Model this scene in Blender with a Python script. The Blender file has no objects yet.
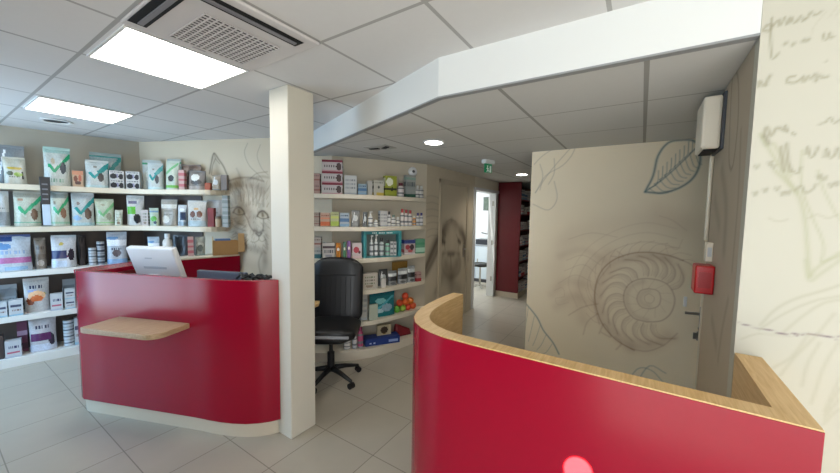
import bpy, bmesh, math, random
import numpy as np
from mathutils import Vector, Matrix, Euler
random.seed(7)
PI=math.pi
C=bpy.context.scene.collection
sc=bpy.context.scene
ITEMS=[
('food_bag', 'pouch', 0.601, 5.374, 1.82, -0.175, 0.2, 0.07, 0.393, '8f9496', 'foil', 'silver foil bag behind the cream bag on the top shelf', 'pet food bag', 'pet food bags on the shelves'),
('food_bag', 'pouch', 0.619, 5.237, 1.82, -0.177, 0.148, 0.09, 0.265, 'd9d6c4', 'photo_yellow', 'cream bag with yellow and green print at the outer end of the top shelf', 'pet food bag', 'pet food bags on the shelves'),
('food_bag', 'pouch', 0.896, 5.183, 1.82, -0.196, 0.195, 0.1, 0.403, 'd5dbd2', 'tick_green', 'large white bag with green tick standing alone on the top shelf', 'pet food bag', 'pet food bags on the shelves'),
('treat_box', 'box', 1.042, 5.132, 1.82, -0.205, 0.083, 0.06, 0.171, 'd8b898', 'animals', 'small peach box with cat pictures on the top shelf', 'box', 'product boxes on the shelves'),
('food_bag', 'pouch', 1.298, 5.229, 1.82, -0.267, 0.273, 0.07, 0.409, 'a9bdb8', 'teal_top', 'pale teal bag behind the white teal bag on the top shelf', 'pet food bag', 'pet food bags on the shelves'),
('food_bag', 'pouch', 1.189, 5.11, 1.82, -0.262, 0.191, 0.1, 0.304, 'd9e1dd', 'tick_teal', 'white bag with teal tick beside the black dog boxes on the top shelf', 'pet food bag', 'pet food bags on the shelves'),
('dog_food_box', 'box', 1.352, 5.057, 1.82, -0.362, 0.125, 0.09, 0.1, 'd9d8d4', 'dogbox', 'lower white box with black dog picture, beside the white teal bag', 'box', 'product boxes on the shelves'),
('dog_food_box', 'box', 1.483, 4.976, 1.82, -0.573, 0.127, 0.09, 0.1, 'd9d8d4', 'dogbox', 'lower white box with black dog picture, on the tick bags side of the stack', 'box', 'product boxes on the shelves'),
('dog_food_box', 'box', 1.352, 5.057, 1.921, -0.362, 0.125, 0.09, 0.1, 'd9d8d4', 'dogbox', 'upper white box with black dog picture, beside the white teal bag', 'box', 'product boxes on the shelves'),
('dog_food_box', 'box', 1.483, 4.976, 1.921, -0.573, 0.127, 0.09, 0.1, 'd9d8d4', 'dogbox', 'upper white box with black dog picture, on the tick bags side of the stack', 'box', 'product boxes on the shelves'),
('food_bag', 'pouch', 1.641, 4.923, 1.82, -0.688, 0.19, 0.05, 0.354, 'c5ccc6', 'green_top', 'pale clear bag with green top seam behind the white tick bag', 'pet food bag', 'pet food bags on the shelves'),
('food_bag', 'pouch', 1.797, 4.707, 1.82, -0.893, 0.159, 0.03, 0.373, 'b9c4bb', 'green_top', 'grey green bag with green top seam behind the brown cat bag', 'pet food bag', 'pet food bags on the shelves'),
('food_bag', 'pouch', 1.633, 4.787, 1.82, -0.789, 0.159, 0.09, 0.312, 'd6dfda', 'tick_teal', 'white bag with teal tick in the corner of the top shelf', 'pet food bag', 'pet food bags on the shelves'),
('food_bag', 'pouch', 1.727, 4.589, 1.82, -0.88, 0.141, 0.09, 0.333, 'd4e0cf', 'tick_green2', 'slim white bag with bright green base on the top shelf', 'pet food bag', 'pet food bags on the shelves'),
('treat_box', 'box', 1.77, 4.445, 1.82, -0.887, 0.061, 0.05, 0.225, 'dcb9b0', 'stripes_pink', 'narrow pink and white box on the top shelf', 'box', 'product boxes on the shelves'),
('food_bag', 'pouch', 1.875, 4.456, 1.82, -0.893, 0.216, 0.05, 0.301, '7d6658', 'brown_cat', 'brown bag with dark cat behind the narrow pink box', 'pet food bag', 'pet food bags on the shelves'),
('food_bag', 'pouch', 1.855, 4.282, 1.82, -0.919, 0.18, 0.08, 0.218, '8d8680', 'photo_white', 'taupe bag with white photo patch on the top shelf', 'pet food bag', 'pet food bags on the shelves'),
('treat_box', 'box', 1.902, 4.127, 1.82, -0.927, 0.057, 0.05, 0.077, 'b2542e', 'plain', 'tiny orange box near the end of the top shelf', 'box', 'product boxes on the shelves'),
('food_bag', 'pouch', 1.959, 4.066, 1.82, -0.933, 0.096, 0.05, 0.169, 'b5a996', 'foil', 'beige clear pouch near the end of the top shelf', 'pet food bag', 'pet food bags on the shelves'),
('treat_box', 'box', 2.006, 3.975, 1.82, -0.939, 0.063, 0.05, 0.169, '8b7f78', 'plain', 'plain grey brown box at the cat mural end of the top shelf', 'box', 'product boxes on the shelves'),
('food_bag', 'pouch', 0.516, 5.259, 1.4, -0.17, 0.102, 0.09, 0.347, 'd3d6d3', 'grey_low', 'white bag with grey lower print at the outer end of the second shelf', 'pet food bag', 'pet food bags on the shelves'),
('food_bag', 'pouch', 0.68, 5.239, 1.4, -0.181, 0.187, 0.1, 0.356, 'cfd2bf', 'tick_green_dog', 'cream bag with green tick and brown dog beside the black hanging strip', 'pet food bag', 'pet food bags on the shelves'),
('food_bag', 'pouch', 0.904, 5.192, 1.4, -0.197, 0.141, 0.1, 0.374, 'cfd6c4', 'tick_green_dog2', 'cream green tick bag with grey top, just past the hanging strip', 'pet food bag', 'pet food bags on the shelves'),
('food_bag', 'pouch', 1.072, 5.156, 1.4, -0.207, 0.181, 0.1, 0.384, 'd0dad8', 'tick_teal_dog', 'white bag with teal tick and dark dog on the second shelf', 'pet food bag', 'pet food bags on the shelves'),
('food_bag', 'pouch', 1.247, 5.119, 1.4, -0.265, 0.162, 0.08, 0.299, 'cddabf', 'tick_pale', 'pale green bag with light tick on the second shelf', 'pet food bag', 'pet food bags on the shelves'),
('food_bag', 'pouch', 1.33, 4.996, 1.4, -0.362, 0.067, 0.04, 0.177, 'd5dcc9', 'lines_pale', 'small pale pouch in front of the pale green bag', 'pet food bag', 'pet food bags on the shelves'),
('food_bag', 'pouch', 1.488, 4.972, 1.4, -0.574, 0.167, 0.09, 0.348, 'd8d8d2', 'green_label', 'white bag with green square label and black dog on the second shelf', 'pet food bag', 'pet food bags on the shelves'),
('treat_box', 'box', 1.528, 4.825, 1.4, -0.683, 0.064, 0.04, 0.182, 'd2c9c2', 'lines_pale', 'small whitish box in front of the green label bag', 'box', 'product boxes on the shelves'),
('food_bag', 'pouch', 1.594, 4.756, 1.4, -0.788, 0.095, 0.05, 0.206, 'c3d3bb', 'green_mid', 'small white and green pouch beside the folded silver bag', 'pet food bag', 'pet food bags on the shelves'),
('food_bag', 'pouch', 1.723, 4.699, 1.4, -0.888, 0.178, 0.07, 0.309, 'b7b0a2', 'silver_beige', 'silver beige bag with folded top on the second shelf', 'pet food bag', 'pet food bags on the shelves'),
('food_bag', 'pouch', 1.77, 4.481, 1.4, -0.885, 0.095, 0.06, 0.246, 'cdd5d8', 'blue_stripe', 'narrow white bag with dark blue panel on the second shelf', 'pet food bag', 'pet food bags on the shelves'),
('food_bag', 'pouch', 1.855, 4.294, 1.4, -0.918, 0.208, 0.09, 0.299, 'd9d7cf', 'two_dogs', 'white bag with two brown dogs on the second shelf', 'pet food bag', 'pet food bags on the shelves'),
('food_bag', 'pouch', 1.999, 4.207, 1.4, -0.931, 0.182, 0.05, 0.311, 'cfcac4', 'grey_low', 'tall whitish bag behind the red box on the second shelf', 'pet food bag', 'pet food bags on the shelves'),
('treat_box', 'box', 1.925, 4.124, 1.4, -0.929, 0.068, 0.05, 0.216, '8c2d26', 'plain', 'small dark red box near the end of the second shelf', 'box', 'product boxes on the shelves'),
('treat_jar', 'jar', 1.963, 4.056, 1.4, -0.933, 0.063, 0.05, 0.121, 'b39d80', 'plain', 'beige treat jar beside the dark red box', 'jar', 'treat jars'),
('treat_box', 'box', 2.009, 3.969, 1.4, -0.939, 0.063, 0.05, 0.377, 'b5b8b4', 'stripes_grey', 'tall grey striped pack at the cat mural end of the second shelf', 'box', 'product boxes on the shelves'),
('food_bag', 'pouch', 0.563, 5.249, 0.955, -0.174, 0.263, 0.11, 0.362, 'c9d4de', 'blue_pink', 'large pale blue bag with pink band on the third shelf', 'pet food bag', 'pet food bags on the shelves'),
('food_bag', 'pouch', 0.751, 5.234, 0.955, -0.186, 0.084, 0.08, 0.322, '85796c', 'brown_bag', 'narrow brown kraft bag on the third shelf', 'pet food bag', 'pet food bags on the shelves'),
('food_bag', 'pouch', 0.908, 5.17, 0.955, -0.197, 0.189, 0.1, 0.345, 'd4d5d8', 'navy_dog', 'white bag with navy panel and dog on the third shelf', 'pet food bag', 'pet food bags on the shelves'),
('food_bag', 'pouch', 1.063, 5.224, 0.955, -0.205, 0.069, 0.07, 0.339, '3a3536', 'plain', 'dark charcoal bag behind the tins on the third shelf', 'pet food bag', 'pet food bags on the shelves'),
('food_tin', 'can', 1.126, 5.132, 0.955, -0.211, 0.066, 0.066, 0.065, 'b9bdc0', 'can', 'bottom white tin in the shorter stack on the third shelf', 'tin', 'tins on the shelves'),
('food_tin', 'can', 1.126, 5.132, 1.021, -0.211, 0.066, 0.066, 0.065, 'b9bdc0', 'can', 'middle white tin in the shorter stack on the third shelf', 'tin', 'tins on the shelves'),
('food_tin', 'can', 1.126, 5.132, 1.087, -0.211, 0.066, 0.066, 0.065, 'b9bdc0', 'can', 'top white tin in the shorter stack on the third shelf', 'tin', 'tins on the shelves'),
('food_tin', 'can', 1.193, 5.117, 0.955, -0.262, 0.066, 0.066, 0.065, 'a9adb2', 'can2', 'bottom grey tin in the taller stack on the third shelf', 'tin', 'tins on the shelves'),
('food_tin', 'can', 1.193, 5.117, 1.021, -0.262, 0.066, 0.066, 0.065, 'a9adb2', 'can2', 'second grey tin in the taller stack on the third shelf', 'tin', 'tins on the shelves'),
('food_tin', 'can', 1.193, 5.117, 1.087, -0.262, 0.066, 0.066, 0.065, 'a9adb2', 'can2', 'third grey tin in the taller stack on the third shelf', 'tin', 'tins on the shelves'),
('food_tin', 'can', 1.193, 5.117, 1.153, -0.262, 0.066, 0.066, 0.065, 'a9adb2', 'can2', 'top grey tin in the taller stack on the third shelf', 'tin', 'tins on the shelves'),
('food_bag', 'pouch', 1.327, 5.079, 0.955, -0.361, 0.177, 0.09, 0.369, 'c3cbd4', 'blue_white', 'pale blue and white bag behind the white monitor', 'pet food bag', 'pet food bags on the shelves'),
('food_bag', 'pouch', 1.607, 4.839, 0.955, -0.688, 0.117, 0.06, 0.309, 'bccbd6', 'blue_white', 'small blue and white bag showing over the white monitor', 'pet food bag', 'pet food bags on the shelves'),
('food_bag', 'pouch', 1.81, 4.664, 0.955, -0.884, 0.166, 0.04, 0.331, '55565a', 'plain', 'dark grey bag on the third shelf beside the white capped bottle', 'pet food bag', 'pet food bags on the shelves'),
('care_bottle', 'bottle', 1.678, 4.664, 0.955, -0.886, 0.104, 0.08, 0.351, 'c9c6bf', 'plain_cap_white', 'white capped wide bottle on the third shelf', 'bottle', 'bottles on the pet food shelves'),
('display_tray', 'tray', 0.526, 5.364, 0.51, -0.17, 0.125, 0.1, 0.287, '9aa2a6', 'tray', 'slanted grey display tray with small pouches at the outer end of fourth shelf', 'tray', 'display trays'),
('treat_box', 'box', 0.472, 5.233, 0.51, -0.168, 0.07, 0.08, 0.144, 'd5dadd', 'brand_small', 'white box in front of the outer display tray on the fourth shelf', 'box', 'product boxes on the shelves'),
('treat_box', 'box', 0.562, 5.213, 0.51, -0.174, 0.091, 0.08, 0.158, 'd5d9dc', 'brand_small', 'white box with dark band beside the large orange print bag', 'box', 'product boxes on the shelves'),
('food_bag', 'pouch', 0.71, 5.253, 0.51, -0.183, 0.181, 0.1, 0.349, 'c9c7c4', 'orange_bowl', 'large white bag with orange bowl print on the fourth shelf', 'pet food bag', 'pet food bags on the shelves'),
('treat_box', 'box', 0.833, 5.156, 0.51, -0.192, 0.089, 0.08, 0.174, 'd8dcde', 'brand_small2', 'white box with red line on the fourth shelf', 'box', 'product boxes on the shelves'),
('display_tray', 'tray', 0.948, 5.254, 0.51, -0.199, 0.098, 0.08, 0.293, '8d9498', 'tray', 'grey display tray behind the stacked boxes on the fourth shelf', 'tray', 'display trays'),
('treat_box', 'box', 0.93, 5.135, 0.51, -0.199, 0.077, 0.08, 0.105, 'd3d9db', 'brand_small', 'lower white box of the pair stacked by the red counter', 'box', 'product boxes on the shelves'),
('treat_box', 'box', 0.93, 5.135, 0.616, -0.199, 0.077, 0.08, 0.105, 'd3d9db', 'brand_small', 'upper white box of the pair stacked by the red counter', 'box', 'product boxes on the shelves'),
('treat_box', 'box', 0.447, 5.258, 0.09, -0.166, 0.047, 0.08, 0.235, '4a3a36', 'plain', 'dark brown box at the outer end of the bottom shelf', 'box', 'product boxes on the shelves'),
('treat_box', 'box', 0.529, 5.231, 0.09, -0.171, 0.106, 0.1, 0.168, 'd6d9de', 'brand_small2', 'white box with violet line on the bottom shelf', 'box', 'product boxes on the shelves'),
('treat_box', 'box', 0.604, 5.327, 0.09, -0.176, 0.07, 0.06, 0.323, '6d3556', 'purple', 'tall purple box behind the white box on the bottom shelf', 'box', 'product boxes on the shelves'),
('food_bag', 'pouch', 0.732, 5.218, 0.09, -0.185, 0.194, 0.1, 0.363, 'd0d0d6', 'purple_band', 'white bag with purple band on the bottom shelf', 'pet food bag', 'pet food bags on the shelves'),
('food_tin', 'can', 0.913, 5.182, 0.09, -0.197, 0.08, 0.08, 0.07, 'bfc6cc', 'can', 'bottom white tin in the stack on the bottom shelf', 'tin', 'tins on the shelves'),
('food_tin', 'can', 0.913, 5.182, 0.161, -0.197, 0.08, 0.08, 0.07, 'bfc6cc', 'can', 'second white tin in the stack on the bottom shelf', 'tin', 'tins on the shelves'),
('food_tin', 'can', 0.913, 5.182, 0.232, -0.197, 0.08, 0.08, 0.07, 'bfc6cc', 'can', 'third white tin in the stack on the bottom shelf', 'tin', 'tins on the shelves'),
('food_tin', 'can', 0.913, 5.182, 0.303, -0.197, 0.08, 0.08, 0.07, 'bfc6cc', 'can', 'top white tin in the stack on the bottom shelf', 'tin', 'tins on the shelves'),
('treat_box', 'box', 0.975, 5.161, 0.09, -0.202, 0.042, 0.07, 0.297, 'ccd4d8', 'brand_small', 'tall white box next to the tins on the bottom shelf', 'box', 'product boxes on the shelves'),
('treat_box', 'box', 1.708, 4.148, 1.082, -0.391, 0.052, 0.05, 0.213, 'd9b3ab', 'stripes_pink', 'pink striped box on the red back counter', 'box', 'product boxes on the shelves'),
('food_bag', 'pouch', 1.802, 4.151, 1.082, -0.41, 0.098, 0.06, 0.208, 'bcc6bf', 'photo_round', 'white bag with round grey photo on the red back counter', 'pet food bag', 'pet food bags on the shelves'),
('medicine_box', 'box', 2.392, 2.884, 1.78, -0.878, 0.082, 0.09, 0.105, 'b8968c', 'beigebox', 'lower beige pink box beside the white column on the curved top shelf', 'box', 'product boxes on the shelves'),
('medicine_box', 'box', 2.392, 2.884, 1.886, -0.878, 0.082, 0.09, 0.105, 'b8968c', 'beigebox', 'upper beige pink box beside the white column on the curved top shelf', 'box', 'product boxes on the shelves'),
('medicine_box', 'box', 2.496, 2.754, 1.78, -0.824, 0.207, 0.1, 0.117, 'd6cdca', 'redbox', 'bottom white box with dark red bands in the stack of three', 'box', 'product boxes on the shelves'),
('medicine_box', 'box', 2.496, 2.754, 1.898, -0.824, 0.207, 0.1, 0.117, 'd6cdca', 'redbox', 'middle white box with dark red bands in the stack of three', 'box', 'product boxes on the shelves'),
('medicine_box', 'box', 2.496, 2.754, 2.016, -0.824, 0.207, 0.1, 0.117, 'd6cdca', 'redbox', 'top white box with dark red bands in the stack of three', 'box', 'product boxes on the shelves'),
('medicine_box', 'box', 2.613, 2.609, 1.78, -0.765, 0.128, 0.07, 0.199, 'cfd0ce', 'greytext', 'white grey box beside the red banded stack', 'box', 'product boxes on the shelves'),
('medicine_box', 'box', 2.689, 2.512, 1.78, -0.666, 0.091, 0.05, 0.114, '9fb6c4', 'bluebox', 'low blue and white box on the curved top shelf', 'box', 'product boxes on the shelves'),
('medicine_box', 'box', 2.764, 2.478, 1.78, -0.523, 0.053, 0.05, 0.151, 'd0cfc8', 'plain', 'slim white box beside the low blue box', 'box', 'product boxes on the shelves'),
('medicine_box', 'box', 2.867, 2.445, 1.78, -0.531, 0.115, 0.06, 0.164, 'd2d0c4', 'yellowbase', 'white box with yellow base beside the lime box', 'box', 'product boxes on the shelves'),
('medicine_box', 'box', 3.025, 2.402, 1.78, -0.46, 0.142, 0.06, 0.226, 'a9b23c', 'limebox', 'lime green box with black band on the curved top shelf', 'box', 'product boxes on the shelves'),
('medicine_bottle', 'bottle', 3.172, 2.359, 1.78, -0.459, 0.08, 0.06, 0.159, 'd6cfcd', 'cap_maroon', 'white bottle with maroon cap on the curved top shelf', 'bottle', 'bottles on the curved shelves'),
('medicine_box', 'box', 3.326, 2.341, 1.78, -0.425, 0.134, 0.06, 0.259, 'a9aeaa', 'greengrey', 'grey box with dark green base on the curved top shelf', 'box', 'product boxes on the shelves'),
('medicine_bottle', 'bottle', 3.412, 2.285, 1.78, -0.432, 0.049, 0.035, 0.147, 'd0cfcb', 'cap_white', 'tiny white bottle beside the grey green box', 'bottle', 'bottles on the curved shelves'),
('medicine_bottle', 'bottle', 3.475, 2.269, 1.78, -0.403, 0.058, 0.033, 0.145, 'c9c8c2', 'cap_white', 'tiny white bottle at the very end of the curved top shelf', 'bottle', 'bottles on the curved shelves'),
('medicine_box', 'box', 2.386, 2.885, 1.44, -0.877, 0.077, 0.08, 0.072, 'b9a698', 'beigebox', 'lower beige box beside the column on the second curved shelf', 'box', 'product boxes on the shelves'),
('medicine_box', 'box', 2.386, 2.885, 1.513, -0.877, 0.077, 0.08, 0.072, 'b9a698', 'beigebox', 'upper beige box beside the column on the second curved shelf', 'box', 'product boxes on the shelves'),
('medicine_box', 'box', 2.437, 2.801, 1.44, -0.817, 0.096, 0.07, 0.142, 'd6b29c', 'orangebase', 'white box with orange base on the second curved shelf', 'box', 'product boxes on the shelves'),
('medicine_box', 'box', 2.501, 2.724, 1.44, -0.827, 0.083, 0.07, 0.154, 'cfd09a', 'limebase', 'white box with yellow green base on the second curved shelf', 'box', 'product boxes on the shelves'),
('medicine_box', 'box', 2.561, 2.644, 1.44, -0.759, 0.096, 0.07, 0.145, 'b8c7d2', 'bluebox', 'white box with blue bands on the second curved shelf', 'box', 'product boxes on the shelves'),
('treat_pouch', 'pouch', 2.641, 2.568, 1.44, -0.659, 0.091, 0.05, 0.173, '9b9c9b', 'foil', 'silver foil pouch on the second curved shelf', 'pouch', 'pouches on the curved shelves'),
('treat_pouch', 'pouch', 2.724, 2.508, 1.44, -0.668, 0.051, 0.04, 0.158, '6f7274', 'foil', 'slim dark grey pouch beside the silver foil pouch', 'pouch', 'pouches on the curved shelves'),
('medicine_bottle', 'spray', 2.776, 2.471, 1.44, -0.524, 0.054, 0.045, 0.165, 'd4d4cf', 'cap_white', 'white pump bottle beside the dark grey pouch', 'bottle', 'bottles on the curved shelves'),
('medicine_bottle', 'bottle', 2.823, 2.432, 1.44, -0.529, 0.054, 0.045, 0.074, 'd2d1ca', 'cap_white', 'squat white bottle beside the white pump bottle', 'bottle', 'bottles on the curved shelves'),
('medicine_box', 'box', 2.928, 2.422, 1.44, -0.453, 0.087, 0.055, 0.173, 'd2d3d2', 'greytext', 'tall white carton above the teal display', 'box', 'product boxes on the shelves'),
('medicine_bottle', 'bottle', 3.006, 2.394, 1.44, -0.459, 0.041, 0.035, 0.168, 'c5c8c8', 'cap_dark', 'slim grey white bottle with dark cap on the second curved shelf', 'bottle', 'bottles on the curved shelves'),
('medicine_bottle', 'bottle', 3.06, 2.374, 1.44, -0.463, 0.052, 0.04, 0.13, 'd5d5d0', 'cap_green', 'white bottle with green grey cap on the second curved shelf', 'bottle', 'bottles on the curved shelves'),
('medicine_bottle', 'bottle', 3.126, 2.359, 1.44, -0.457, 0.049, 0.04, 0.107, 'd3d2cc', 'cap_white', 'shorter white bottle beside the red capped trio', 'bottle', 'bottles on the curved shelves'),
('medicine_bottle', 'bottle', 3.184, 2.341, 1.44, -0.461, 0.047, 0.038, 0.2, 'd6cfcc', 'cap_red', 'first of three red capped bottles, counted from the column', 'bottle', 'bottles on the curved shelves'),
('medicine_bottle', 'bottle', 3.245, 2.328, 1.44, -0.465, 0.048, 0.038, 0.193, 'd6cfcc', 'cap_red', 'middle of three red capped bottles, counted from the column', 'bottle', 'bottles on the curved shelves'),
('medicine_bottle', 'bottle', 3.312, 2.317, 1.44, -0.425, 0.05, 0.038, 0.186, 'd6cfcc', 'cap_red', 'last of three red capped bottles, counted from the column', 'bottle', 'bottles on the curved shelves'),
('medicine_bottle', 'bottle', 3.368, 2.295, 1.44, -0.429, 0.043, 0.032, 0.12, 'c98f52', 'cap_white', 'orange banded small bottle between red and blue capped bottles', 'bottle', 'bottles on the curved shelves'),
('medicine_bottle', 'bottle', 3.418, 2.278, 1.44, -0.432, 0.045, 0.033, 0.156, 'd2d0d2', 'cap_blue', 'blue capped bottle next to the orange banded bottle', 'bottle', 'bottles on the curved shelves'),
('medicine_bottle', 'bottle', 3.486, 2.271, 1.44, -0.403, 0.048, 0.033, 0.157, 'd2d0d2', 'cap_blue', 'blue capped bottle at the very end of the second curved shelf', 'bottle', 'bottles on the curved shelves'),
('medicine_box', 'box', 2.395, 2.881, 1.1, -0.878, 0.088, 0.09, 0.112, 'bcbdb9', 'tealbase', 'white box with teal base, lower of the pair by the column', 'box', 'product boxes on the shelves'),
('medicine_box', 'box', 2.395, 2.881, 1.213, -0.878, 0.088, 0.09, 0.112, 'c4bbb5', 'beigebox', 'beige white box resting on the teal based box', 'box', 'product boxes on the shelves'),
('medicine_box', 'box', 2.461, 2.773, 1.1, -0.821, 0.122, 0.07, 0.166, 'cfc9c4', 'darkband', 'white box with dark band above the office chair', 'box', 'product boxes on the shelves'),
('treat_pouch', 'pouch', 2.504, 2.674, 1.1, -0.83, 0.05, 0.03, 0.167, 'd98a2b', 'plain_bright', 'bright orange pouch on the third curved shelf', 'pouch', 'pouches on the curved shelves'),
('treat_pouch', 'pouch', 2.548, 2.629, 1.1, -0.76, 0.03, 0.03, 0.178, '5b8f6a', 'plain_bright', 'slim green pouch beside the orange pouch', 'pouch', 'pouches on the curved shelves'),
('treat_pouch', 'pouch', 2.581, 2.598, 1.1, -0.764, 0.037, 0.03, 0.188, '9a6aa8', 'plain_bright', 'slim purple pouch beside the green pouch', 'pouch', 'pouches on the curved shelves'),
('medicine_box', 'box', 2.652, 2.555, 1.1, -0.66, 0.101, 0.06, 0.166, 'd8cccb', 'redpatch', 'white box with red print beside the teal display', 'box', 'product boxes on the shelves'),
('display_stand', 'frame', 2.903, 2.415, 1.1, -0.59, 0.436, 0.1, 0.337, '2f7f80', 'frame', 'teal open display stand holding bottles on the third curved shelf', 'display stand', 'display stands'),
('medicine_bottle', 'spray', 2.806, 2.479, 1.113, -0.847, 0.041, 0.04, 0.23, 'cdd2d2', 'cap_white', 'tall white pump bottle inside the teal display', 'bottle', 'bottles on the curved shelves'),
('medicine_bottle', 'spray', 2.85, 2.45, 1.113, -0.861, 0.042, 0.04, 0.24, 'c9cfd0', 'cap_white', 'taller pale pump bottle, second inside the teal display', 'bottle', 'bottles on the curved shelves'),
('medicine_bottle', 'bottle', 2.901, 2.415, 1.113, -0.877, 0.05, 0.04, 0.2, 'b9c4c2', 'cap_dark', 'white bottle with dark cap inside the teal display', 'bottle', 'bottles on the curved shelves'),
('medicine_bottle', 'bottle', 2.959, 2.377, 1.113, -0.894, 0.053, 0.04, 0.177, '7fb09b', 'cap_dark', 'green labelled bottle inside the teal display', 'bottle', 'bottles on the curved shelves'),
('medicine_box', 'box', 3.001, 2.348, 1.113, -0.907, 0.033, 0.04, 0.051, 'd4d6d5', 'dots', 'bottom tiny white carton in the first stack inside the teal display', 'box', 'tiny cartons in the teal display'),
('medicine_box', 'box', 3.034, 2.326, 1.113, -0.917, 0.031, 0.04, 0.051, 'd4d6d5', 'dots', 'bottom tiny white carton in the second stack inside the teal display', 'box', 'tiny cartons in the teal display'),
('medicine_box', 'box', 3.001, 2.348, 1.165, -0.907, 0.033, 0.04, 0.051, 'd4d6d5', 'dots', 'middle tiny white carton in the first stack inside the teal display', 'box', 'tiny cartons in the teal display'),
('medicine_box', 'box', 3.034, 2.326, 1.165, -0.917, 0.031, 0.04, 0.051, 'd4d6d5', 'dots', 'middle tiny white carton in the second stack inside the teal display', 'box', 'tiny cartons in the teal display'),
('medicine_box', 'box', 3.001, 2.348, 1.217, -0.907, 0.033, 0.04, 0.051, 'd4d6d5', 'dots', 'top tiny white carton in the first stack inside the teal display', 'box', 'tiny cartons in the teal display'),
('medicine_box', 'box', 3.034, 2.326, 1.217, -0.917, 0.031, 0.04, 0.051, 'd4d6d5', 'dots', 'top tiny white carton in the second stack inside the teal display', 'box', 'tiny cartons in the teal display'),
('medicine_box', 'box', 3.299, 2.329, 1.1, -0.425, 0.152, 0.07, 0.174, 'cfc3c1', 'blueredbox', 'white and red box with blue top beside the teal display', 'box', 'product boxes on the shelves'),
('medicine_box', 'box', 3.466, 2.279, 1.1, -0.402, 0.127, 0.05, 0.178, '6fae8c', 'greenbox', 'pale green box at the end of the third curved shelf', 'box', 'product boxes on the shelves'),
('medicine_box', 'box', 2.771, 2.491, 0.755, -0.523, 0.184, 0.08, 0.173, 'cdc6bb', 'lines_pale', 'wide white carton beside the office chair backrest', 'box', 'product boxes on the shelves'),
('treat_pouch', 'pouch', 2.978, 2.459, 0.755, -0.453, 0.11, 0.05, 0.191, '5a5a58', 'foil', 'dark grey pouch behind the small white card box', 'pouch', 'pouches on the curved shelves'),
('medicine_box', 'box', 2.908, 2.393, 0.755, -0.537, 0.056, 0.03, 0.104, 'd5d2cc', 'plain', 'small white card box in front of the dark pouch', 'box', 'product boxes on the shelves'),
('treat_pouch', 'pouch', 3.064, 2.388, 0.755, -0.463, 0.112, 0.05, 0.169, '8e9090', 'catpouch', 'grey pouch with pale label on the fourth curved shelf', 'pouch', 'pouches on the curved shelves'),
('treat_pouch', 'pouch', 3.243, 2.416, 0.755, -0.459, 0.211, 0.03, 0.256, 'a8803c', 'plain', 'wide yellow brown bag behind the grey pouches', 'pouch', 'pouches on the curved shelves'),
('treat_pouch', 'pouch', 3.204, 2.347, 0.755, -0.462, 0.125, 0.05, 0.185, 'a5a8a8', 'catpouch', 'white grey pouch with dark band on the fourth curved shelf', 'pouch', 'pouches on the curved shelves'),
('treat_pouch', 'pouch', 3.342, 2.313, 0.755, -0.427, 0.103, 0.05, 0.201, 'b4b8b8', 'catpouch', 'palest pouch with dark band next to the red end box', 'pouch', 'pouches on the curved shelves'),
('medicine_box', 'box', 3.438, 2.274, 0.755, -0.401, 0.07, 0.04, 0.117, 'c9a4a0', 'redbase', 'small red and white box at the end of the fourth curved shelf', 'box', 'product boxes on the shelves'),
('medicine_box', 'box', 2.727, 2.517, 0.41, -0.668, 0.068, 0.06, 0.316, 'cfccc5', 'greytext', 'tall white carton half behind the chair back', 'box', 'product boxes on the shelves'),
('toy_bag', 'pouch', 2.951, 2.45, 0.41, -0.453, 0.316, 0.08, 0.29, '1f7d86', 'tealpack', 'large teal bag on the fifth curved shelf', 'bag', 'toy bags'),
('medicine_box', 'box', 2.779, 2.425, 0.41, -0.527, 0.099, 0.02, 0.175, 'c9d3c0', 'plain', 'small pale green card box in front of the large teal bag', 'box', 'product boxes on the shelves'),
('medicine_bottle', 'bottle', 2.585, 2.628, 0.1, -0.762, 0.076, 0.06, 0.119, 'cfcdc8', 'cap_dark', 'squat white jar under the chair seat', 'bottle', 'bottles on the curved shelves'),
('medicine_bottle', 'bottle', 2.64, 2.57, 0.1, -0.77, 0.054, 0.05, 0.18, 'd0ced0', 'cap_white', 'tall white bottle beside the pink bottle', 'bottle', 'bottles on the curved shelves'),
('medicine_bottle', 'bottle', 2.693, 2.534, 0.1, -0.665, 0.062, 0.05, 0.239, 'c0567c', 'cap_pink', 'tall pink bottle beside the blue box', 'bottle', 'bottles on the curved shelves'),
('toy_box', 'box', 2.939, 2.439, 0.1, -0.591, 0.402, 0.14, 0.083, '1d3f8f', 'bluelong', 'long flat blue box on the bottom curved shelf', 'box', 'product boxes on the shelves'),
('toy_box', 'box', 2.972, 2.43, 0.184, -0.523, 0.169, 0.03, 0.118, 'cfc2a0', 'photo_dark', 'small picture box standing on the long blue box', 'box', 'product boxes on the shelves')]
TOYS=[(3.21, 2.332, 0.593, 'e0662a', 'orange'), (3.299, 2.315, 0.565, 'd24a2a', 'red orange'), (3.395, 2.301, 0.535, 'e07a2a', 'amber'), (3.21, 2.332, 0.508, '5fa03a', 'green'), (3.299, 2.315, 0.479, '8fb03a', 'lime'), (3.395, 2.301, 0.466, 'd2502a', 'scarlet'), (3.233, 2.327, 0.418, 'c7402a', 'brick red'), (3.325, 2.312, 0.399, 'd8582a', 'coral')]
EXTRA={'redbag': (3.233, 2.378), 'papers': (3.307, 2.314), 'strip': (0.786, 5.074, 1.902, 1.395), 'shelf': (0.0,), 'carton': (1.998, 4.02), 'sunspot': (1.117, 0.127, -0.784)}
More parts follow.
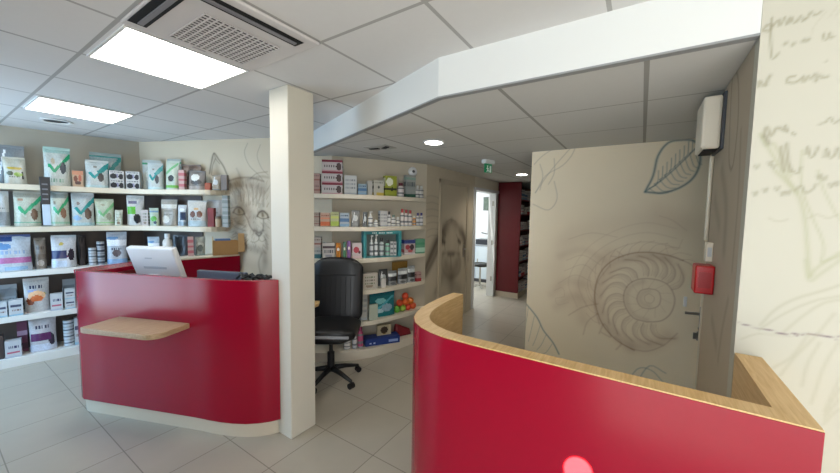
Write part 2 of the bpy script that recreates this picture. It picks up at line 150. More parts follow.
LF=[(-1.2, 5.517), (0.43, 5.17), (0.97, 5.055), (1.15, 5.017), (1.245, 4.99), (1.331, 4.952), (1.408, 4.903), (1.475, 4.843), (1.533, 4.773), (1.581, 4.692), (1.62, 4.6), (1.74, 4.33), (1.78, 4.23), (1.813, 4.163), (1.853, 4.116), (1.9, 4.088), (1.953, 4.079), (2.013, 4.09), (2.08, 4.12)]
RF=[(2.42, 3.33), (2.17, 3.1), (2.294, 2.843), (2.36, 2.745), (2.475, 2.608), (2.59, 2.5), (2.719, 2.415), (2.89, 2.352), (3.072, 2.31), (3.25, 2.272), (3.42, 2.247), (3.51, 2.243), (3.57, 2.26), (3.598, 2.285)]
STROKES={
'ammonite':[('96683f',0.0102,0.54,[(-0.003,0.446),(0.026,0.458),(0.056,0.469),(0.086,0.481),(0.115,0.496),(0.143,0.514),(0.17,0.538),(0.197,0.564),(0.223,0.594),(0.246,0.627),(0.266,0.663),(0.283,0.704),(0.298,0.749),(0.309,0.796),(0.317,0.843),(0.321,0.888),(0.321,0.93),(0.317,0.973),(0.309,1.013),(0.299,1.051),(0.286,1.086),(0.272,1.116),(0.255,1.143),(0.236,1.167),(0.215,1.189),(0.193,1.209),(0.17,1.227),(0.144,1.243),(0.117,1.257),(0.09,1.269),(0.064,1.279),(0.038,1.287),(0.013,1.293),(-0.013,1.296),(-0.038,1.299),(-0.064,1.3),(-0.09,1.3),(-0.117,1.298),(-0.144,1.294),(-0.17,1.29),(-0.194,1.286),(-0.215,1.28),(-0.235,1.274),(-0.254,1.267),(-0.272,1.26),(-0.291,1.253)]),
('96683f',0.057499999999999996,0.24200000000000002,[(0.023,0.466),(0.049,0.484),(0.077,0.503),(0.104,0.521),(0.13,0.541),(0.155,0.562),(0.179,0.583),(0.202,0.605),(0.224,0.628),(0.244,0.654),(0.261,0.684),(0.274,0.719),(0.285,0.758),(0.293,0.8),(0.298,0.843),(0.301,0.883),(0.299,0.922),(0.295,0.962),(0.287,1.0),(0.277,1.036),(0.265,1.069),(0.252,1.098),(0.235,1.124),(0.217,1.148),(0.197,1.169),(0.176,1.188),(0.153,1.205),(0.129,1.219),(0.104,1.231),(0.078,1.242),(0.053,1.251),(0.03,1.259),(0.006,1.265),(-0.017,1.27),(-0.041,1.274),(-0.065,1.275),(-0.091,1.274),(-0.117,1.271),(-0.143,1.267),(-0.169,1.262),(-0.195,1.258)]),
('96683f',0.0085,0.45,[(-0.08,0.711),(-0.06,0.713),(-0.04,0.714),(-0.02,0.716),(-0.0,0.72),(0.018,0.729),(0.034,0.744),(0.05,0.762),(0.064,0.784),(0.076,0.807),(0.085,0.829),(0.091,0.851),(0.095,0.874),(0.097,0.897),(0.096,0.919),(0.094,0.94),(0.089,0.96),(0.082,0.979),(0.074,0.996),(0.063,1.013),(0.051,1.027),(0.038,1.04),(0.022,1.051),(0.005,1.061),(-0.013,1.068),(-0.032,1.074),(-0.051,1.078),(-0.072,1.08),(-0.094,1.08),(-0.115,1.079),(-0.134,1.076),(-0.152,1.072),(-0.169,1.066),(-0.185,1.059),(-0.2,1.049),(-0.213,1.037),(-0.225,1.021),(-0.236,1.002),(-0.245,0.981),(-0.252,0.96),(-0.257,0.938),(-0.258,0.916),(-0.257,0.892),(-0.253,0.868),(-0.248,0.844),(-0.241,0.823),(-0.233,0.804),(-0.222,0.785),(-0.21,0.769),(-0.196,0.754),(-0.181,0.741),(-0.163,0.732),(-0.144,0.725),(-0.123,0.72),(-0.101,0.716),(-0.08,0.711)]),
('96683f',0.034499999999999996,0.198,[(-0.079,0.729),(-0.062,0.732),(-0.044,0.734),(-0.026,0.736),(-0.009,0.741),(0.006,0.75),(0.021,0.763),(0.035,0.78),(0.048,0.799),(0.059,0.82),(0.067,0.84),(0.072,0.859),(0.075,0.88),(0.076,0.901),(0.074,0.921),(0.072,0.939),(0.067,0.956),(0.06,0.972),(0.052,0.986),(0.043,1.0),(0.032,1.011),(0.02,1.021),(0.006,1.029),(-0.009,1.036),(-0.024,1.043),(-0.039,1.05)]),
('96683f',0.007649999999999999,0.378,[(-0.08,0.997),(-0.068,0.992),(-0.055,0.987),(-0.043,0.982),(-0.031,0.976),(-0.022,0.967),(-0.015,0.956),(-0.009,0.942),(-0.004,0.928),(-0.002,0.913),(-0.001,0.899),(-0.003,0.885),(-0.007,0.871),(-0.013,0.858),(-0.02,0.846),(-0.029,0.837),(-0.039,0.831),(-0.051,0.827),(-0.063,0.824),(-0.077,0.824),(-0.089,0.825),(-0.102,0.828),(-0.115,0.833),(-0.128,0.84),(-0.14,0.848),(-0.149,0.857),(-0.155,0.868),(-0.16,0.881),(-0.163,0.896),(-0.165,0.91),(-0.165,0.924),(-0.164,0.937),(-0.16,0.951),(-0.156,0.964),(-0.15,0.975),(-0.142,0.984),(-0.132,0.99),(-0.12,0.993),(-0.107,0.994),(-0.093,0.995),(-0.08,0.997)]),
('96683f',0.034499999999999996,0.17600000000000002,[(-0.081,0.976),(-0.072,0.971),(-0.063,0.966),(-0.053,0.96),(-0.045,0.955),(-0.038,0.948),(-0.033,0.94),(-0.028,0.931),(-0.025,0.921),(-0.023,0.911),(-0.022,0.902),(-0.024,0.893),(-0.027,0.884),(-0.031,0.875),(-0.036,0.867),(-0.043,0.861),(-0.05,0.857),(-0.059,0.855),(-0.069,0.853),(-0.078,0.852),(-0.088,0.85)]),
('96683f',0.0051,0.27,[(-0.082,0.954),(-0.076,0.949),(-0.069,0.943),(-0.063,0.938),(-0.057,0.932),(-0.054,0.925),(-0.053,0.916),(-0.054,0.906),(-0.057,0.895),(-0.061,0.886),(-0.066,0.879),(-0.072,0.876),(-0.081,0.874),(-0.091,0.874),(-0.1,0.875),(-0.107,0.879),(-0.112,0.885),(-0.117,0.894),(-0.121,0.905),(-0.123,0.915),(-0.122,0.924),(-0.118,0.931),(-0.11,0.937),(-0.101,0.943),(-0.091,0.949),(-0.082,0.954)]),
('96683f',0.007649999999999999,0.301417711802598,[(-0.112,0.704),(-0.111,0.688),(-0.109,0.673),(-0.109,0.657),(-0.113,0.643),(-0.121,0.628),(-0.131,0.614),(-0.146,0.601),(-0.164,0.594),(-0.189,0.593),(-0.218,0.597),(-0.249,0.604),(-0.278,0.609)]),
('96683f',0.023799999999999998,0.18000000000000002,[(-0.124,0.687),(-0.125,0.667),(-0.127,0.647),(-0.134,0.629),(-0.15,0.613),(-0.172,0.598),(-0.197,0.591),(-0.225,0.595),(-0.256,0.606),(-0.286,0.617)]),
('96683f',0.0051,0.198,[(-0.142,0.709),(-0.146,0.682),(-0.151,0.656),(-0.159,0.634),(-0.175,0.62),(-0.196,0.612),(-0.216,0.604)]),
('96683f',0.007649999999999999,0.36679965360481126,[(-0.057,0.697),(-0.052,0.682),(-0.047,0.667),(-0.042,0.652),(-0.042,0.636),(-0.045,0.618),(-0.052,0.6),(-0.062,0.582),(-0.077,0.568),(-0.101,0.557),(-0.13,0.55),(-0.161,0.543),(-0.191,0.536)]),
('96683f',0.023799999999999998,0.18000000000000002,[(-0.064,0.676),(-0.06,0.656),(-0.056,0.635),(-0.059,0.614),(-0.069,0.592),(-0.086,0.57),(-0.108,0.553),(-0.135,0.545),(-0.168,0.544),(-0.2,0.542)]),
('96683f',0.0051,0.198,[(-0.088,0.692),(-0.084,0.663),(-0.081,0.635),(-0.083,0.61),(-0.095,0.59),(-0.112,0.575),(-0.129,0.559)]),
('96683f',0.007649999999999999,0.27555845795648964,[(-0.013,0.707),(-0.004,0.693),(0.005,0.68),(0.012,0.665),(0.016,0.65),(0.017,0.631),(0.015,0.609),(0.01,0.588),(-0.002,0.57),(-0.022,0.556),(-0.048,0.544),(-0.076,0.533),(-0.103,0.522)]),
('96683f',0.023799999999999998,0.18000000000000002,[(-0.014,0.684),(-0.006,0.664),(0.003,0.645),(0.005,0.623),(0.0,0.596),(-0.011,0.568),(-0.027,0.546),(-0.052,0.535),(-0.082,0.53),(-0.113,0.525)]),
('96683f',0.0051,0.198,[(-0.04,0.692),(-0.031,0.664),(-0.021,0.637),(-0.017,0.611),(-0.024,0.587),(-0.036,0.566),(-0.049,0.545)]),
('96683f',0.007649999999999999,0.3193379882346288,[(0.041,0.742),(0.053,0.732),(0.066,0.722),(0.077,0.711),(0.086,0.697),(0.093,0.679),(0.098,0.657),(0.1,0.634),(0.095,0.611),(0.081,0.589),(0.06,0.568),(0.037,0.547),(0.016,0.526)]),
('96683f',0.023799999999999998,0.18000000000000002,[(0.047,0.718),(0.061,0.703),(0.075,0.687),(0.084,0.667),(0.088,0.638),(0.088,0.605),(0.079,0.576),(0.06,0.556),(0.033,0.54),(0.006,0.524)]),
('96683f',0.0051,0.198,[(0.021,0.716),(0.038,0.693),(0.056,0.669),(0.068,0.645),(0.069,0.619),(0.064,0.593),(0.059,0.566)]),
('96683f',0.007649999999999999,0.3430355294138542,[(0.078,0.795),(0.092,0.79),(0.107,0.786),(0.12,0.78),(0.133,0.769),(0.145,0.754),(0.156,0.735),(0.165,0.712),(0.168,0.688),(0.162,0.66),(0.151,0.628),(0.137,0.596),(0.125,0.564)]),
('96683f',0.023799999999999998,0.18000000000000002,[(0.091,0.775),(0.108,0.765),(0.126,0.755),(0.141,0.739),(0.153,0.712),(0.163,0.679),(0.164,0.647),(0.153,0.617),(0.135,0.588),(0.116,0.559)]),
('96683f',0.0051,0.198,[(0.067,0.762),(0.091,0.746),(0.114,0.73),(0.132,0.71),(0.141,0.685),(0.145,0.657),(0.149,0.629)]),
('96683f',0.007649999999999999,0.33035624150301524,[(0.095,0.854),(0.109,0.854),(0.124,0.855),(0.138,0.854),(0.153,0.848),(0.168,0.837),(0.184,0.822),(0.198,0.803),(0.207,0.78),(0.209,0.751),(0.206,0.717),(0.201,0.682),(0.197,0.647)]),
('96683f',0.023799999999999998,0.18000000000000002,[(0.112,0.838),(0.131,0.835),(0.15,0.831),(0.169,0.821),(0.188,0.799),(0.206,0.769),(0.216,0.738),(0.213,0.706),(0.201,0.672),(0.19,0.638)]),
('96683f',0.0051,0.198,[(0.094,0.818),(0.12,0.81),(0.146,0.803),(0.168,0.79),(0.184,0.768),(0.195,0.742),(0.206,0.715)]),
('96683f',0.007649999999999999,0.30062070883130243,[(0.095,0.91),(0.109,0.914),(0.122,0.919),(0.136,0.923),(0.151,0.921),(0.168,0.915),(0.186,0.906),(0.204,0.891),(0.219,0.871),(0.23,0.842),(0.237,0.807),(0.244,0.768),(0.251,0.731)]),
('96683f',0.023799999999999998,0.18000000000000002,[(0.115,0.899),(0.134,0.902),(0.153,0.904),(0.173,0.899),(0.195,0.884),(0.219,0.86),(0.237,0.832),(0.245,0.798),(0.246,0.759),(0.248,0.72)]),
('96683f',0.0051,0.198,[(0.103,0.874),(0.129,0.874),(0.156,0.875),(0.18,0.869),(0.199,0.852),(0.217,0.83),(0.234,0.807)]),
('96683f',0.007649999999999999,0.28694171575529603,[(0.074,0.985),(0.085,0.995),(0.095,1.005),(0.106,1.014),(0.12,1.019),(0.137,1.02),(0.156,1.019),(0.177,1.013),(0.197,1.0),(0.216,0.977),(0.235,0.947),(0.254,0.913),(0.274,0.88)]),
('96683f',0.023799999999999998,0.18000000000000002,[(0.095,0.984),(0.111,0.994),(0.127,1.004),(0.146,1.007),(0.172,1.002),(0.201,0.99),(0.226,0.971),(0.244,0.941),(0.259,0.905),(0.274,0.868)]),
('96683f',0.0051,0.198,[(0.093,0.954),(0.116,0.965),(0.139,0.977),(0.163,0.981),(0.186,0.974),(0.209,0.96),(0.232,0.945)]),
('96683f',0.007649999999999999,0.30308726149662746,[(0.041,1.036),(0.049,1.048),(0.055,1.062),(0.064,1.074),(0.075,1.083),(0.09,1.09),(0.108,1.095),(0.129,1.095),(0.151,1.09),(0.176,1.075),(0.204,1.052),(0.233,1.026),(0.262,1.002)]),
('96683f',0.023799999999999998,0.18000000000000002,[(0.061,1.041),(0.073,1.056),(0.086,1.071),(0.102,1.08),(0.127,1.083),(0.156,1.081),(0.185,1.071),(0.212,1.05),(0.239,1.02),(0.266,0.99)]),
('96683f',0.0051,0.198,[(0.067,1.011),(0.085,1.03),(0.104,1.049),(0.124,1.061),(0.147,1.061),(0.172,1.055),(0.197,1.048)]),
('96683f',0.007649999999999999,0.3711294341849265,[(0.002,1.071),(0.006,1.085),(0.009,1.1),(0.014,1.115),(0.022,1.127),(0.035,1.138),(0.051,1.148),(0.07,1.155),(0.092,1.156),(0.117,1.148),(0.146,1.133),(0.177,1.115),(0.207,1.099)]),
('96683f',0.023799999999999998,0.18000000000000002,[(0.02,1.082),(0.027,1.1),(0.035,1.118),(0.049,1.132),(0.071,1.143),(0.099,1.15),(0.128,1.148),(0.156,1.134),(0.184,1.111),(0.213,1.088)]),
('96683f',0.0051,0.198,[(0.031,1.055),(0.044,1.079),(0.057,1.102),(0.074,1.12),(0.095,1.127),(0.12,1.129),(0.144,1.13)]),
('96683f',0.007649999999999999,0.36750608372214694,[(-0.069,1.099),(-0.071,1.115),(-0.073,1.13),(-0.074,1.145),(-0.071,1.16),(-0.064,1.175),(-0.054,1.192),(-0.04,1.206),(-0.021,1.217),(0.004,1.223),(0.035,1.224),(0.069,1.224),(0.102,1.224)]),
('96683f',0.023799999999999998,0.18000000000000002,[(-0.058,1.117),(-0.057,1.138),(-0.057,1.158),(-0.05,1.177),(-0.035,1.196),(-0.013,1.215),(0.012,1.227),(0.042,1.228),(0.077,1.223),(0.111,1.217)]),
('96683f',0.0051,0.198,[(-0.038,1.098),(-0.035,1.126),(-0.032,1.154),(-0.024,1.177),(-0.009,1.193),(0.012,1.205),(0.033,1.218)]),
('96683f',0.007649999999999999,0.27995943695814623,[(-0.12,1.099),(-0.126,1.113),(-0.132,1.126),(-0.136,1.141),(-0.137,1.156),(-0.135,1.173),(-0.129,1.192),(-0.12,1.211),(-0.106,1.227),(-0.084,1.238),(-0.057,1.248),(-0.026,1.256),(0.004,1.265)]),
('96683f',0.023799999999999998,0.18000000000000002,[(-0.114,1.12),(-0.119,1.139),(-0.124,1.158),(-0.122,1.179),(-0.113,1.202),(-0.097,1.227),(-0.077,1.246),(-0.051,1.255),(-0.019,1.259),(0.013,1.262)]),
('96683f',0.0051,0.198,[(-0.091,1.108),(-0.095,1.135),(-0.1,1.163),(-0.098,1.187),(-0.088,1.208),(-0.072,1.226),(-0.056,1.245)]),
('96683f',0.007649999999999999,0.30904899441075845,[(-0.166,1.082),(-0.175,1.094),(-0.184,1.105),(-0.191,1.117),(-0.196,1.131),(-0.197,1.149),(-0.197,1.169),(-0.193,1.189),(-0.184,1.209),(-0.167,1.228),(-0.143,1.247),(-0.117,1.266),(-0.092,1.285)]),
('96683f',0.023799999999999998,0.18000000000000002,[(-0.166,1.104),(-0.175,1.121),(-0.184,1.138),(-0.187,1.158),(-0.184,1.184),(-0.176,1.212),(-0.162,1.237),(-0.139,1.255),(-0.111,1.27),(-0.082,1.285)]),
('96683f',0.0051,0.198,[(-0.141,1.1),(-0.152,1.125),(-0.163,1.15),(-0.167,1.174),(-0.163,1.197),(-0.152,1.219),(-0.142,1.242)]),
('96683f',0.007649999999999999,0.3206455468595103,[(-0.201,1.055),(-0.212,1.064),(-0.223,1.072),(-0.232,1.082),(-0.24,1.095),(-0.245,1.111),(-0.249,1.131),(-0.249,1.152),(-0.245,1.173),(-0.232,1.196),(-0.214,1.219),(-0.193,1.244),(-0.174,1.268)]),
('96683f',0.023799999999999998,0.18000000000000002,[(-0.206,1.077),(-0.218,1.091),(-0.23,1.105),(-0.237,1.123),(-0.24,1.149),(-0.238,1.179),(-0.23,1.206),(-0.213,1.229),(-0.189,1.25),(-0.164,1.271)]),
('96683f',0.0051,0.198,[(-0.182,1.08),(-0.197,1.101),(-0.212,1.122),(-0.222,1.144),(-0.222,1.167),(-0.217,1.192),(-0.212,1.217)]),
('96683f',0.007649999999999999,0.3194301311268816,[(-0.234,1.008),(-0.246,1.013),(-0.258,1.017),(-0.27,1.023),(-0.28,1.033),(-0.289,1.047),(-0.298,1.064),(-0.304,1.084),(-0.305,1.106),(-0.3,1.131),(-0.289,1.159),(-0.276,1.189),(-0.263,1.218)]),
('96683f',0.023799999999999998,0.18000000000000002,[(-0.244,1.027),(-0.259,1.037),(-0.274,1.046),(-0.285,1.061),(-0.294,1.084),(-0.301,1.114),(-0.3,1.143),(-0.29,1.17),(-0.273,1.197),(-0.256,1.224)]),
('96683f',0.0051,0.198,[(-0.223,1.039),(-0.242,1.054),(-0.262,1.069),(-0.277,1.086),(-0.283,1.108),(-0.285,1.134),(-0.287,1.159)]),
('96683f',0.0085,0.315,[(0.022,0.455),(-0.001,0.455),(-0.025,0.453),(-0.048,0.453),(-0.071,0.454),(-0.093,0.46),(-0.117,0.471),(-0.14,0.484),(-0.163,0.501),(-0.185,0.519),(-0.206,0.538),(-0.224,0.559),(-0.241,0.583),(-0.257,0.608),(-0.273,0.632),(-0.289,0.656)]),
('96683f',0.06899999999999999,0.22000000000000003,[(0.015,0.487),(-0.01,0.488),(-0.034,0.487),(-0.058,0.487),(-0.082,0.491),(-0.106,0.5),(-0.131,0.517),(-0.156,0.54),(-0.181,0.565),(-0.206,0.591),(-0.23,0.615)]),
('96683f',0.0085,0.36000000000000004,[(-0.291,1.253),(-0.303,1.247),(-0.314,1.242),(-0.326,1.237),(-0.337,1.231),(-0.346,1.224),(-0.353,1.216),(-0.359,1.206),(-0.364,1.196),(-0.369,1.186),(-0.375,1.176)]),
('96683f',0.0085,0.27,[(0.208,1.17),(0.227,1.138),(0.247,1.107),(0.267,1.075),(0.285,1.042),(0.3,1.007),(0.31,0.969),(0.317,0.93),(0.321,0.89),(0.323,0.849),(0.321,0.81),(0.316,0.771),(0.306,0.734),(0.295,0.697),(0.282,0.66),(0.271,0.623)]),
('96683f',0.0805,0.17600000000000002,[(0.404,0.637),(0.415,0.683),(0.428,0.73),(0.44,0.776),(0.448,0.822),(0.45,0.869),(0.447,0.915),(0.439,0.962),(0.427,1.008),(0.41,1.052),(0.39,1.093),(0.363,1.131),(0.331,1.166),(0.297,1.198),(0.261,1.23),(0.228,1.262)]),
('96683f',0.0051,0.225,[(0.233,0.631),(0.26,0.631),(0.286,0.632),(0.312,0.638),(0.336,0.656),(0.36,0.68),(0.383,0.704)]),
('96683f',0.0051,0.225,[(0.272,0.708),(0.297,0.715),(0.323,0.721),(0.347,0.734),(0.366,0.758),(0.384,0.787),(0.402,0.817)]),
('96683f',0.0051,0.225,[(0.294,0.795),(0.317,0.808),(0.34,0.82),(0.36,0.839),(0.375,0.866),(0.386,0.899),(0.397,0.932)]),
('96683f',0.0051,0.225,[(0.298,0.887),(0.318,0.905),(0.338,0.923),(0.353,0.945),(0.361,0.976),(0.365,1.011),(0.369,1.046)]),
('96683f',0.0051,0.225,[(0.285,0.979),(0.3,1.001),(0.315,1.023),(0.325,1.049),(0.327,1.08),(0.324,1.115),(0.321,1.15)]),
('96683f',0.0051,0.225,[(0.254,1.066),(0.264,1.091),(0.274,1.116),(0.279,1.144),(0.275,1.175),(0.265,1.207),(0.255,1.24)]),
('96683f',0.0051,0.225,[(0.209,1.144),(0.213,1.171),(0.218,1.198),(0.217,1.225),(0.207,1.254),(0.191,1.283),(0.175,1.312)]),
('96683f',0.0051,0.225,[(0.151,1.21),(0.15,1.237),(0.149,1.263),(0.143,1.29),(0.128,1.315),(0.107,1.339),(0.087,1.363)]),
('96683f',0.0051,0.225,[(0.084,1.26),(0.078,1.285),(0.072,1.311),(0.061,1.335),(0.042,1.355),(0.018,1.374),(-0.006,1.392)]),
('96683f',0.0051,0.225,[(0.011,1.292),(0.001,1.316),(-0.009,1.339),(-0.024,1.359),(-0.046,1.375),(-0.073,1.387),(-0.099,1.399)]),
('96683f',0.0051,0.225,[(-0.064,1.307),(-0.078,1.327),(-0.092,1.347),(-0.109,1.364),(-0.133,1.373),(-0.161,1.379),(-0.188,1.385)]),
('96683f',0.0051,0.225,[(-0.137,1.304),(-0.154,1.32),(-0.171,1.336),(-0.191,1.348),(-0.216,1.352),(-0.243,1.351),(-0.27,1.351)]),
('96683f',0.0051,0.225,[(-0.206,1.284),(-0.226,1.296),(-0.245,1.307),(-0.266,1.314),(-0.29,1.312),(-0.316,1.306),(-0.342,1.299)]),
('96683f',0.0051,0.225,[(-0.269,1.248),(-0.289,1.255),(-0.31,1.262),(-0.331,1.264),(-0.354,1.257),(-0.378,1.245),(-0.402,1.232)]),
('96683f',0.0051,0.162,[(-0.171,0.925),(-0.203,0.91),(-0.235,0.895)]),
('96683f',0.0051,0.162,[(-0.162,0.877),(-0.182,0.846),(-0.201,0.816)]),
('96683f',0.0051,0.162,[(-0.132,0.838),(-0.134,0.799),(-0.135,0.76)]),
('96683f',0.0051,0.162,[(-0.089,0.818),(-0.072,0.781),(-0.054,0.744)]),
('96683f',0.0051,0.162,[(-0.045,0.823),(-0.011,0.798),(0.022,0.773)]),
('96683f',0.0051,0.162,[(-0.01,0.852),(0.03,0.847),(0.07,0.841)]),
('96683f',0.0051,0.162,[(0.005,0.898),(0.04,0.913),(0.075,0.929)]),
('96683f',0.0051,0.162,[(-0.005,0.947),(0.016,0.979),(0.037,1.011)]),
('96683f',0.0051,0.162,[(-0.036,0.986),(-0.035,1.025),(-0.033,1.064)]),
('96683f',0.0051,0.162,[(-0.08,1.004),(-0.097,1.04),(-0.115,1.076)]),
('96683f',0.0051,0.162,[(-0.124,0.998),(-0.155,1.021),(-0.186,1.043)]),
('96683f',0.0051,0.162,[(-0.157,0.969),(-0.194,0.973),(-0.23,0.977)]),
('96683f',0.0085,0.18000000000000002,[(0.306,0.773),(0.324,0.813),(0.344,0.854),(0.364,0.895),(0.378,0.936),(0.384,0.977),(0.38,1.019),(0.369,1.061),(0.352,1.103),(0.331,1.142),(0.308,1.179),(0.282,1.213),(0.252,1.245),(0.22,1.275),(0.186,1.301),(0.151,1.324),(0.114,1.343),(0.075,1.36),(0.035,1.373),(-0.005,1.383),(-0.045,1.388),(-0.085,1.386),(-0.125,1.38),(-0.166,1.37),(-0.206,1.36),(-0.245,1.352)]),
('96683f',0.0085,0.15300000000000002,[(0.381,0.76),(0.401,0.804),(0.423,0.848),(0.444,0.892),(0.459,0.937),(0.463,0.984),(0.454,1.034),(0.437,1.087),(0.413,1.14),(0.385,1.19),(0.355,1.234),(0.323,1.274),(0.287,1.31),(0.248,1.343),(0.208,1.371),(0.168,1.396),(0.128,1.418),(0.086,1.436),(0.043,1.45),(0.001,1.46),(-0.041,1.465),(-0.082,1.464),(-0.122,1.457),(-0.162,1.447),(-0.202,1.436),(-0.241,1.427)]),
('96683f',0.0085,0.12600000000000003,[(0.463,0.747),(0.483,0.794),(0.507,0.841),(0.53,0.888),(0.545,0.938),(0.547,0.992),(0.534,1.051),(0.51,1.115),(0.479,1.179),(0.443,1.24),(0.406,1.293),(0.367,1.338),(0.323,1.378),(0.278,1.414),(0.232,1.445),(0.187,1.472),(0.142,1.495),(0.096,1.515),(0.051,1.53),(0.007,1.541),(-0.037,1.547),(-0.078,1.545),(-0.119,1.538),(-0.159,1.527),(-0.198,1.515),(-0.237,1.505)]),
('96683f',0.046,0.132,[(0.631,1.209),(0.59,1.228),(0.55,1.248),(0.51,1.267),(0.471,1.28),(0.433,1.285),(0.397,1.278),(0.361,1.263),(0.327,1.242),(0.293,1.221),(0.259,1.203)]),
('96683f',0.057499999999999996,0.15400000000000003,[(0.692,0.833),(0.668,0.864),(0.644,0.897),(0.621,0.929),(0.595,0.956),(0.565,0.974),(0.529,0.98),(0.489,0.979),(0.448,0.972),(0.406,0.965),(0.366,0.959)]),
('96683f',0.057499999999999996,0.15400000000000003,[(0.648,0.715),(0.619,0.744),(0.591,0.774),(0.562,0.803),(0.533,0.826),(0.503,0.841),(0.472,0.844),(0.439,0.838),(0.406,0.827),(0.374,0.816),(0.342,0.806)]),
('96683f',0.0102,0.27,[(0.532,0.653),(0.507,0.675),(0.482,0.697),(0.458,0.719),(0.434,0.739),(0.409,0.756),(0.385,0.769),(0.361,0.78),(0.337,0.789),(0.314,0.798),(0.29,0.807)]),
('96683f',0.0102,0.25200000000000006,[(0.398,0.498),(0.393,0.524),(0.388,0.55),(0.384,0.576),(0.378,0.601),(0.368,0.624),(0.355,0.645),(0.339,0.664),(0.321,0.682),(0.303,0.7),(0.286,0.718)]),
('96683f',0.011899999999999999,0.27,[(0.267,0.538),(0.26,0.56),(0.254,0.585),(0.247,0.608),(0.24,0.625),(0.231,0.631),(0.219,0.62),(0.204,0.597),(0.189,0.568),(0.179,0.542),(0.176,0.526),(0.184,0.523),(0.2,0.528),(0.22,0.537),(0.242,0.547),(0.261,0.555)]),
('96683f',0.011899999999999999,0.27,[(0.144,0.533),(0.132,0.524),(0.12,0.516),(0.107,0.507),(0.098,0.498),(0.093,0.487),(0.095,0.476),(0.101,0.463),(0.11,0.449),(0.12,0.435),(0.129,0.422)]),
('96683f',0.0085,0.225,[(0.165,1.293),(0.153,1.283),(0.138,1.272),(0.125,1.261),(0.116,1.252),(0.115,1.245),(0.125,1.242),(0.143,1.242),(0.165,1.243),(0.189,1.244),(0.211,1.245)]),
('96683f',0.11499999999999999,0.11000000000000001,[(0.617,1.332),(0.624,1.265),(0.632,1.197),(0.64,1.13),(0.644,1.065),(0.641,1.005),(0.631,0.952),(0.615,0.904),(0.595,0.86),(0.575,0.816),(0.556,0.772)]),
('96683f',0.161,0.099,[(0.511,1.417),(0.419,1.447),(0.329,1.479),(0.242,1.508),(0.16,1.532),(0.084,1.547),(0.013,1.551),(-0.052,1.547),(-0.115,1.538),(-0.176,1.529),(-0.236,1.522)]),
('96683f',0.11499999999999999,0.11000000000000001,[(-0.119,1.622),(-0.154,1.609),(-0.188,1.596),(-0.221,1.583),(-0.255,1.57),(-0.287,1.557)]),
('96683f',0.0068,0.198,[(0.573,1.174),(0.544,1.189),(0.516,1.205),(0.488,1.22),(0.459,1.231),(0.431,1.234),(0.403,1.228),(0.374,1.214),(0.346,1.197),(0.318,1.178),(0.29,1.162)]),
('96683f',0.0068,0.198,[(0.588,1.072),(0.554,1.09),(0.52,1.11),(0.487,1.129),(0.456,1.143),(0.427,1.148),(0.402,1.143),(0.378,1.129),(0.356,1.111),(0.335,1.092),(0.313,1.075)]),
('96683f',0.0068,0.18000000000000002,[(0.639,0.944),(0.609,0.966),(0.58,0.991),(0.551,1.014),(0.523,1.032),(0.494,1.042),(0.465,1.043),(0.436,1.035),(0.407,1.024),(0.379,1.011),(0.351,1.001)]),
('96683f',0.0068,0.198,[(0.563,1.375),(0.524,1.39),(0.486,1.407),(0.448,1.423),(0.41,1.436),(0.371,1.443),(0.331,1.443),(0.291,1.438),(0.25,1.431),(0.21,1.422),(0.171,1.415)]),
('96683f',0.0068,0.18000000000000002,[(-0.12,1.605),(-0.137,1.599),(-0.154,1.594),(-0.17,1.589),(-0.188,1.582),(-0.206,1.572),(-0.225,1.559),(-0.244,1.543),(-0.264,1.525),(-0.285,1.508),(-0.304,1.491)]),
('96683f',0.0051,0.18000000000000002,[(-0.193,1.296),(-0.188,1.315),(-0.181,1.337),(-0.175,1.357),(-0.172,1.373),(-0.174,1.381),(-0.184,1.378),(-0.198,1.366),(-0.216,1.35),(-0.233,1.337),(-0.246,1.335),(-0.255,1.344),(-0.263,1.36),(-0.269,1.381),(-0.275,1.403),(-0.282,1.422)]),
('96683f',0.0051,0.18000000000000002,[(0.674,0.869),(0.658,0.879),(0.641,0.89),(0.625,0.901),(0.611,0.908),(0.599,0.908),(0.59,0.899),(0.582,0.883),(0.577,0.863),(0.575,0.844),(0.577,0.83),(0.587,0.821),(0.604,0.815),(0.624,0.81),(0.641,0.805),(0.652,0.798),(0.655,0.786),(0.654,0.771),(0.649,0.757),(0.641,0.745),(0.63,0.739),(0.616,0.74),(0.598,0.747),(0.578,0.756),(0.557,0.766),(0.537,0.775)]),
('1f6068',0.011049999999999999,0.675,[(0.944,0.709),(0.919,0.682),(0.892,0.656),(0.867,0.63),(0.843,0.604),(0.822,0.579),(0.806,0.555),(0.793,0.531),(0.782,0.508),(0.771,0.486),(0.757,0.463),(0.739,0.441),(0.719,0.42),(0.698,0.399),(0.678,0.378),(0.661,0.357),(0.647,0.337),(0.635,0.317),(0.624,0.297),(0.613,0.277),(0.602,0.257)]),
('1f6068',0.0051,0.405,[(0.909,0.671),(0.915,0.611),(0.922,0.55),(0.928,0.494),(0.932,0.443),(0.936,0.397),(0.939,0.35)]),
('1f6068',0.0051,0.405,[(0.847,0.587),(0.857,0.533),(0.866,0.479),(0.874,0.43),(0.882,0.389),(0.889,0.353),(0.895,0.316)]),
('1f6068',0.0051,0.405,[(0.787,0.504),(0.799,0.457),(0.811,0.41),(0.822,0.368),(0.833,0.335),(0.842,0.309),(0.852,0.283)]),
('1f6068',0.0051,0.405,[(0.727,0.423),(0.742,0.382),(0.756,0.341),(0.771,0.306),(0.784,0.283),(0.797,0.266),(0.809,0.249)]),
('1f6068',0.0051,0.405,[(0.668,0.343),(0.685,0.308),(0.703,0.273),(0.72,0.245),(0.736,0.23),(0.751,0.223),(0.767,0.216)]),
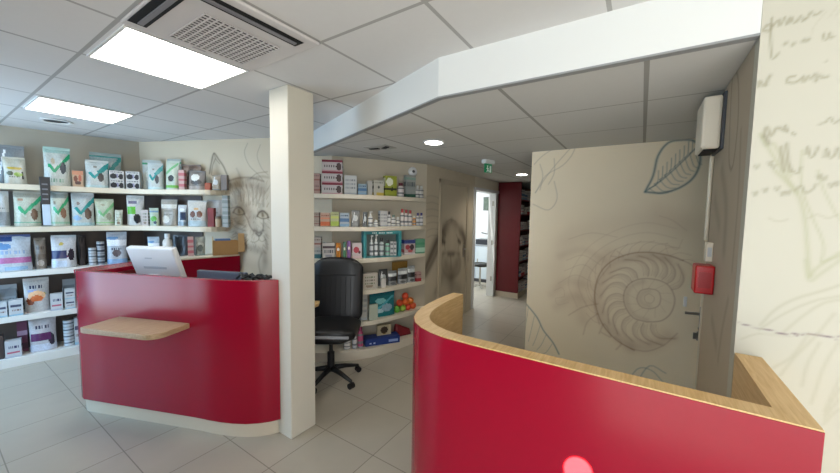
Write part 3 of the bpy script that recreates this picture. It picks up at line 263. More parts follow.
('1f6068',0.014,0.75,[(-0.011,1.802),(-0.021,1.828),(-0.031,1.853),(-0.042,1.878),(-0.051,1.904),(-0.059,1.932),(-0.065,1.963),(-0.069,1.997),(-0.073,2.032),(-0.077,2.064),(-0.084,2.093),(-0.094,2.118),(-0.105,2.141),(-0.117,2.161),(-0.131,2.178),(-0.145,2.192),(-0.16,2.2),(-0.176,2.205),(-0.193,2.207),(-0.211,2.207),(-0.227,2.207),(-0.244,2.207),(-0.262,2.205),(-0.279,2.203),(-0.295,2.198),(-0.309,2.191),(-0.32,2.181),(-0.33,2.168),(-0.338,2.153),(-0.344,2.137),(-0.349,2.118),(-0.352,2.097),(-0.354,2.072),(-0.354,2.045),(-0.353,2.02),(-0.35,1.996),(-0.346,1.974),(-0.34,1.953),(-0.333,1.933),(-0.324,1.915),(-0.313,1.897),(-0.301,1.881),(-0.287,1.867),(-0.271,1.853),(-0.254,1.841),(-0.236,1.829),(-0.216,1.819),(-0.195,1.81),(-0.173,1.802),(-0.15,1.796),(-0.127,1.792),(-0.105,1.791),(-0.082,1.792),(-0.058,1.796),(-0.035,1.799),(-0.011,1.802)]),
('1f6068',0.01,0.6,[(-0.011,1.802),(-0.033,1.821),(-0.056,1.839),(-0.078,1.857),(-0.1,1.876),(-0.122,1.897),(-0.144,1.92),(-0.166,1.944),(-0.188,1.968),(-0.21,1.993),(-0.231,2.019),(-0.253,2.045),(-0.274,2.071),(-0.294,2.098),(-0.315,2.124),(-0.335,2.15)]),
('1f6068',0.006,0.5,[(-0.038,1.831),(-0.057,1.842),(-0.077,1.852),(-0.09,1.87),(-0.095,1.9),(-0.095,1.937),(-0.094,1.974)]),
('1f6068',0.006,0.45,[(-0.038,1.831),(-0.059,1.814),(-0.08,1.797),(-0.101,1.786),(-0.123,1.785),(-0.145,1.789),(-0.167,1.794)]),
('1f6068',0.006,0.5,[(-0.071,1.866),(-0.088,1.876),(-0.106,1.886),(-0.118,1.904),(-0.122,1.933),(-0.122,1.97),(-0.121,2.006)]),
('1f6068',0.006,0.45,[(-0.071,1.866),(-0.091,1.845),(-0.11,1.823),(-0.13,1.807),(-0.15,1.802),(-0.17,1.802),(-0.191,1.803)]),
('1f6068',0.006,0.5,[(-0.104,1.901),(-0.119,1.911),(-0.134,1.92),(-0.145,1.937),(-0.149,1.966),(-0.148,2.002),(-0.148,2.038)]),
('1f6068',0.006,0.45,[(-0.104,1.901),(-0.121,1.877),(-0.139,1.853),(-0.157,1.836),(-0.176,1.829),(-0.195,1.829),(-0.213,1.829)]),
('1f6068',0.006,0.5,[(-0.135,1.935),(-0.149,1.944),(-0.162,1.953),(-0.172,1.97),(-0.175,1.998),(-0.175,2.034),(-0.174,2.069)]),
('1f6068',0.006,0.45,[(-0.135,1.935),(-0.152,1.909),(-0.168,1.884),(-0.184,1.865),(-0.201,1.857),(-0.218,1.856),(-0.235,1.855)]),
('1f6068',0.006,0.5,[(-0.167,1.969),(-0.179,1.978),(-0.19,1.986),(-0.199,2.002),(-0.201,2.03),(-0.201,2.065),(-0.2,2.1)]),
('1f6068',0.006,0.45,[(-0.167,1.969),(-0.182,1.941),(-0.196,1.913),(-0.211,1.893),(-0.226,1.884),(-0.242,1.882),(-0.258,1.88)]),
('1f6068',0.006,0.5,[(-0.198,2.002),(-0.208,2.01),(-0.218,2.019),(-0.225,2.034),(-0.227,2.061),(-0.226,2.096),(-0.225,2.13)]),
('1f6068',0.006,0.45,[(-0.198,2.002),(-0.211,1.972),(-0.224,1.943),(-0.238,1.921),(-0.251,1.911),(-0.265,1.908),(-0.279,1.905)]),
('1f6068',0.006,0.5,[(-0.228,2.035),(-0.237,2.043),(-0.245,2.051),(-0.251,2.066),(-0.253,2.093),(-0.252,2.127),(-0.251,2.16)]),
('1f6068',0.006,0.45,[(-0.228,2.035),(-0.24,2.003),(-0.252,1.972),(-0.264,1.948),(-0.276,1.937),(-0.289,1.934),(-0.301,1.93)]),
('1f6068',0.006,0.5,[(-0.259,2.067),(-0.265,2.075),(-0.272,2.082),(-0.277,2.097),(-0.278,2.123),(-0.277,2.157),(-0.276,2.19)]),
('1f6068',0.006,0.45,[(-0.259,2.067),(-0.269,2.034),(-0.279,2.001),(-0.29,1.976),(-0.3,1.963),(-0.311,1.959),(-0.322,1.955)]),
('1f6068',0.006,0.5,[(-0.288,2.099),(-0.294,2.103),(-0.299,2.107),(-0.302,2.118),(-0.303,2.14),(-0.302,2.17),(-0.302,2.199)]),
('1f6068',0.006,0.45,[(-0.288,2.099),(-0.297,2.064),(-0.306,2.029),(-0.315,2.002),(-0.324,1.989),(-0.334,1.984),(-0.344,1.979)]),
('1f6068',0.006,0.5,[(-0.318,2.13),(-0.322,2.129),(-0.326,2.127),(-0.328,2.132),(-0.329,2.149),(-0.329,2.173),(-0.328,2.196)]),
('1f6068',0.006,0.45,[(-0.318,2.13),(-0.325,2.094),(-0.333,2.057),(-0.34,2.029),(-0.348,2.015),(-0.356,2.009),(-0.365,2.004)]),
('8a8070',0.008,0.38,[(0.906,2.09),(0.888,2.11),(0.871,2.129),(0.852,2.148),(0.829,2.167),(0.801,2.186),(0.769,2.205),(0.736,2.222),(0.701,2.237),(0.662,2.249),(0.619,2.261),(0.58,2.267),(0.554,2.264),(0.543,2.25),(0.543,2.227),(0.549,2.199),(0.56,2.172),(0.573,2.145),(0.593,2.117),(0.616,2.089),(0.644,2.063),(0.678,2.041),(0.718,2.022),(0.759,2.001),(0.794,1.975),(0.821,1.939),(0.843,1.899),(0.863,1.855),(0.885,1.813)]),
('8a8070',0.008,0.38,[(0.885,1.813),(0.85,1.867),(0.816,1.921),(0.781,1.974),(0.744,2.026),(0.704,2.077),(0.661,2.127),(0.618,2.177),(0.576,2.225)]),
('8a8070',0.008,0.38,[(0.842,1.839),(0.836,1.874),(0.828,1.909),(0.823,1.944),(0.821,1.976),(0.825,2.005),(0.833,2.033),(0.843,2.06),(0.852,2.087)]),
('8a8070',0.008,0.38,[(0.765,1.892),(0.751,1.918),(0.737,1.943),(0.725,1.97),(0.717,1.998),(0.715,2.029),(0.716,2.063),(0.72,2.098),(0.723,2.132)]),
('8a8070',0.008,0.38,[(0.902,1.701),(0.863,1.683),(0.823,1.663),(0.786,1.648),(0.755,1.646),(0.729,1.661),(0.707,1.687),(0.69,1.72),(0.681,1.755),(0.682,1.791),(0.691,1.832),(0.703,1.875),(0.714,1.917)]),
('1f6068',0.008,0.38,[(0.062,0.067),(0.038,0.128),(0.015,0.19),(-0.009,0.246),(-0.033,0.286),(-0.058,0.306),(-0.084,0.313),(-0.11,0.31),(-0.134,0.304),(-0.156,0.291),(-0.176,0.272),(-0.196,0.249),(-0.216,0.228)]),
('1f6068',0.008,0.38,[(-0.039,0.175),(-0.058,0.222),(-0.077,0.271),(-0.097,0.313),(-0.12,0.34),(-0.146,0.345),(-0.174,0.335),(-0.203,0.319),(-0.232,0.306)])],
'hand':[('857f66',0.0068000000000000005,0.6,[(-0.305,2.227),(-0.308,2.23),(-0.31,2.234),(-0.312,2.237),(-0.314,2.239),(-0.318,2.238),(-0.321,2.237),(-0.324,2.235),(-0.326,2.232),(-0.326,2.229),(-0.324,2.225),(-0.322,2.221),(-0.32,2.219),(-0.317,2.219),(-0.314,2.22),(-0.31,2.221),(-0.307,2.223)]),
('857f66',0.00612,0.6,[(-0.324,2.259),(-0.324,2.248),(-0.324,2.236),(-0.324,2.224),(-0.324,2.212),(-0.325,2.199),(-0.326,2.185),(-0.327,2.171),(-0.328,2.16),(-0.329,2.15),(-0.33,2.141),(-0.331,2.135),(-0.332,2.13),(-0.334,2.128),(-0.337,2.127),(-0.339,2.129),(-0.341,2.13),(-0.342,2.132),(-0.344,2.135),(-0.345,2.138),(-0.347,2.141)]),
('857f66',0.00612,0.6,[(-0.329,2.235),(-0.331,2.237),(-0.333,2.24),(-0.335,2.242),(-0.337,2.244),(-0.338,2.246),(-0.34,2.247),(-0.341,2.248),(-0.342,2.247),(-0.342,2.244),(-0.341,2.239),(-0.341,2.234),(-0.341,2.231),(-0.343,2.23),(-0.345,2.23),(-0.347,2.231),(-0.349,2.233),(-0.35,2.238),(-0.351,2.243),(-0.352,2.249),(-0.354,2.251),(-0.355,2.248),(-0.357,2.241),(-0.359,2.235),(-0.36,2.23),(-0.361,2.229),(-0.363,2.23),(-0.364,2.231),(-0.365,2.234),(-0.366,2.237),(-0.366,2.242),(-0.367,2.247),(-0.368,2.248),(-0.37,2.246),(-0.372,2.24),(-0.374,2.234),(-0.376,2.23),(-0.378,2.229),(-0.379,2.229),(-0.381,2.23),(-0.383,2.231),(-0.385,2.234),(-0.387,2.239),(-0.389,2.243),(-0.39,2.244),(-0.392,2.242),(-0.393,2.237),(-0.394,2.232),(-0.396,2.229),(-0.398,2.229),(-0.4,2.231),(-0.402,2.233),(-0.404,2.234)]),
('857f66',0.00544,0.54,[(-0.404,2.234),(-0.406,2.239),(-0.408,2.245),(-0.41,2.249),(-0.412,2.251),(-0.414,2.25),(-0.416,2.246),(-0.418,2.242),(-0.42,2.239),(-0.421,2.238),(-0.423,2.238),(-0.425,2.239),(-0.427,2.24),(-0.429,2.241),(-0.431,2.243),(-0.433,2.245),(-0.435,2.247)]),
('857f66',0.00816,0.6,[(-0.36,2.166),(-0.363,2.17)]),
('857f66',0.00816,0.6,[(-0.378,2.159),(-0.381,2.164)]),
('857f66',0.00816,0.6,[(-0.4,2.165),(-0.403,2.169)]),
('857f66',0.00816,0.6,[(-0.41,2.164),(-0.413,2.168)]),
('857f66',0.00612,0.6,[(-0.444,2.176),(-0.444,2.171),(-0.445,2.167),(-0.446,2.163),(-0.447,2.16),(-0.448,2.158),(-0.45,2.158),(-0.452,2.158),(-0.453,2.16),(-0.455,2.163),(-0.455,2.168),(-0.456,2.173),(-0.457,2.175),(-0.457,2.173),(-0.458,2.168),(-0.458,2.163),(-0.459,2.16),(-0.46,2.159),(-0.462,2.16),(-0.463,2.161),(-0.465,2.161)]),
('857f66',0.00816,0.6,[(-0.308,2.042),(-0.307,2.047),(-0.306,2.053),(-0.306,2.057),(-0.307,2.059),(-0.31,2.056),(-0.314,2.05),(-0.319,2.044),(-0.322,2.042),(-0.324,2.043),(-0.324,2.048),(-0.325,2.053),(-0.326,2.058),(-0.327,2.062),(-0.329,2.066),(-0.33,2.069),(-0.332,2.073)]),
('857f66',0.0068000000000000005,0.6,[(-0.389,2.059),(-0.386,2.059),(-0.382,2.059),(-0.379,2.059),(-0.376,2.058),(-0.374,2.055),(-0.373,2.051),(-0.373,2.046),(-0.374,2.043),(-0.376,2.041),(-0.38,2.04),(-0.384,2.039),(-0.387,2.039),(-0.391,2.039),(-0.394,2.04),(-0.397,2.042),(-0.4,2.044),(-0.403,2.047),(-0.406,2.05),(-0.408,2.054),(-0.409,2.055),(-0.409,2.052),(-0.407,2.048),(-0.406,2.043),(-0.406,2.04),(-0.407,2.039),(-0.41,2.039),(-0.413,2.039),(-0.415,2.041),(-0.416,2.043),(-0.416,2.047),(-0.417,2.051),(-0.418,2.053),(-0.419,2.052),(-0.422,2.049),(-0.424,2.046),(-0.426,2.045),(-0.428,2.047),(-0.431,2.052),(-0.433,2.056),(-0.435,2.057),(-0.436,2.052),(-0.436,2.045),(-0.436,2.037),(-0.437,2.034),(-0.438,2.036),(-0.44,2.041),(-0.442,2.047),(-0.443,2.05),(-0.445,2.05),(-0.447,2.047),(-0.449,2.044),(-0.451,2.043),(-0.454,2.042),(-0.457,2.043),(-0.46,2.043),(-0.462,2.044)]),
('857f66',0.00408,0.48,[(-0.453,2.089),(-0.457,2.093)]),
('857f66',0.00884,0.6,[(-0.327,1.874),(-0.329,1.883),(-0.33,1.893),(-0.332,1.901),(-0.334,1.904),(-0.337,1.9),(-0.34,1.89),(-0.343,1.88),(-0.346,1.876),(-0.349,1.879),(-0.352,1.886),(-0.355,1.894),(-0.359,1.899),(-0.363,1.899),(-0.368,1.896),(-0.372,1.893),(-0.377,1.889)]),
('857f66',0.0068000000000000005,0.6,[(-0.378,1.904),(-0.384,1.884)]),
('857f66',0.0068000000000000005,0.6,[(-0.396,1.878),(-0.401,1.872)]),
('857f66',0.00544,0.54,[(-0.453,1.899),(-0.457,1.9),(-0.461,1.901),(-0.464,1.902),(-0.467,1.904),(-0.469,1.907),(-0.471,1.911),(-0.473,1.915),(-0.475,1.916),(-0.478,1.913),(-0.48,1.907),(-0.483,1.902),(-0.486,1.899),(-0.489,1.9),(-0.493,1.903),(-0.496,1.907),(-0.5,1.911)]),
('6d6a50',0.013600000000000001,0.66,[(-0.331,1.873),(-0.334,1.865),(-0.337,1.857),(-0.34,1.849)]),
('a5a488',0.00952,0.6,[(-0.32,1.883),(-0.326,1.871),(-0.331,1.858),(-0.337,1.846),(-0.344,1.832),(-0.351,1.817),(-0.359,1.801),(-0.368,1.785),(-0.376,1.769),(-0.383,1.754),(-0.39,1.738),(-0.397,1.724),(-0.403,1.712),(-0.408,1.703),(-0.412,1.697),(-0.416,1.691),(-0.42,1.685)]),
('a5a488',0.00952,0.54,[(-0.355,1.848),(-0.362,1.833),(-0.369,1.819),(-0.376,1.804),(-0.382,1.791),(-0.387,1.777),(-0.392,1.765),(-0.396,1.752),(-0.401,1.74)]),
('857f66',0.00816,0.6,[(-0.373,1.835),(-0.374,1.824),(-0.375,1.812),(-0.376,1.801),(-0.377,1.791),(-0.379,1.782),(-0.381,1.773),(-0.382,1.765),(-0.384,1.757)]),
('857f66',0.00816,0.6,[(-0.385,1.845),(-0.386,1.831),(-0.388,1.816),(-0.39,1.802),(-0.391,1.79),(-0.393,1.78),(-0.396,1.772),(-0.398,1.764),(-0.4,1.756)]),
('a5a488',0.01088,0.6,[(-0.364,1.758),(-0.374,1.745),(-0.385,1.732),(-0.394,1.72),(-0.403,1.707),(-0.411,1.695),(-0.417,1.684),(-0.424,1.672),(-0.429,1.657),(-0.434,1.638),(-0.439,1.616),(-0.443,1.592),(-0.446,1.57),(-0.449,1.547),(-0.451,1.525),(-0.454,1.503),(-0.456,1.482),(-0.458,1.464),(-0.46,1.448),(-0.463,1.433),(-0.465,1.417)]),
('a5a488',0.0068000000000000005,0.54,[(-0.422,1.82),(-0.422,1.804),(-0.422,1.788),(-0.422,1.771),(-0.423,1.755),(-0.424,1.739),(-0.425,1.724),(-0.427,1.708),(-0.431,1.69),(-0.437,1.669),(-0.444,1.646),(-0.452,1.623),(-0.459,1.603),(-0.465,1.586),(-0.471,1.57),(-0.477,1.557),(-0.481,1.544),(-0.484,1.533),(-0.487,1.524),(-0.488,1.516),(-0.489,1.507),(-0.489,1.496),(-0.489,1.485),(-0.487,1.474),(-0.487,1.463)]),
('a5a488',0.00952,0.54,[(-0.464,1.411),(-0.467,1.418),(-0.47,1.426),(-0.473,1.433),(-0.477,1.44),(-0.482,1.448),(-0.488,1.455),(-0.494,1.462),(-0.5,1.47),(-0.507,1.477),(-0.514,1.484),(-0.52,1.492),(-0.527,1.499)]),
('a5a488',0.00816,0.48,[(-0.49,1.463),(-0.5,1.47),(-0.509,1.476),(-0.518,1.482),(-0.527,1.488)]),
('a5a488',0.0068000000000000005,0.48,[(-0.46,1.753),(-0.463,1.74),(-0.466,1.728),(-0.47,1.714),(-0.474,1.699),(-0.481,1.681),(-0.489,1.661),(-0.497,1.641),(-0.504,1.625),(-0.509,1.614),(-0.513,1.607),(-0.517,1.6),(-0.52,1.594)]),
('857f66',0.00612,0.6,[(-0.43,1.809),(-0.431,1.815),(-0.431,1.823),(-0.432,1.828),(-0.433,1.83),(-0.435,1.824),(-0.437,1.814),(-0.44,1.803),(-0.442,1.797),(-0.445,1.797),(-0.448,1.802),(-0.45,1.807),(-0.452,1.812),(-0.453,1.816),(-0.454,1.82),(-0.454,1.824),(-0.455,1.828)]),
('857f66',0.00612,0.6,[(-0.471,1.795),(-0.472,1.803),(-0.472,1.811),(-0.473,1.818),(-0.474,1.821),(-0.476,1.816),(-0.479,1.807),(-0.482,1.797),(-0.484,1.792),(-0.487,1.792),(-0.489,1.795),(-0.492,1.799),(-0.493,1.803),(-0.495,1.809),(-0.495,1.815),(-0.496,1.82),(-0.496,1.822),(-0.498,1.818),(-0.5,1.81),(-0.502,1.801),(-0.504,1.792)]),
('857f66',0.00748,0.48,[(-0.314,1.778),(-0.316,1.772),(-0.318,1.769),(-0.32,1.773),(-0.322,1.78)]),
('857f66',0.00748,0.48,[(-0.346,1.787),(-0.348,1.782),(-0.35,1.778),(-0.352,1.782),(-0.354,1.789)]),
('857f66',0.00748,0.48,[(-0.355,1.776),(-0.357,1.77),(-0.359,1.767),(-0.361,1.771),(-0.363,1.777)]),
('857f66',0.00748,0.48,[(-0.316,1.687),(-0.318,1.681),(-0.32,1.677),(-0.322,1.682),(-0.324,1.689)]),
('857f66',0.00748,0.48,[(-0.34,1.697),(-0.342,1.692),(-0.344,1.688),(-0.346,1.693),(-0.348,1.7)]),
('857f66',0.00748,0.48,[(-0.368,1.702),(-0.37,1.697),(-0.372,1.693),(-0.374,1.698),(-0.376,1.704)]),
('857f66',0.00748,0.48,[(-0.383,1.685),(-0.384,1.679),(-0.386,1.676),(-0.388,1.681),(-0.39,1.687)]),
('857f66',0.00748,0.48,[(-0.395,1.688),(-0.397,1.683),(-0.399,1.679),(-0.401,1.684),(-0.403,1.69)]),
('857f66',0.00748,0.48,[(-0.461,1.737),(-0.463,1.732),(-0.464,1.728),(-0.466,1.733),(-0.468,1.739)]),
('857f66',0.00748,0.48,[(-0.472,1.731),(-0.474,1.726),(-0.476,1.723),(-0.477,1.727),(-0.479,1.733)]),
('857f66',0.00748,0.48,[(-0.488,1.71),(-0.49,1.704),(-0.491,1.701),(-0.493,1.705),(-0.495,1.711)]),
('857f66',0.00748,0.48,[(-0.5,1.714),(-0.501,1.709),(-0.503,1.706),(-0.505,1.71),(-0.506,1.716)]),
('857f66',0.0068000000000000005,0.48,[(-0.404,1.756),(-0.407,1.753),(-0.41,1.75),(-0.413,1.747),(-0.416,1.747),(-0.418,1.75),(-0.419,1.755),(-0.421,1.761),(-0.422,1.766)]),
('857f66',0.0068000000000000005,0.48,[(-0.415,1.692),(-0.418,1.697),(-0.421,1.702),(-0.423,1.705),(-0.426,1.706),(-0.429,1.702),(-0.432,1.695),(-0.435,1.688),(-0.439,1.684),(-0.442,1.684),(-0.446,1.687),(-0.45,1.691),(-0.453,1.695),(-0.455,1.698),(-0.456,1.702),(-0.458,1.706),(-0.459,1.711)]),
('a09b84',0.00612,0.36,[(-0.358,1.601),(-0.363,1.597),(-0.369,1.594),(-0.374,1.591),(-0.379,1.59),(-0.385,1.59),(-0.391,1.592),(-0.397,1.594),(-0.402,1.596)]),
('a09b84',0.00612,0.36,[(-0.451,1.603),(-0.456,1.606),(-0.46,1.61),(-0.464,1.613),(-0.469,1.614),(-0.474,1.612),(-0.48,1.609),(-0.486,1.605),(-0.491,1.604),(-0.497,1.605),(-0.502,1.608),(-0.507,1.611),(-0.512,1.615)]),
('7a6a72',0.0034000000000000002,0.8999999999999999,[(-0.307,1.229),(-0.315,1.227),(-0.322,1.225),(-0.33,1.224),(-0.339,1.222),(-0.35,1.221),(-0.362,1.221),(-0.374,1.22),(-0.384,1.219),(-0.393,1.217),(-0.4,1.215),(-0.407,1.213),(-0.415,1.213),(-0.425,1.214),(-0.436,1.217),(-0.448,1.22),(-0.46,1.222),(-0.472,1.223),(-0.485,1.224),(-0.497,1.224),(-0.508,1.224),(-0.517,1.225),(-0.526,1.227),(-0.534,1.228),(-0.542,1.23)]),
('7a6a72',0.00272,0.6,[(-0.402,1.216),(-0.41,1.214),(-0.418,1.211),(-0.426,1.209),(-0.436,1.209),(-0.449,1.213),(-0.463,1.219),(-0.478,1.226),(-0.492,1.229),(-0.504,1.229),(-0.516,1.226),(-0.527,1.223),(-0.538,1.219)]),
('a09b84',0.00816,0.42,[(-0.361,1.233),(-0.37,1.249),(-0.378,1.266),(-0.387,1.282),(-0.397,1.296),(-0.408,1.309),(-0.419,1.32),(-0.432,1.331),(-0.444,1.34),(-0.458,1.349),(-0.472,1.357),(-0.486,1.365),(-0.498,1.372),(-0.507,1.378),(-0.516,1.383),(-0.523,1.389),(-0.531,1.394)]),
('a09b84',0.0068000000000000005,0.384,[(-0.358,1.213),(-0.372,1.231),(-0.386,1.248),(-0.4,1.265),(-0.415,1.281),(-0.43,1.295),(-0.446,1.31),(-0.462,1.322),(-0.477,1.333),(-0.491,1.342),(-0.506,1.348),(-0.52,1.354),(-0.533,1.36)]),
('a09b84',0.00816,0.36,[(-0.419,1.22),(-0.43,1.238),(-0.442,1.257),(-0.453,1.274),(-0.464,1.289),(-0.474,1.302),(-0.483,1.314),(-0.492,1.323),(-0.5,1.331),(-0.509,1.337),(-0.518,1.341),(-0.526,1.345),(-0.534,1.348)]),
('a09b84',0.00816,0.336,[(-0.42,1.07),(-0.427,1.088),(-0.434,1.106),(-0.441,1.123),(-0.449,1.141),(-0.457,1.157),(-0.466,1.174),(-0.475,1.191),(-0.485,1.21),(-0.495,1.231),(-0.505,1.254),(-0.515,1.278),(-0.525,1.301)]),
('a09b84',0.00816,0.336,[(-0.471,1.048),(-0.473,1.067),(-0.474,1.086),(-0.476,1.105),(-0.479,1.124),(-0.483,1.143),(-0.489,1.163),(-0.495,1.182),(-0.501,1.202)]),
('a09b84',0.00816,0.336,[(-0.401,1.09),(-0.411,1.102),(-0.421,1.112),(-0.431,1.124),(-0.441,1.138),(-0.45,1.158),(-0.459,1.18),(-0.467,1.203),(-0.476,1.226)]),
('a09b84',0.00816,0.336,[(-0.495,0.995),(-0.5,1.027),(-0.505,1.061),(-0.509,1.093),(-0.514,1.121),(-0.52,1.146),(-0.526,1.168),(-0.533,1.189),(-0.539,1.21)]),
('a5a488',0.00952,0.48,[(-0.452,1.466),(-0.454,1.454),(-0.455,1.441),(-0.457,1.429),(-0.459,1.42),(-0.461,1.412),(-0.463,1.405),(-0.465,1.401),(-0.468,1.4),(-0.472,1.402),(-0.476,1.407),(-0.48,1.414),(-0.487,1.423),(-0.495,1.434),(-0.505,1.446),(-0.516,1.46),(-0.526,1.473)]),
('a09b84',0.00544,0.36,[(-0.315,1.172),(-0.326,1.18),(-0.336,1.188),(-0.347,1.195),(-0.359,1.201),(-0.373,1.204),(-0.389,1.204),(-0.404,1.205),(-0.42,1.205)]),
('a09b84',0.0068000000000000005,0.3,[(-0.551,1.096),(-0.548,1.084),(-0.545,1.072),(-0.542,1.059),(-0.539,1.045),(-0.536,1.03),(-0.532,1.014),(-0.529,0.997),(-0.525,0.98)]),
('a09b84',0.0068000000000000005,0.3,[(-0.554,1.064),(-0.55,1.054),(-0.547,1.044),(-0.544,1.033),(-0.54,1.022),(-0.537,1.009),(-0.534,0.995),(-0.53,0.981),(-0.526,0.966)]),
('a09b84',0.0068000000000000005,0.3,[(-0.556,1.031),(-0.552,1.023),(-0.549,1.016),(-0.546,1.007),(-0.542,0.998),(-0.538,0.988),(-0.535,0.976),(-0.531,0.964),(-0.527,0.952)]),
('a09b84',0.0068000000000000005,0.3,[(-0.558,0.999),(-0.554,0.993),(-0.551,0.988),(-0.547,0.982),(-0.544,0.975),(-0.54,0.966),(-0.536,0.957),(-0.532,0.947),(-0.528,0.938)]),
('a09b84',0.00408,0.24,[(-0.417,2.178),(-0.418,2.184),(-0.418,2.19),(-0.419,2.197),(-0.422,2.204),(-0.426,2.213),(-0.432,2.222),(-0.438,2.232),(-0.444,2.242)]),
('a09b84',0.0034000000000000002,0.24,[(-0.452,2.222),(-0.456,2.23),(-0.46,2.237),(-0.464,2.245),(-0.468,2.252)]),
('a09b84',0.0034000000000000002,0.24,[(-0.464,2.218),(-0.467,2.225),(-0.471,2.232),(-0.474,2.238),(-0.477,2.245)])],
'side':[('5a4a3a',0.014,0.5,[(2.02,2.245),(1.994,2.231),(1.969,2.22),(1.944,2.209),(1.922,2.193),(1.903,2.172),(1.885,2.142),(1.869,2.105),(1.856,2.065),(1.845,2.025),(1.839,1.988),(1.838,1.951),(1.841,1.91),(1.846,1.87),(1.855,1.837),(1.865,1.814),(1.879,1.804),(1.897,1.801),(1.916,1.807),(1.936,1.822),(1.953,1.847),(1.968,1.887),(1.981,1.943),(1.994,2.005),(2.004,2.065),(2.012,2.114),(2.017,2.15),(2.019,2.177),(2.019,2.2),(2.019,2.221),(2.02,2.245)]),
('5a4a3a',0.05,0.3,[(2.094,1.82),(2.06,1.785),(2.024,1.752),(1.991,1.72),(1.963,1.688),(1.941,1.654),(1.928,1.618),(1.92,1.58),(1.917,1.54),(1.914,1.501),(1.909,1.462)]),
('5a4a3a',0.05,0.25,[(2.217,1.686),(2.184,1.661),(2.153,1.636),(2.122,1.611),(2.092,1.588),(2.063,1.565)]),
('5a4a3a',0.03,0.25,[(1.759,1.276),(1.772,1.25),(1.786,1.222),(1.799,1.194),(1.812,1.166),(1.823,1.137),(1.831,1.11),(1.838,1.082),(1.843,1.055),(1.848,1.027),(1.853,0.999)]),
('5a4a3a',0.02,0.3,[(1.773,1.935),(1.763,1.881),(1.752,1.827),(1.742,1.773),(1.734,1.72),(1.728,1.667),(1.726,1.614),(1.727,1.561),(1.729,1.507),(1.731,1.454),(1.733,1.399)]),
('5a4a3a',0.04,0.25,[(2.053,1.119),(2.024,1.103),(1.996,1.087),(1.97,1.072),(1.943,1.057),(1.918,1.043)])],
'cat':[('3d2d21',0.018,0.65,[(1.005,2.028),(1.013,2.061),(1.02,2.095),(1.027,2.128),(1.036,2.158),(1.044,2.19),(1.053,2.222),(1.063,2.248),(1.074,2.262),(1.087,2.257),(1.101,2.24),(1.117,2.217),(1.133,2.194),(1.149,2.174),(1.167,2.153),(1.185,2.129),(1.203,2.101),(1.22,2.066),(1.238,2.025),(1.255,1.983),(1.272,1.941)]),
('3d2d21',0.05,0.25,[(1.076,2.195),(1.087,2.168),(1.098,2.141),(1.108,2.114),(1.116,2.083),(1.122,2.049),(1.126,2.011),(1.13,1.972),(1.133,1.934)]),
('3d2d21',0.01,0.5,[(1.074,2.262),(1.079,2.245),(1.084,2.227),(1.09,2.211),(1.098,2.195),(1.109,2.18),(1.121,2.166),(1.135,2.152),(1.148,2.138)]),
('3d2d21',0.012,0.5,[(1.031,2.009),(1.036,2.038),(1.04,2.068),(1.046,2.096),(1.052,2.121),(1.06,2.142),(1.07,2.16),(1.08,2.177),(1.089,2.195)]),
('3d2d21',0.02,0.45,[(1.272,1.941),(1.302,1.949),(1.332,1.957),(1.361,1.965),(1.392,1.97),(1.424,1.974),(1.456,1.976),(1.488,1.977),(1.518,1.977),(1.546,1.975),(1.572,1.972),(1.597,1.967),(1.622,1.962),(1.648,1.956),(1.674,1.948),(1.699,1.94),(1.725,1.933)]),
('3d2d21',0.09,0.16,[(1.305,1.897),(1.358,1.903),(1.412,1.911),(1.465,1.916),(1.517,1.915),(1.569,1.906),(1.621,1.892),(1.672,1.875),(1.723,1.86)]),
('3d2d21',0.12,0.14,[(1.322,1.748),(1.326,1.693),(1.329,1.637),(1.332,1.581),(1.338,1.525),(1.346,1.469),(1.355,1.413),(1.365,1.357),(1.375,1.3)]),
('3d2d21',0.022,0.85,[(1.317,1.569),(1.325,1.581),(1.332,1.594),(1.339,1.605),(1.349,1.615),(1.36,1.622),(1.373,1.628),(1.387,1.631),(1.4,1.63),(1.414,1.625),(1.428,1.615),(1.44,1.604),(1.45,1.594),(1.457,1.585),(1.461,1.575),(1.463,1.566),(1.466,1.557)]),
('3d2d21',0.012,0.7,[(1.322,1.569),(1.334,1.562),(1.347,1.555),(1.359,1.549),(1.373,1.544),(1.387,1.542),(1.403,1.542),(1.419,1.543),(1.432,1.545),(1.443,1.547),(1.451,1.55),(1.459,1.554),(1.466,1.557)]),
('3d2d21',0.032,0.8,[(1.391,1.6),(1.395,1.574)]),
('a08038',0.05,0.25,[(1.356,1.585),(1.395,1.582),(1.433,1.579)]),
('3d2d21',0.022,0.85,[(1.634,1.53),(1.641,1.542),(1.648,1.554),(1.655,1.566),(1.664,1.575),(1.675,1.582),(1.688,1.587),(1.701,1.591),(1.714,1.59),(1.727,1.585),(1.741,1.575),(1.753,1.564),(1.763,1.554),(1.769,1.545),(1.773,1.536),(1.775,1.527),(1.779,1.518)]),
('3d2d21',0.012,0.7,[(1.638,1.53),(1.65,1.523),(1.662,1.516),(1.675,1.51),(1.688,1.505),(1.702,1.503),(1.718,1.503),(1.733,1.505),(1.745,1.506),(1.755,1.508),(1.764,1.511),(1.771,1.515),(1.779,1.518)]),
('3d2d21',0.032,0.8,[(1.705,1.561),(1.709,1.535)]),
('a08038',0.05,0.25,[(1.672,1.545),(1.709,1.542),(1.746,1.539)]),
('3d2d21',0.012,0.5,[(1.276,1.617),(1.29,1.62),(1.305,1.623),(1.319,1.626),(1.332,1.629),(1.344,1.633),(1.354,1.637),(1.365,1.641),(1.375,1.645)]),
('3d2d21',0.014,0.55,[(1.466,1.546),(1.477,1.532),(1.487,1.52),(1.498,1.506),(1.507,1.491),(1.515,1.472),(1.523,1.45),(1.53,1.429),(1.539,1.409),(1.55,1.393),(1.563,1.379),(1.576,1.365),(1.588,1.351)]),
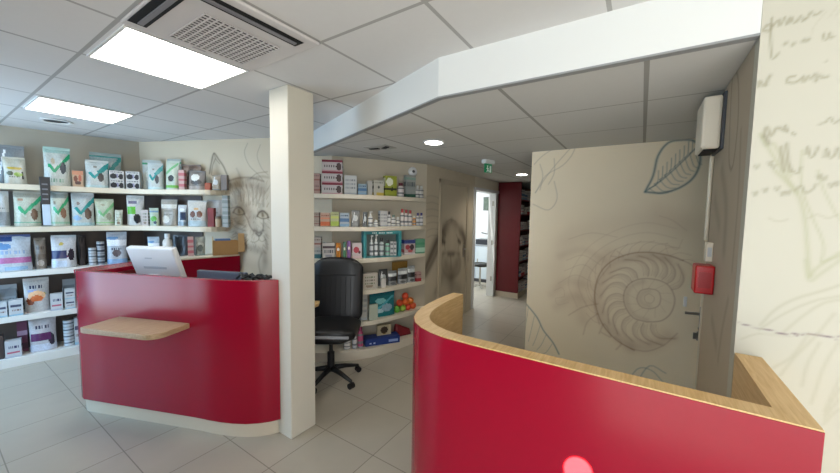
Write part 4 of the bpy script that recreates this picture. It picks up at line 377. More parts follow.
('3d2d21',0.03,0.6,[(1.597,1.366),(1.611,1.358),(1.624,1.349),(1.637,1.341),(1.651,1.338),(1.665,1.34),(1.678,1.346),(1.692,1.354),(1.706,1.362)]),
('3d2d21',0.02,0.7,[(1.613,1.329),(1.624,1.321),(1.634,1.311),(1.645,1.304),(1.654,1.301),(1.663,1.304),(1.672,1.312),(1.68,1.322),(1.688,1.331)]),
('3d2d21',0.01,0.4,[(1.654,1.301),(1.654,1.289),(1.655,1.278),(1.654,1.266),(1.649,1.256),(1.639,1.246),(1.625,1.237),(1.609,1.229),(1.594,1.224),(1.581,1.223),(1.569,1.225),(1.556,1.228),(1.544,1.23)]),
('3d2d21',0.01,0.35,[(1.649,1.256),(1.661,1.25),(1.672,1.243),(1.684,1.237),(1.695,1.235),(1.705,1.238),(1.716,1.244),(1.726,1.252),(1.737,1.259)]),
('3d2d21',0.016,0.5,[(1.716,1.495),(1.716,1.476),(1.716,1.456),(1.716,1.438),(1.715,1.421),(1.713,1.406),(1.711,1.394),(1.708,1.381),(1.706,1.369)]),
('3d2d21',0.05,0.2,[(1.572,1.566),(1.579,1.538),(1.585,1.509),(1.592,1.482),(1.599,1.455),(1.607,1.431),(1.614,1.408),(1.623,1.386),(1.631,1.363)]),
('3d2d21',0.02,0.33,[(1.362,1.855),(1.374,1.843),(1.386,1.832),(1.397,1.82),(1.406,1.804),(1.413,1.783),(1.419,1.759),(1.423,1.733),(1.428,1.708)]),
('3d2d21',0.02,0.33,[(1.434,1.874),(1.443,1.859),(1.452,1.845),(1.46,1.829),(1.465,1.809),(1.467,1.782),(1.465,1.752),(1.463,1.719),(1.461,1.688)]),
('3d2d21',0.02,0.33,[(1.496,1.888),(1.503,1.866),(1.51,1.843),(1.517,1.82),(1.522,1.794),(1.525,1.763),(1.526,1.73),(1.527,1.695),(1.528,1.661)]),
('3d2d21',0.02,0.33,[(1.567,1.892),(1.572,1.868),(1.577,1.845),(1.582,1.821),(1.585,1.794),(1.586,1.764),(1.585,1.732),(1.584,1.699),(1.582,1.666)]),
('3d2d21',0.02,0.33,[(1.643,1.882),(1.64,1.858),(1.637,1.835),(1.635,1.81),(1.632,1.783),(1.63,1.753),(1.628,1.721),(1.626,1.687),(1.624,1.654)]),
('3d2d21',0.02,0.33,[(1.698,1.859),(1.694,1.838),(1.691,1.817),(1.687,1.796),(1.682,1.774),(1.674,1.75),(1.666,1.726),(1.657,1.701),(1.649,1.676)]),
('3d2d21',0.02,0.33,[(1.334,1.807),(1.336,1.791),(1.338,1.776),(1.341,1.76),(1.343,1.744),(1.346,1.727),(1.348,1.711),(1.351,1.694),(1.354,1.678)]),
('3d2d21',0.02,0.33,[(1.735,1.817),(1.731,1.8),(1.727,1.783),(1.724,1.766),(1.721,1.746),(1.72,1.724),(1.72,1.699),(1.72,1.673),(1.72,1.647)]),
('3d2d21',0.02,0.33,[(1.326,1.49),(1.334,1.48),(1.341,1.47),(1.35,1.46),(1.364,1.45),(1.387,1.44),(1.415,1.43),(1.445,1.419),(1.474,1.409)]),
('3d2d21',0.02,0.33,[(1.298,1.435),(1.311,1.424),(1.323,1.412),(1.337,1.401),(1.356,1.39),(1.381,1.381),(1.41,1.372),(1.441,1.364),(1.471,1.356)]),
('3d2d21',0.02,0.33,[(1.345,1.33),(1.359,1.324),(1.374,1.318),(1.389,1.313),(1.406,1.31),(1.425,1.309),(1.447,1.309),(1.469,1.31),(1.491,1.311)]),
('3d2d21',0.02,0.33,[(1.361,1.237),(1.387,1.229),(1.414,1.221),(1.44,1.212),(1.461,1.202),(1.476,1.19),(1.488,1.177),(1.497,1.163),(1.508,1.149)]),
('3d2d21',0.02,0.33,[(1.722,1.303),(1.726,1.288),(1.731,1.274),(1.736,1.259),(1.741,1.242),(1.746,1.221),(1.751,1.199),(1.756,1.175),(1.761,1.152)]),
('3d2d21',0.02,0.33,[(1.718,1.118),(1.723,1.114),(1.728,1.11),(1.733,1.106),(1.737,1.102)]),
('3d2d21',0.005,0.4,[(1.502,1.266),(1.468,1.246),(1.433,1.226),(1.4,1.205),(1.372,1.187),(1.351,1.171),(1.335,1.156),(1.321,1.142),(1.306,1.128)]),
('3d2d21',0.005,0.4,[(1.502,1.244),(1.474,1.216),(1.447,1.188),(1.42,1.159),(1.392,1.131)]),
('3d2d21',0.005,0.4,[(1.733,1.273),(1.743,1.255),(1.753,1.237),(1.763,1.219),(1.773,1.201)]),
('3d2d21',0.1,0.16,[(1.453,1.001),(1.485,0.98),(1.516,0.958),(1.548,0.94),(1.579,0.931),(1.611,0.934),(1.643,0.945),(1.675,0.961),(1.706,0.974)]),
('3d2d21',0.05,0.22,[(1.709,1.124),(1.715,1.086),(1.722,1.047),(1.727,1.01),(1.727,0.975),(1.721,0.944),(1.709,0.916),(1.696,0.888),(1.683,0.86)]),
('3d2d21',0.02,0.3,[(1.688,1.104),(1.676,1.076),(1.662,1.048),(1.651,1.02),(1.644,0.99),(1.644,0.959),(1.649,0.926),(1.656,0.892),(1.662,0.859)]),
('6a6058',0.01,0.4,[(1.527,2.368),(1.514,2.343),(1.499,2.317),(1.487,2.291),(1.483,2.261),(1.489,2.227),(1.502,2.188),(1.521,2.15),(1.542,2.115),(1.57,2.084),(1.604,2.056),(1.637,2.029),(1.664,2.005),(1.684,1.985),(1.698,1.967),(1.711,1.95),(1.725,1.933)]),
('6a6058',0.01,0.35,[(1.692,2.347),(1.679,2.316),(1.664,2.286),(1.652,2.255),(1.648,2.222),(1.655,2.186),(1.67,2.146),(1.688,2.109),(1.707,2.077),(1.726,2.054),(1.746,2.036),(1.767,2.021),(1.787,2.005)]),
('6a6058',0.02,0.25,[(1.434,1.952),(1.423,1.976),(1.413,2.001),(1.402,2.025),(1.394,2.044),(1.387,2.057),(1.382,2.066),(1.378,2.073),(1.374,2.081)]),
('3d2d21',0.014,0.35,[(1.56,1.97),(1.58,1.984),(1.599,1.999),(1.62,2.013),(1.644,2.024),(1.674,2.03),(1.707,2.034),(1.742,2.037),(1.776,2.041)]),
('3d2d21',0.03,0.3,[(1.518,1.952),(1.561,1.962),(1.606,1.972),(1.648,1.982),(1.685,1.987),(1.715,1.988),(1.74,1.984),(1.763,1.98),(1.787,1.976)]),
('8a6a48',0.007,0.22745046153486242,[(1.389,1.237),(1.326,1.192)]),
('3d2d21',0.007,0.16129867030547534,[(1.584,1.328),(1.575,1.309)]),
('3d2d21',0.007,0.3135861468642814,[(1.322,1.343),(1.248,1.328)]),
('3d2d21',0.007,0.1784802058578116,[(1.431,1.435),(1.387,1.404)]),
('3d2d21',0.007,0.1564348294642789,[(1.433,1.738),(1.419,1.773)]),
('8a6a48',0.007,0.16500222020358915,[(1.751,1.176),(1.774,1.169)]),
('3d2d21',0.007,0.12036127799752995,[(1.626,1.318),(1.615,1.289)]),
('3d2d21',0.007,0.2965493147578315,[(1.539,1.429),(1.531,1.411)]),
('8a6a48',0.007,0.3359231222733223,[(1.707,1.205),(1.714,1.18)]),
('3d2d21',0.007,0.22668483649746077,[(1.478,1.286),(1.445,1.249)]),
('3d2d21',0.007,0.33228136435580036,[(1.31,1.872),(1.28,1.911)]),
('8a6a48',0.007,0.29861852605969036,[(1.592,1.287),(1.587,1.256)]),
('3d2d21',0.007,0.199430652062038,[(1.734,1.214),(1.768,1.204)]),
('3d2d21',0.007,0.16150690187448374,[(1.303,1.5),(1.234,1.489)]),
('8a6a48',0.007,0.2605530900532804,[(1.473,1.746),(1.471,1.788)]),
('3d2d21',0.007,0.14457233398038571,[(1.529,1.474),(1.517,1.431)]),
('3d2d21',0.007,0.23227805541463456,[(1.703,1.667),(1.712,1.71)]),
('8a6a48',0.007,0.14444436489888035,[(1.758,1.647),(1.773,1.708)]),
('3d2d21',0.007,0.29610481256512533,[(1.517,1.258),(1.492,1.233)]),
('3d2d21',0.007,0.29630833669043544,[(1.295,1.478),(1.213,1.432)]),
('8a6a48',0.007,0.19305059289784904,[(1.32,1.788),(1.298,1.844)]),
('3d2d21',0.007,0.3176856540746391,[(1.457,1.198),(1.43,1.174)]),
('3d2d21',0.007,0.31645654475816565,[(1.459,1.875),(1.451,1.928)]),
('8a6a48',0.007,0.2743416231679019,[(1.754,1.329),(1.791,1.297)]),
('3d2d21',0.007,0.1727208967146895,[(1.656,1.161),(1.661,1.151)]),
('8a6a48',0.007,0.17813244239894274,[(1.691,1.893),(1.705,1.951)]),
('3d2d21',0.007,0.1574550166403781,[(1.324,1.746),(1.296,1.806)]),
('3d2d21',0.007,0.32124155482584166,[(1.377,1.282),(1.327,1.251)]),
('3d2d21',0.007,0.3370303171087471,[(1.572,1.7),(1.581,1.754)]),
('3d2d21',0.007,0.1732089919014344,[(1.338,1.472),(1.269,1.439)]),
('8a6a48',0.007,0.22105603084690173,[(1.301,1.501),(1.219,1.459)]),
('3d2d21',0.007,0.29358222520237365,[(1.491,1.433),(1.46,1.389)]),
('3d2d21',0.007,0.28629004287733517,[(1.537,1.773),(1.539,1.829)]),
('8a6a48',0.007,0.19010221629011292,[(1.776,1.768),(1.798,1.813)]),
('3d2d21',0.007,0.1495600201275189,[(1.468,1.558),(1.432,1.54)]),
('3d2d21',0.007,0.2522950542969854,[(1.444,1.832),(1.431,1.886)]),
('8a6a48',0.007,0.2798936615393868,[(1.773,1.497),(1.808,1.467)]),
('3d2d21',0.007,0.29102403881827316,[(1.589,1.471),(1.582,1.45)]),
('3d2d21',0.007,0.19650041688676917,[(1.588,1.695),(1.589,1.727)]),
('8a6a48',0.007,0.19663303875458243,[(1.3,1.808),(1.269,1.848)]),
('3d2d21',0.007,0.3166277837111031,[(1.573,1.32),(1.565,1.307)]),
('8a6a48',0.007,0.33739690785182197,[(1.603,1.535),(1.589,1.503)]),
('3d2d21',0.007,0.3202214352517042,[(1.67,1.797),(1.677,1.86)]),
('3d2d21',0.007,0.1623014450706045,[(1.65,1.334),(1.647,1.296)]),
('3d2d21',0.007,0.2519984966822909,[(1.362,1.344),(1.301,1.305)]),
('8a6a48',0.007,0.2834051631338569,[(1.758,1.64),(1.78,1.682)]),
('3d2d21',0.007,0.21639715637335527,[(1.43,1.297),(1.374,1.279)]),
('3d2d21',0.007,0.1681099804806844,[(1.356,1.778),(1.343,1.822)]),
('3d2d21',0.007,0.12213582783329269,[(1.592,1.228),(1.591,1.211)]),
('3d2d21',0.007,0.2595271407254199,[(1.554,1.374),(1.546,1.359)]),
('8a6a48',0.007,0.2456592923510608,[(1.749,1.737),(1.767,1.781)]),
('3d2d21',0.007,0.22401135230420152,[(1.769,1.475),(1.811,1.444)]),
('3d2d21',0.007,0.15034577884714473,[(1.441,1.66),(1.436,1.697)]),
('8a6a48',0.007,0.19275496870576042,[(1.389,1.402),(1.33,1.385)]),
('8a6a48',0.007,0.1305024429649918,[(1.517,1.919),(1.51,1.951)]),
('3d2d21',0.007,0.20036302109990595,[(1.706,1.373),(1.734,1.361)]),
('8a6a48',0.007,0.24828477834558954,[(1.733,1.175),(1.746,1.152)]),
('3d2d21',0.007,0.12572819377379907,[(1.462,1.64),(1.452,1.678)]),
('3d2d21',0.007,0.2397470848135,[(1.638,1.141),(1.63,1.101)]),
('8a6a48',0.007,0.18511943408525666,[(1.306,1.886),(1.282,1.919)]),
('3d2d21',0.007,0.27826797422389193,[(1.523,1.713),(1.529,1.778)]),
('3d2d21',0.007,0.2887340891788148,[(1.5,1.309),(1.476,1.276)]),
('8a6a48',0.007,0.16845984574629297,[(1.533,1.863),(1.531,1.925)]),
('3d2d21',0.007,0.2646161778045699,[(1.65,1.297),(1.648,1.261)]),
('3d2d21',0.007,0.20339598141765908,[(1.765,1.634),(1.792,1.694)]),
('3d2d21',0.007,0.28808762644546837,[(1.612,1.736),(1.626,1.776)]),
('3d2d21',0.007,0.257321472739663,[(1.446,1.536),(1.412,1.51)]),
('3d2d21',0.007,0.1580329635253963,[(1.317,1.521),(1.241,1.501)]),
('3d2d21',0.007,0.3170319032309965,[(1.46,1.705),(1.45,1.764)]),
('3d2d21',0.007,0.2332045244680186,[(1.779,1.842),(1.807,1.892)]),
('8a6a48',0.007,0.2037489526111464,[(1.654,1.275),(1.669,1.256)]),
('3d2d21',0.007,0.2175710387261729,[(1.588,1.906),(1.598,1.957)]),
('3d2d21',0.007,0.16565931504756626,[(1.593,1.175),(1.594,1.143)]),
('8a6a48',0.007,0.26792982214065675,[(1.763,1.635),(1.792,1.682)]),
('3d2d21',0.007,0.13024443722119336,[(1.728,1.894),(1.743,1.929)]),
('3d2d21',0.007,0.3272058860897994,[(1.448,1.202),(1.401,1.189)]),
('8a6a48',0.007,0.16991960758667882,[(1.531,1.564),(1.512,1.526)]),
('3d2d21',0.007,0.21809110958053587,[(1.695,1.201),(1.705,1.168)]),
('8a6a48',0.007,0.3116971937064601,[(1.72,1.707),(1.734,1.737)]),
('3d2d21',0.007,0.1379581951481359,[(1.374,1.717),(1.354,1.781)]),
('3d2d21',0.007,0.21342455755948955,[(1.45,1.394),(1.4,1.363)]),
('8a6a48',0.007,0.33453300632002825,[(1.291,1.45),(1.207,1.433)]),
('3d2d21',0.007,0.23257178956617208,[(1.455,1.93),(1.451,1.969)]),
('8a6a48',0.007,0.29029477286631233,[(1.591,1.339),(1.575,1.327)]),
('3d2d21',0.007,0.2834471791228393,[(1.311,1.774),(1.283,1.835)]),
('8a6a48',0.007,0.19871986616744397,[(1.406,1.469),(1.354,1.457)]),
('3d2d21',0.007,0.12088479212969754,[(1.661,1.838),(1.669,1.881)]),
('3d2d21',0.007,0.2914609376245662,[(1.668,1.627),(1.684,1.676)]),
('8a6a48',0.007,0.12116328300382893,[(1.613,1.624),(1.614,1.669)]),
('3d2d21',0.007,0.28260439926862546,[(1.318,1.268),(1.246,1.228)]),
('3d2d21',0.007,0.17597491997114428,[(1.543,1.358),(1.535,1.315)]),
('3d2d21',0.007,0.2975755272042906,[(1.568,1.228),(1.565,1.199)]),
('8a6a48',0.007,0.28600048350699014,[(1.555,1.865),(1.556,1.92)]),
('3d2d21',0.007,0.16686084958133965,[(1.628,1.939),(1.641,2.003)]),
('3d2d21',0.007,0.16580425657993936,[(1.642,1.784),(1.657,1.847)]),
('8a6a48',0.007,0.28615075614896357,[(1.696,1.704),(1.718,1.734)]),
('3d2d21',0.007,0.20043150721264452,[(1.359,1.288),(1.288,1.265)]),
('8a6a48',0.007,0.2902498554258578,[(1.425,1.762),(1.418,1.813)]),
('3d2d21',0.007,0.21503389772170536,[(1.364,1.502),(1.291,1.489)]),
('3d2d21',0.007,0.20291717596500453,[(1.575,1.367),(1.565,1.357)]),
('8a6a48',0.007,0.32581573877173364,[(1.642,1.18),(1.657,1.155)]),
('3d2d21',0.007,0.1380664198886695,[(1.409,1.444),(1.365,1.436)]),
('3d2d21',0.007,0.2607183164646053,[(1.451,1.768),(1.438,1.818)]),
('8a6a48',0.007,0.14925914707451401,[(1.523,1.38),(1.494,1.358)]),
('8a6a48',0.007,0.12322163668211016,[(1.712,1.194),(1.74,1.158)]),
('3d2d21',0.007,0.13840098226842504,[(1.635,1.913),(1.649,1.958)]),
('3d2d21',0.007,0.32299261920997174,[(1.746,1.794),(1.775,1.852)]),
('8a6a48',0.007,0.28161959593553176,[(1.598,1.661),(1.607,1.707)]),
('3d2d21',0.007,0.1260386732701334,[(1.759,1.895),(1.775,1.94)]),
('8a6a48',0.007,0.2740000897231346,[(1.383,1.907),(1.369,1.946)]),
('3d2d21',0.007,0.18269880329683028,[(1.485,1.218),(1.448,1.188)]),
('3d2d21',0.007,0.2703677384205371,[(1.754,1.721),(1.778,1.763)]),
('8a6a48',0.007,0.21912584322267453,[(1.587,1.322),(1.582,1.298)]),
('3d2d21',0.007,0.26750075329323575,[(1.372,1.847),(1.35,1.911)]),
('3d2d21',0.007,0.2374093093278111,[(1.728,1.453),(1.745,1.445)]),
('8a6a48',0.007,0.14934682605571062,[(1.758,1.31),(1.778,1.29)]),
('3d2d21',0.007,0.18363502492092393,[(1.417,1.395),(1.364,1.367)]),
('3d2d21',0.007,0.3385944041328174,[(1.492,1.639),(1.489,1.671)]),
('8a6a48',0.007,0.12098415360892041,[(1.364,1.898),(1.353,1.941)]),
('3d2d21',0.007,0.301641713453634,[(1.405,1.288),(1.359,1.255)]),
('3d2d21',0.007,0.3024635693371536,[(1.513,1.201),(1.481,1.174)]),
('8a6a48',0.007,0.23637896639947192,[(1.56,1.75),(1.56,1.811)]),
('3d2d21',0.007,0.20005292722203538,[(1.456,1.44),(1.406,1.403)]),
('3d2d21',0.007,0.3112073117657786,[(1.545,1.664),(1.551,1.7)]),
('8a6a48',0.007,0.21760655963338832,[(1.618,1.796),(1.62,1.835)]),
('3d2d21',0.007,0.1293470272420495,[(1.744,1.317),(1.767,1.293)]),
('3d2d21',0.007,0.1363918401397837,[(1.664,1.371),(1.677,1.342)]),
('8a6a48',0.007,0.1926516298113083,[(1.544,1.46),(1.527,1.419)]),
('3d2d21',0.007,0.20571939928697947,[(1.585,1.258),(1.582,1.232)]),
('8a6a48',0.007,0.23170752486554233,[(1.655,1.646),(1.666,1.677)]),
('3d2d21',0.007,0.18026805468409868,[(1.342,1.908),(1.323,1.974)]),
('8a6a48',0.007,0.1977121399151219,[(1.361,1.869),(1.335,1.921)]),
('3d2d21',0.007,0.19103823259138214,[(1.693,1.765),(1.709,1.796)]),
('3d2d21',0.007,0.1968694980383372,[(1.729,1.462),(1.752,1.421)]),
('3d2d21',0.007,0.31548447622058107,[(1.572,1.3),(1.556,1.273)]),
('3d2d21',0.007,0.30434919320448695,[(1.602,1.723),(1.616,1.774)]),
('8a6a48',0.007,0.14538356372411723,[(1.68,1.406),(1.687,1.375)]),
('3d2d21',0.007,0.18271456107654607,[(1.616,1.522),(1.609,1.499)]),
('3d2d21',0.007,0.14387859876622552,[(1.52,1.6),(1.495,1.592)]),
('8a6a48',0.007,0.20469080144124072,[(1.71,1.801),(1.724,1.856)]),
('3d2d21',0.007,0.21712990034402588,[(1.495,1.91),(1.49,1.961)]),
('3d2d21',0.007,0.18229874530378756,[(1.482,1.803),(1.474,1.834)]),
('8a6a48',0.007,0.23617193327406905,[(1.298,1.81),(1.267,1.874)]),
('3d2d21',0.007,0.23328119280029752,[(1.398,1.445),(1.338,1.412)]),
('3d2d21',0.007,0.1800361087195708,[(1.475,1.212),(1.445,1.168)]),
('8a6a48',0.007,0.1409144172495449,[(1.474,1.403),(1.441,1.384)]),
('3d2d21',0.007,0.19278146191997592,[(1.695,1.672),(1.703,1.727)]),
('3d2d21',0.007,0.25476165884864393,[(1.652,1.845),(1.66,1.908)]),
('8a6a48',0.007,0.17958454227357293,[(1.481,1.251),(1.452,1.236)]),
('3d2d21',0.007,0.3203630925494013,[(1.711,1.194),(1.737,1.167)]),
('3d2d21',0.007,0.3128037364915194,[(1.604,1.188),(1.606,1.172)]),
('8a6a48',0.007,0.23956007495783127,[(1.554,1.668),(1.551,1.708)]),
('3d2d21',0.007,0.2305909604250375,[(1.313,1.648),(1.286,1.681)]),
('3d2d21',0.007,0.13703956653329366,[(1.456,1.233),(1.417,1.219)]),
('8a6a48',0.007,0.2974036123669648,[(1.562,1.316),(1.546,1.288)]),
('3d2d21',0.007,0.158007482788138,[(1.606,1.456),(1.611,1.443)]),
('3d2d21',0.007,0.21349559494394743,[(1.744,1.299),(1.784,1.273)]),
('8a6a48',0.007,0.22533420687117328,[(1.751,1.448),(1.778,1.426)]),
('3d2d21',0.007,0.31447866305422467,[(1.324,1.815),(1.305,1.87)]),
('3d2d21',0.007,0.23701022958449947,[(1.576,1.824),(1.583,1.859)]),
('8a6a48',0.007,0.2845811129121645,[(1.391,1.719),(1.383,1.77)]),
('3d2d21',0.007,0.26971776287390736,[(1.472,1.153),(1.443,1.113)]),
('8a6a48',0.007,0.21409521300408424,[(1.314,1.306),(1.246,1.27)]),
('3d2d21',0.007,0.15311389559397756,[(1.495,1.856),(1.496,1.91)]),
('8a6a48',0.007,0.3327513427423168,[(1.581,1.179),(1.573,1.169)]),
('3d2d21',0.007,0.1670817584862861,[(1.607,1.558),(1.613,1.534)]),
('8a6a48',0.007,0.12515627947780567,[(1.354,1.296),(1.279,1.262)]),
('3d2d21',0.007,0.29442138976400356,[(1.649,1.929),(1.666,1.979)]),
('8a6a48',0.007,0.23141367726844864,[(1.551,1.195),(1.539,1.157)]),
('3d2d21',0.007,0.30515343443288057,[(1.771,1.495),(1.796,1.487)]),
('3d2d21',0.007,0.20131354981171093,[(1.331,1.467),(1.26,1.428)]),
('8a6a48',0.007,0.13565696372148606,[(1.376,1.798),(1.353,1.847)]),
('3d2d21',0.007,0.2956765819778769,[(1.5,1.757),(1.49,1.813)]),
('3d2d21',0.007,0.2614871777158275,[(1.652,1.627),(1.664,1.683)]),
('8a6a48',0.007,0.29346719623154627,[(1.555,1.75),(1.553,1.8)]),
('3d2d21',0.007,0.2945605234334737,[(1.472,1.489),(1.448,1.468)]),
('3d2d21',0.007,0.24890633660485129,[(1.578,1.632),(1.582,1.664)]),
('8a6a48',0.007,0.1448758734998053,[(1.702,1.886),(1.72,1.917)]),
('3d2d21',0.007,0.14501457752106417,[(1.595,1.514),(1.579,1.494)]),
('3d2d21',0.007,0.32193045912431406,[(1.624,1.398),(1.635,1.365)]),
('3d2d21',0.007,0.20341250543594364,[(1.561,1.862),(1.558,1.913)]),
('3d2d21',0.007,0.14317875655303147,[(1.339,1.286),(1.268,1.273)]),
('8a6a48',0.007,0.16403837098543367,[(1.322,1.767),(1.302,1.815)]),
('3d2d21',0.007,0.30444727787672043,[(1.593,1.551),(1.584,1.509)]),
('8a6a48',0.007,0.2162044259982112,[(1.656,1.626),(1.669,1.682)]),
('3d2d21',0.007,0.2939304808215968,[(1.306,1.402),(1.24,1.381)]),
('3d2d21',0.007,0.23189875796008044,[(1.636,1.428),(1.628,1.419)]),
('8a6a48',0.007,0.28753737062811946,[(1.557,1.852),(1.567,1.89)]),
('3d2d21',0.007,0.12929542862168225,[(1.493,1.579),(1.469,1.535)]),
('3d2d21',0.007,0.2296890056916,[(1.648,1.422),(1.655,1.401)]),
('8a6a48',0.007,0.27584965401460576,[(1.413,1.187),(1.355,1.171)]),
('3d2d21',0.007,0.15136496796649943,[(1.514,1.432),(1.491,1.397)]),
('3d2d21',0.007,0.30153733464948695,[(1.635,1.679),(1.648,1.721)]),
('8a6a48',0.007,0.1997699228770013,[(1.699,1.436),(1.711,1.414)]),
('3d2d21',0.007,0.13476490863911528,[(1.386,1.888),(1.373,1.934)]),
('3d2d21',0.007,0.22262904714489967,[(1.595,1.463),(1.589,1.451)]),
('8a6a48',0.007,0.3343903478793263,[(1.543,1.846),(1.54,1.912)]),
('3d2d21',0.007,0.18794389789761012,[(1.653,1.856),(1.663,1.911)]),
('8a6a48',0.007,0.2577961204066226,[(1.695,1.308),(1.707,1.299)]),
('3d2d21',0.007,0.13646750426578108,[(1.398,1.336),(1.345,1.294)]),
('3d2d21',0.007,0.1371667187199795,[(1.499,1.251),(1.478,1.212)]),
('8a6a48',0.007,0.2893206408208445,[(1.522,1.464),(1.498,1.455)]),
('3d2d21',0.007,0.2745774104863917,[(1.368,1.804),(1.342,1.853)]),
('8a6a48',0.007,0.24117946063363438,[(1.616,1.521),(1.612,1.487)]),
('3d2d21',0.007,0.2649563566799592,[(1.584,1.865),(1.596,1.895)]),
('3d2d21',0.007,0.2817767338267919,[(1.639,1.62),(1.646,1.578)]),
('8a6a48',0.007,0.2608355285181788,[(1.681,1.769),(1.697,1.806)]),
('3d2d21',0.007,0.33671648732976656,[(1.386,1.21),(1.324,1.189)]),
('8a6a48',0.007,0.21158116945432276,[(1.745,1.27),(1.763,1.234)]),
('3d2d21',0.007,0.19220346236615493,[(1.5,1.716),(1.493,1.753)]),
('3d2d21',0.007,0.1623119509575175,[(1.317,1.62),(1.296,1.687)]),
('8a6a48',0.007,0.2421700167041306,[(1.631,1.731),(1.638,1.794)]),
('3d2d21',0.007,0.3237771941270795,[(1.692,1.169),(1.71,1.131)]),
('3d2d21',0.007,0.30992128243804273,[(1.503,1.852),(1.499,1.893)]),
('8a6a48',0.007,0.2256992338061663,[(1.756,1.904),(1.776,1.94)]),
('3d2d21',0.007,0.13204225275972675,[(1.33,1.68),(1.303,1.725)]),
('3d2d21',0.007,0.14320647541496362,[(1.613,1.206),(1.62,1.18)]),
('3d2d21',0.007,0.2799425343728891,[(1.378,1.423),(1.327,1.403)]),
('3d2d21',0.007,0.17721701385917585,[(1.447,1.319),(1.407,1.279)]),
('8a6a48',0.007,0.27047479076536496,[(1.665,1.711),(1.678,1.773)]),
('3d2d21',0.007,0.16884463146942955,[(1.691,1.456),(1.709,1.414)]),
('3d2d21',0.007,0.18203955911867017,[(1.691,1.447),(1.714,1.404)]),
('8a6a48',0.007,0.15760016415994477,[(1.733,1.784),(1.751,1.848)]),
('3d2d21',0.007,0.17763865101183368,[(1.431,1.207),(1.382,1.178)]),
('3d2d21',0.007,0.33733586368089125,[(1.534,1.526),(1.524,1.502)]),
('8a6a48',0.007,0.29694304456055554,[(1.502,1.852),(1.501,1.902)]),
('3d2d21',0.007,0.2322116704831252,[(1.566,1.281),(1.554,1.241)]),
('3d2d21',0.007,0.16236024627676157,[(1.545,1.527),(1.533,1.502)]),
('8a6a48',0.007,0.2079480051045668,[(1.613,1.22),(1.602,1.203)]),
('3d2d21',0.007,0.32442692312962224,[(1.354,1.322),(1.296,1.295)]),
('3d2d21',0.007,0.2883233893647044,[(1.723,1.29),(1.751,1.248)]),
('3d2d21',0.007,0.15109604322853634,[(1.742,1.313),(1.769,1.274)]),
('3d2d21',0.007,0.20142575969977333,[(1.486,1.488),(1.461,1.449)]),
('8a6a48',0.007,0.23771581584870558,[(1.562,1.589),(1.54,1.576)]),
('3d2d21',0.007,0.21892373481223626,[(1.624,1.372),(1.631,1.337)]),
('3d2d21',0.007,0.32096249908024593,[(1.36,1.507),(1.294,1.497)]),
('8a6a48',0.007,0.1813906634758089,[(1.582,1.269),(1.573,1.257)]),
('3d2d21',0.007,0.31524662066135045,[(1.606,1.201),(1.606,1.16)]),
('3d2d21',0.007,0.24213826355110324,[(1.424,1.796),(1.416,1.854)]),
('8a6a48',0.007,0.14278184169164587,[(1.671,1.166),(1.674,1.14)]),
('3d2d21',0.007,0.27597351168121687,[(1.459,1.873),(1.455,1.923)]),
('3d2d21',0.007,0.15778886581748972,[(1.551,1.924),(1.548,1.97)]),
('8a6a48',0.007,0.2190575929264305,[(1.699,1.93),(1.712,1.977)]),
('3d2d21',0.007,0.2708065396024212,[(1.607,1.841),(1.621,1.872)]),
('8a6a48',0.007,0.24520434102511832,[(1.766,1.399),(1.799,1.386)]),
('3d2d21',0.007,0.13487732946267733,[(1.655,1.862),(1.672,1.913)]),
('3d2d21',0.007,0.19026098803936647,[(1.677,1.458),(1.696,1.444)]),
('8a6a48',0.007,0.21421063720298184,[(1.727,1.194),(1.763,1.187)]),
('3d2d21',0.007,0.2312630073281738,[(1.754,1.418),(1.783,1.406)]),
('3d2d21',0.007,0.14858048436519722,[(1.666,1.478),(1.673,1.433)]),
('8a6a48',0.007,0.1851256452991383,[(1.717,1.801),(1.731,1.862)]),
('3d2d21',0.007,0.28160796031643476,[(1.396,1.753),(1.391,1.818)]),
('3d2d21',0.007,0.3105538857942961,[(1.551,1.149),(1.539,1.123)]),
('8a6a48',0.007,0.1384381426966877,[(1.586,1.531),(1.58,1.514)]),
('3d2d21',0.007,0.2184420217539822,[(1.504,1.247),(1.486,1.228)]),
('8a6a48',0.007,0.2818934157266736,[(1.626,1.497),(1.632,1.488)]),
('3d2d21',0.007,0.24087253964429653,[(1.423,1.839),(1.409,1.892)]),
('3d2d21',0.007,0.17393839081978174,[(1.298,1.643),(1.269,1.696)]),
('8a6a48',0.007,0.21419330103411266,[(1.405,1.426),(1.349,1.391)]),
('3d2d21',0.007,0.202747767611808,[(1.498,1.641),(1.496,1.707)]),
('3d2d21',0.007,0.2065433686618563,[(1.32,1.807),(1.297,1.868)]),
('8a6a48',0.007,0.3067875122072834,[(1.695,1.728),(1.714,1.764)]),
('3d2d21',0.007,0.3361708069129553,[(1.605,1.532),(1.612,1.5)]),
('3d2d21',0.007,0.2018504297176112,[(1.589,1.184),(1.586,1.156)]),
('3d2d21',0.007,0.30777135331724,[(1.772,1.411),(1.794,1.395)]),
('8a6a48',0.007,0.32686160959005506,[(1.579,1.855),(1.583,1.892)]),
('8a6a48',0.007,0.29611275289827466,[(1.467,1.409),(1.424,1.376)]),
('3d2d21',0.007,0.15137991316525676,[(1.683,1.758),(1.698,1.821)]),
('3d2d21',0.007,0.21749312039247332,[(1.385,1.821),(1.361,1.862)]),
('8a6a48',0.007,0.17197184854109437,[(1.763,1.73),(1.792,1.777)]),
('3d2d21',0.007,0.21246304583787382,[(1.464,1.363),(1.423,1.338)]),
('3d2d21',0.007,0.3116406445816904,[(1.595,1.216),(1.576,1.187)]),
('8a6a48',0.007,0.2861839311188634,[(1.363,1.913),(1.353,1.972)]),
('3d2d21',0.007,0.30612890268253296,[(1.322,1.481),(1.251,1.464)]),
('3d2d21',0.007,0.2887239231849471,[(1.584,1.353),(1.586,1.324)]),
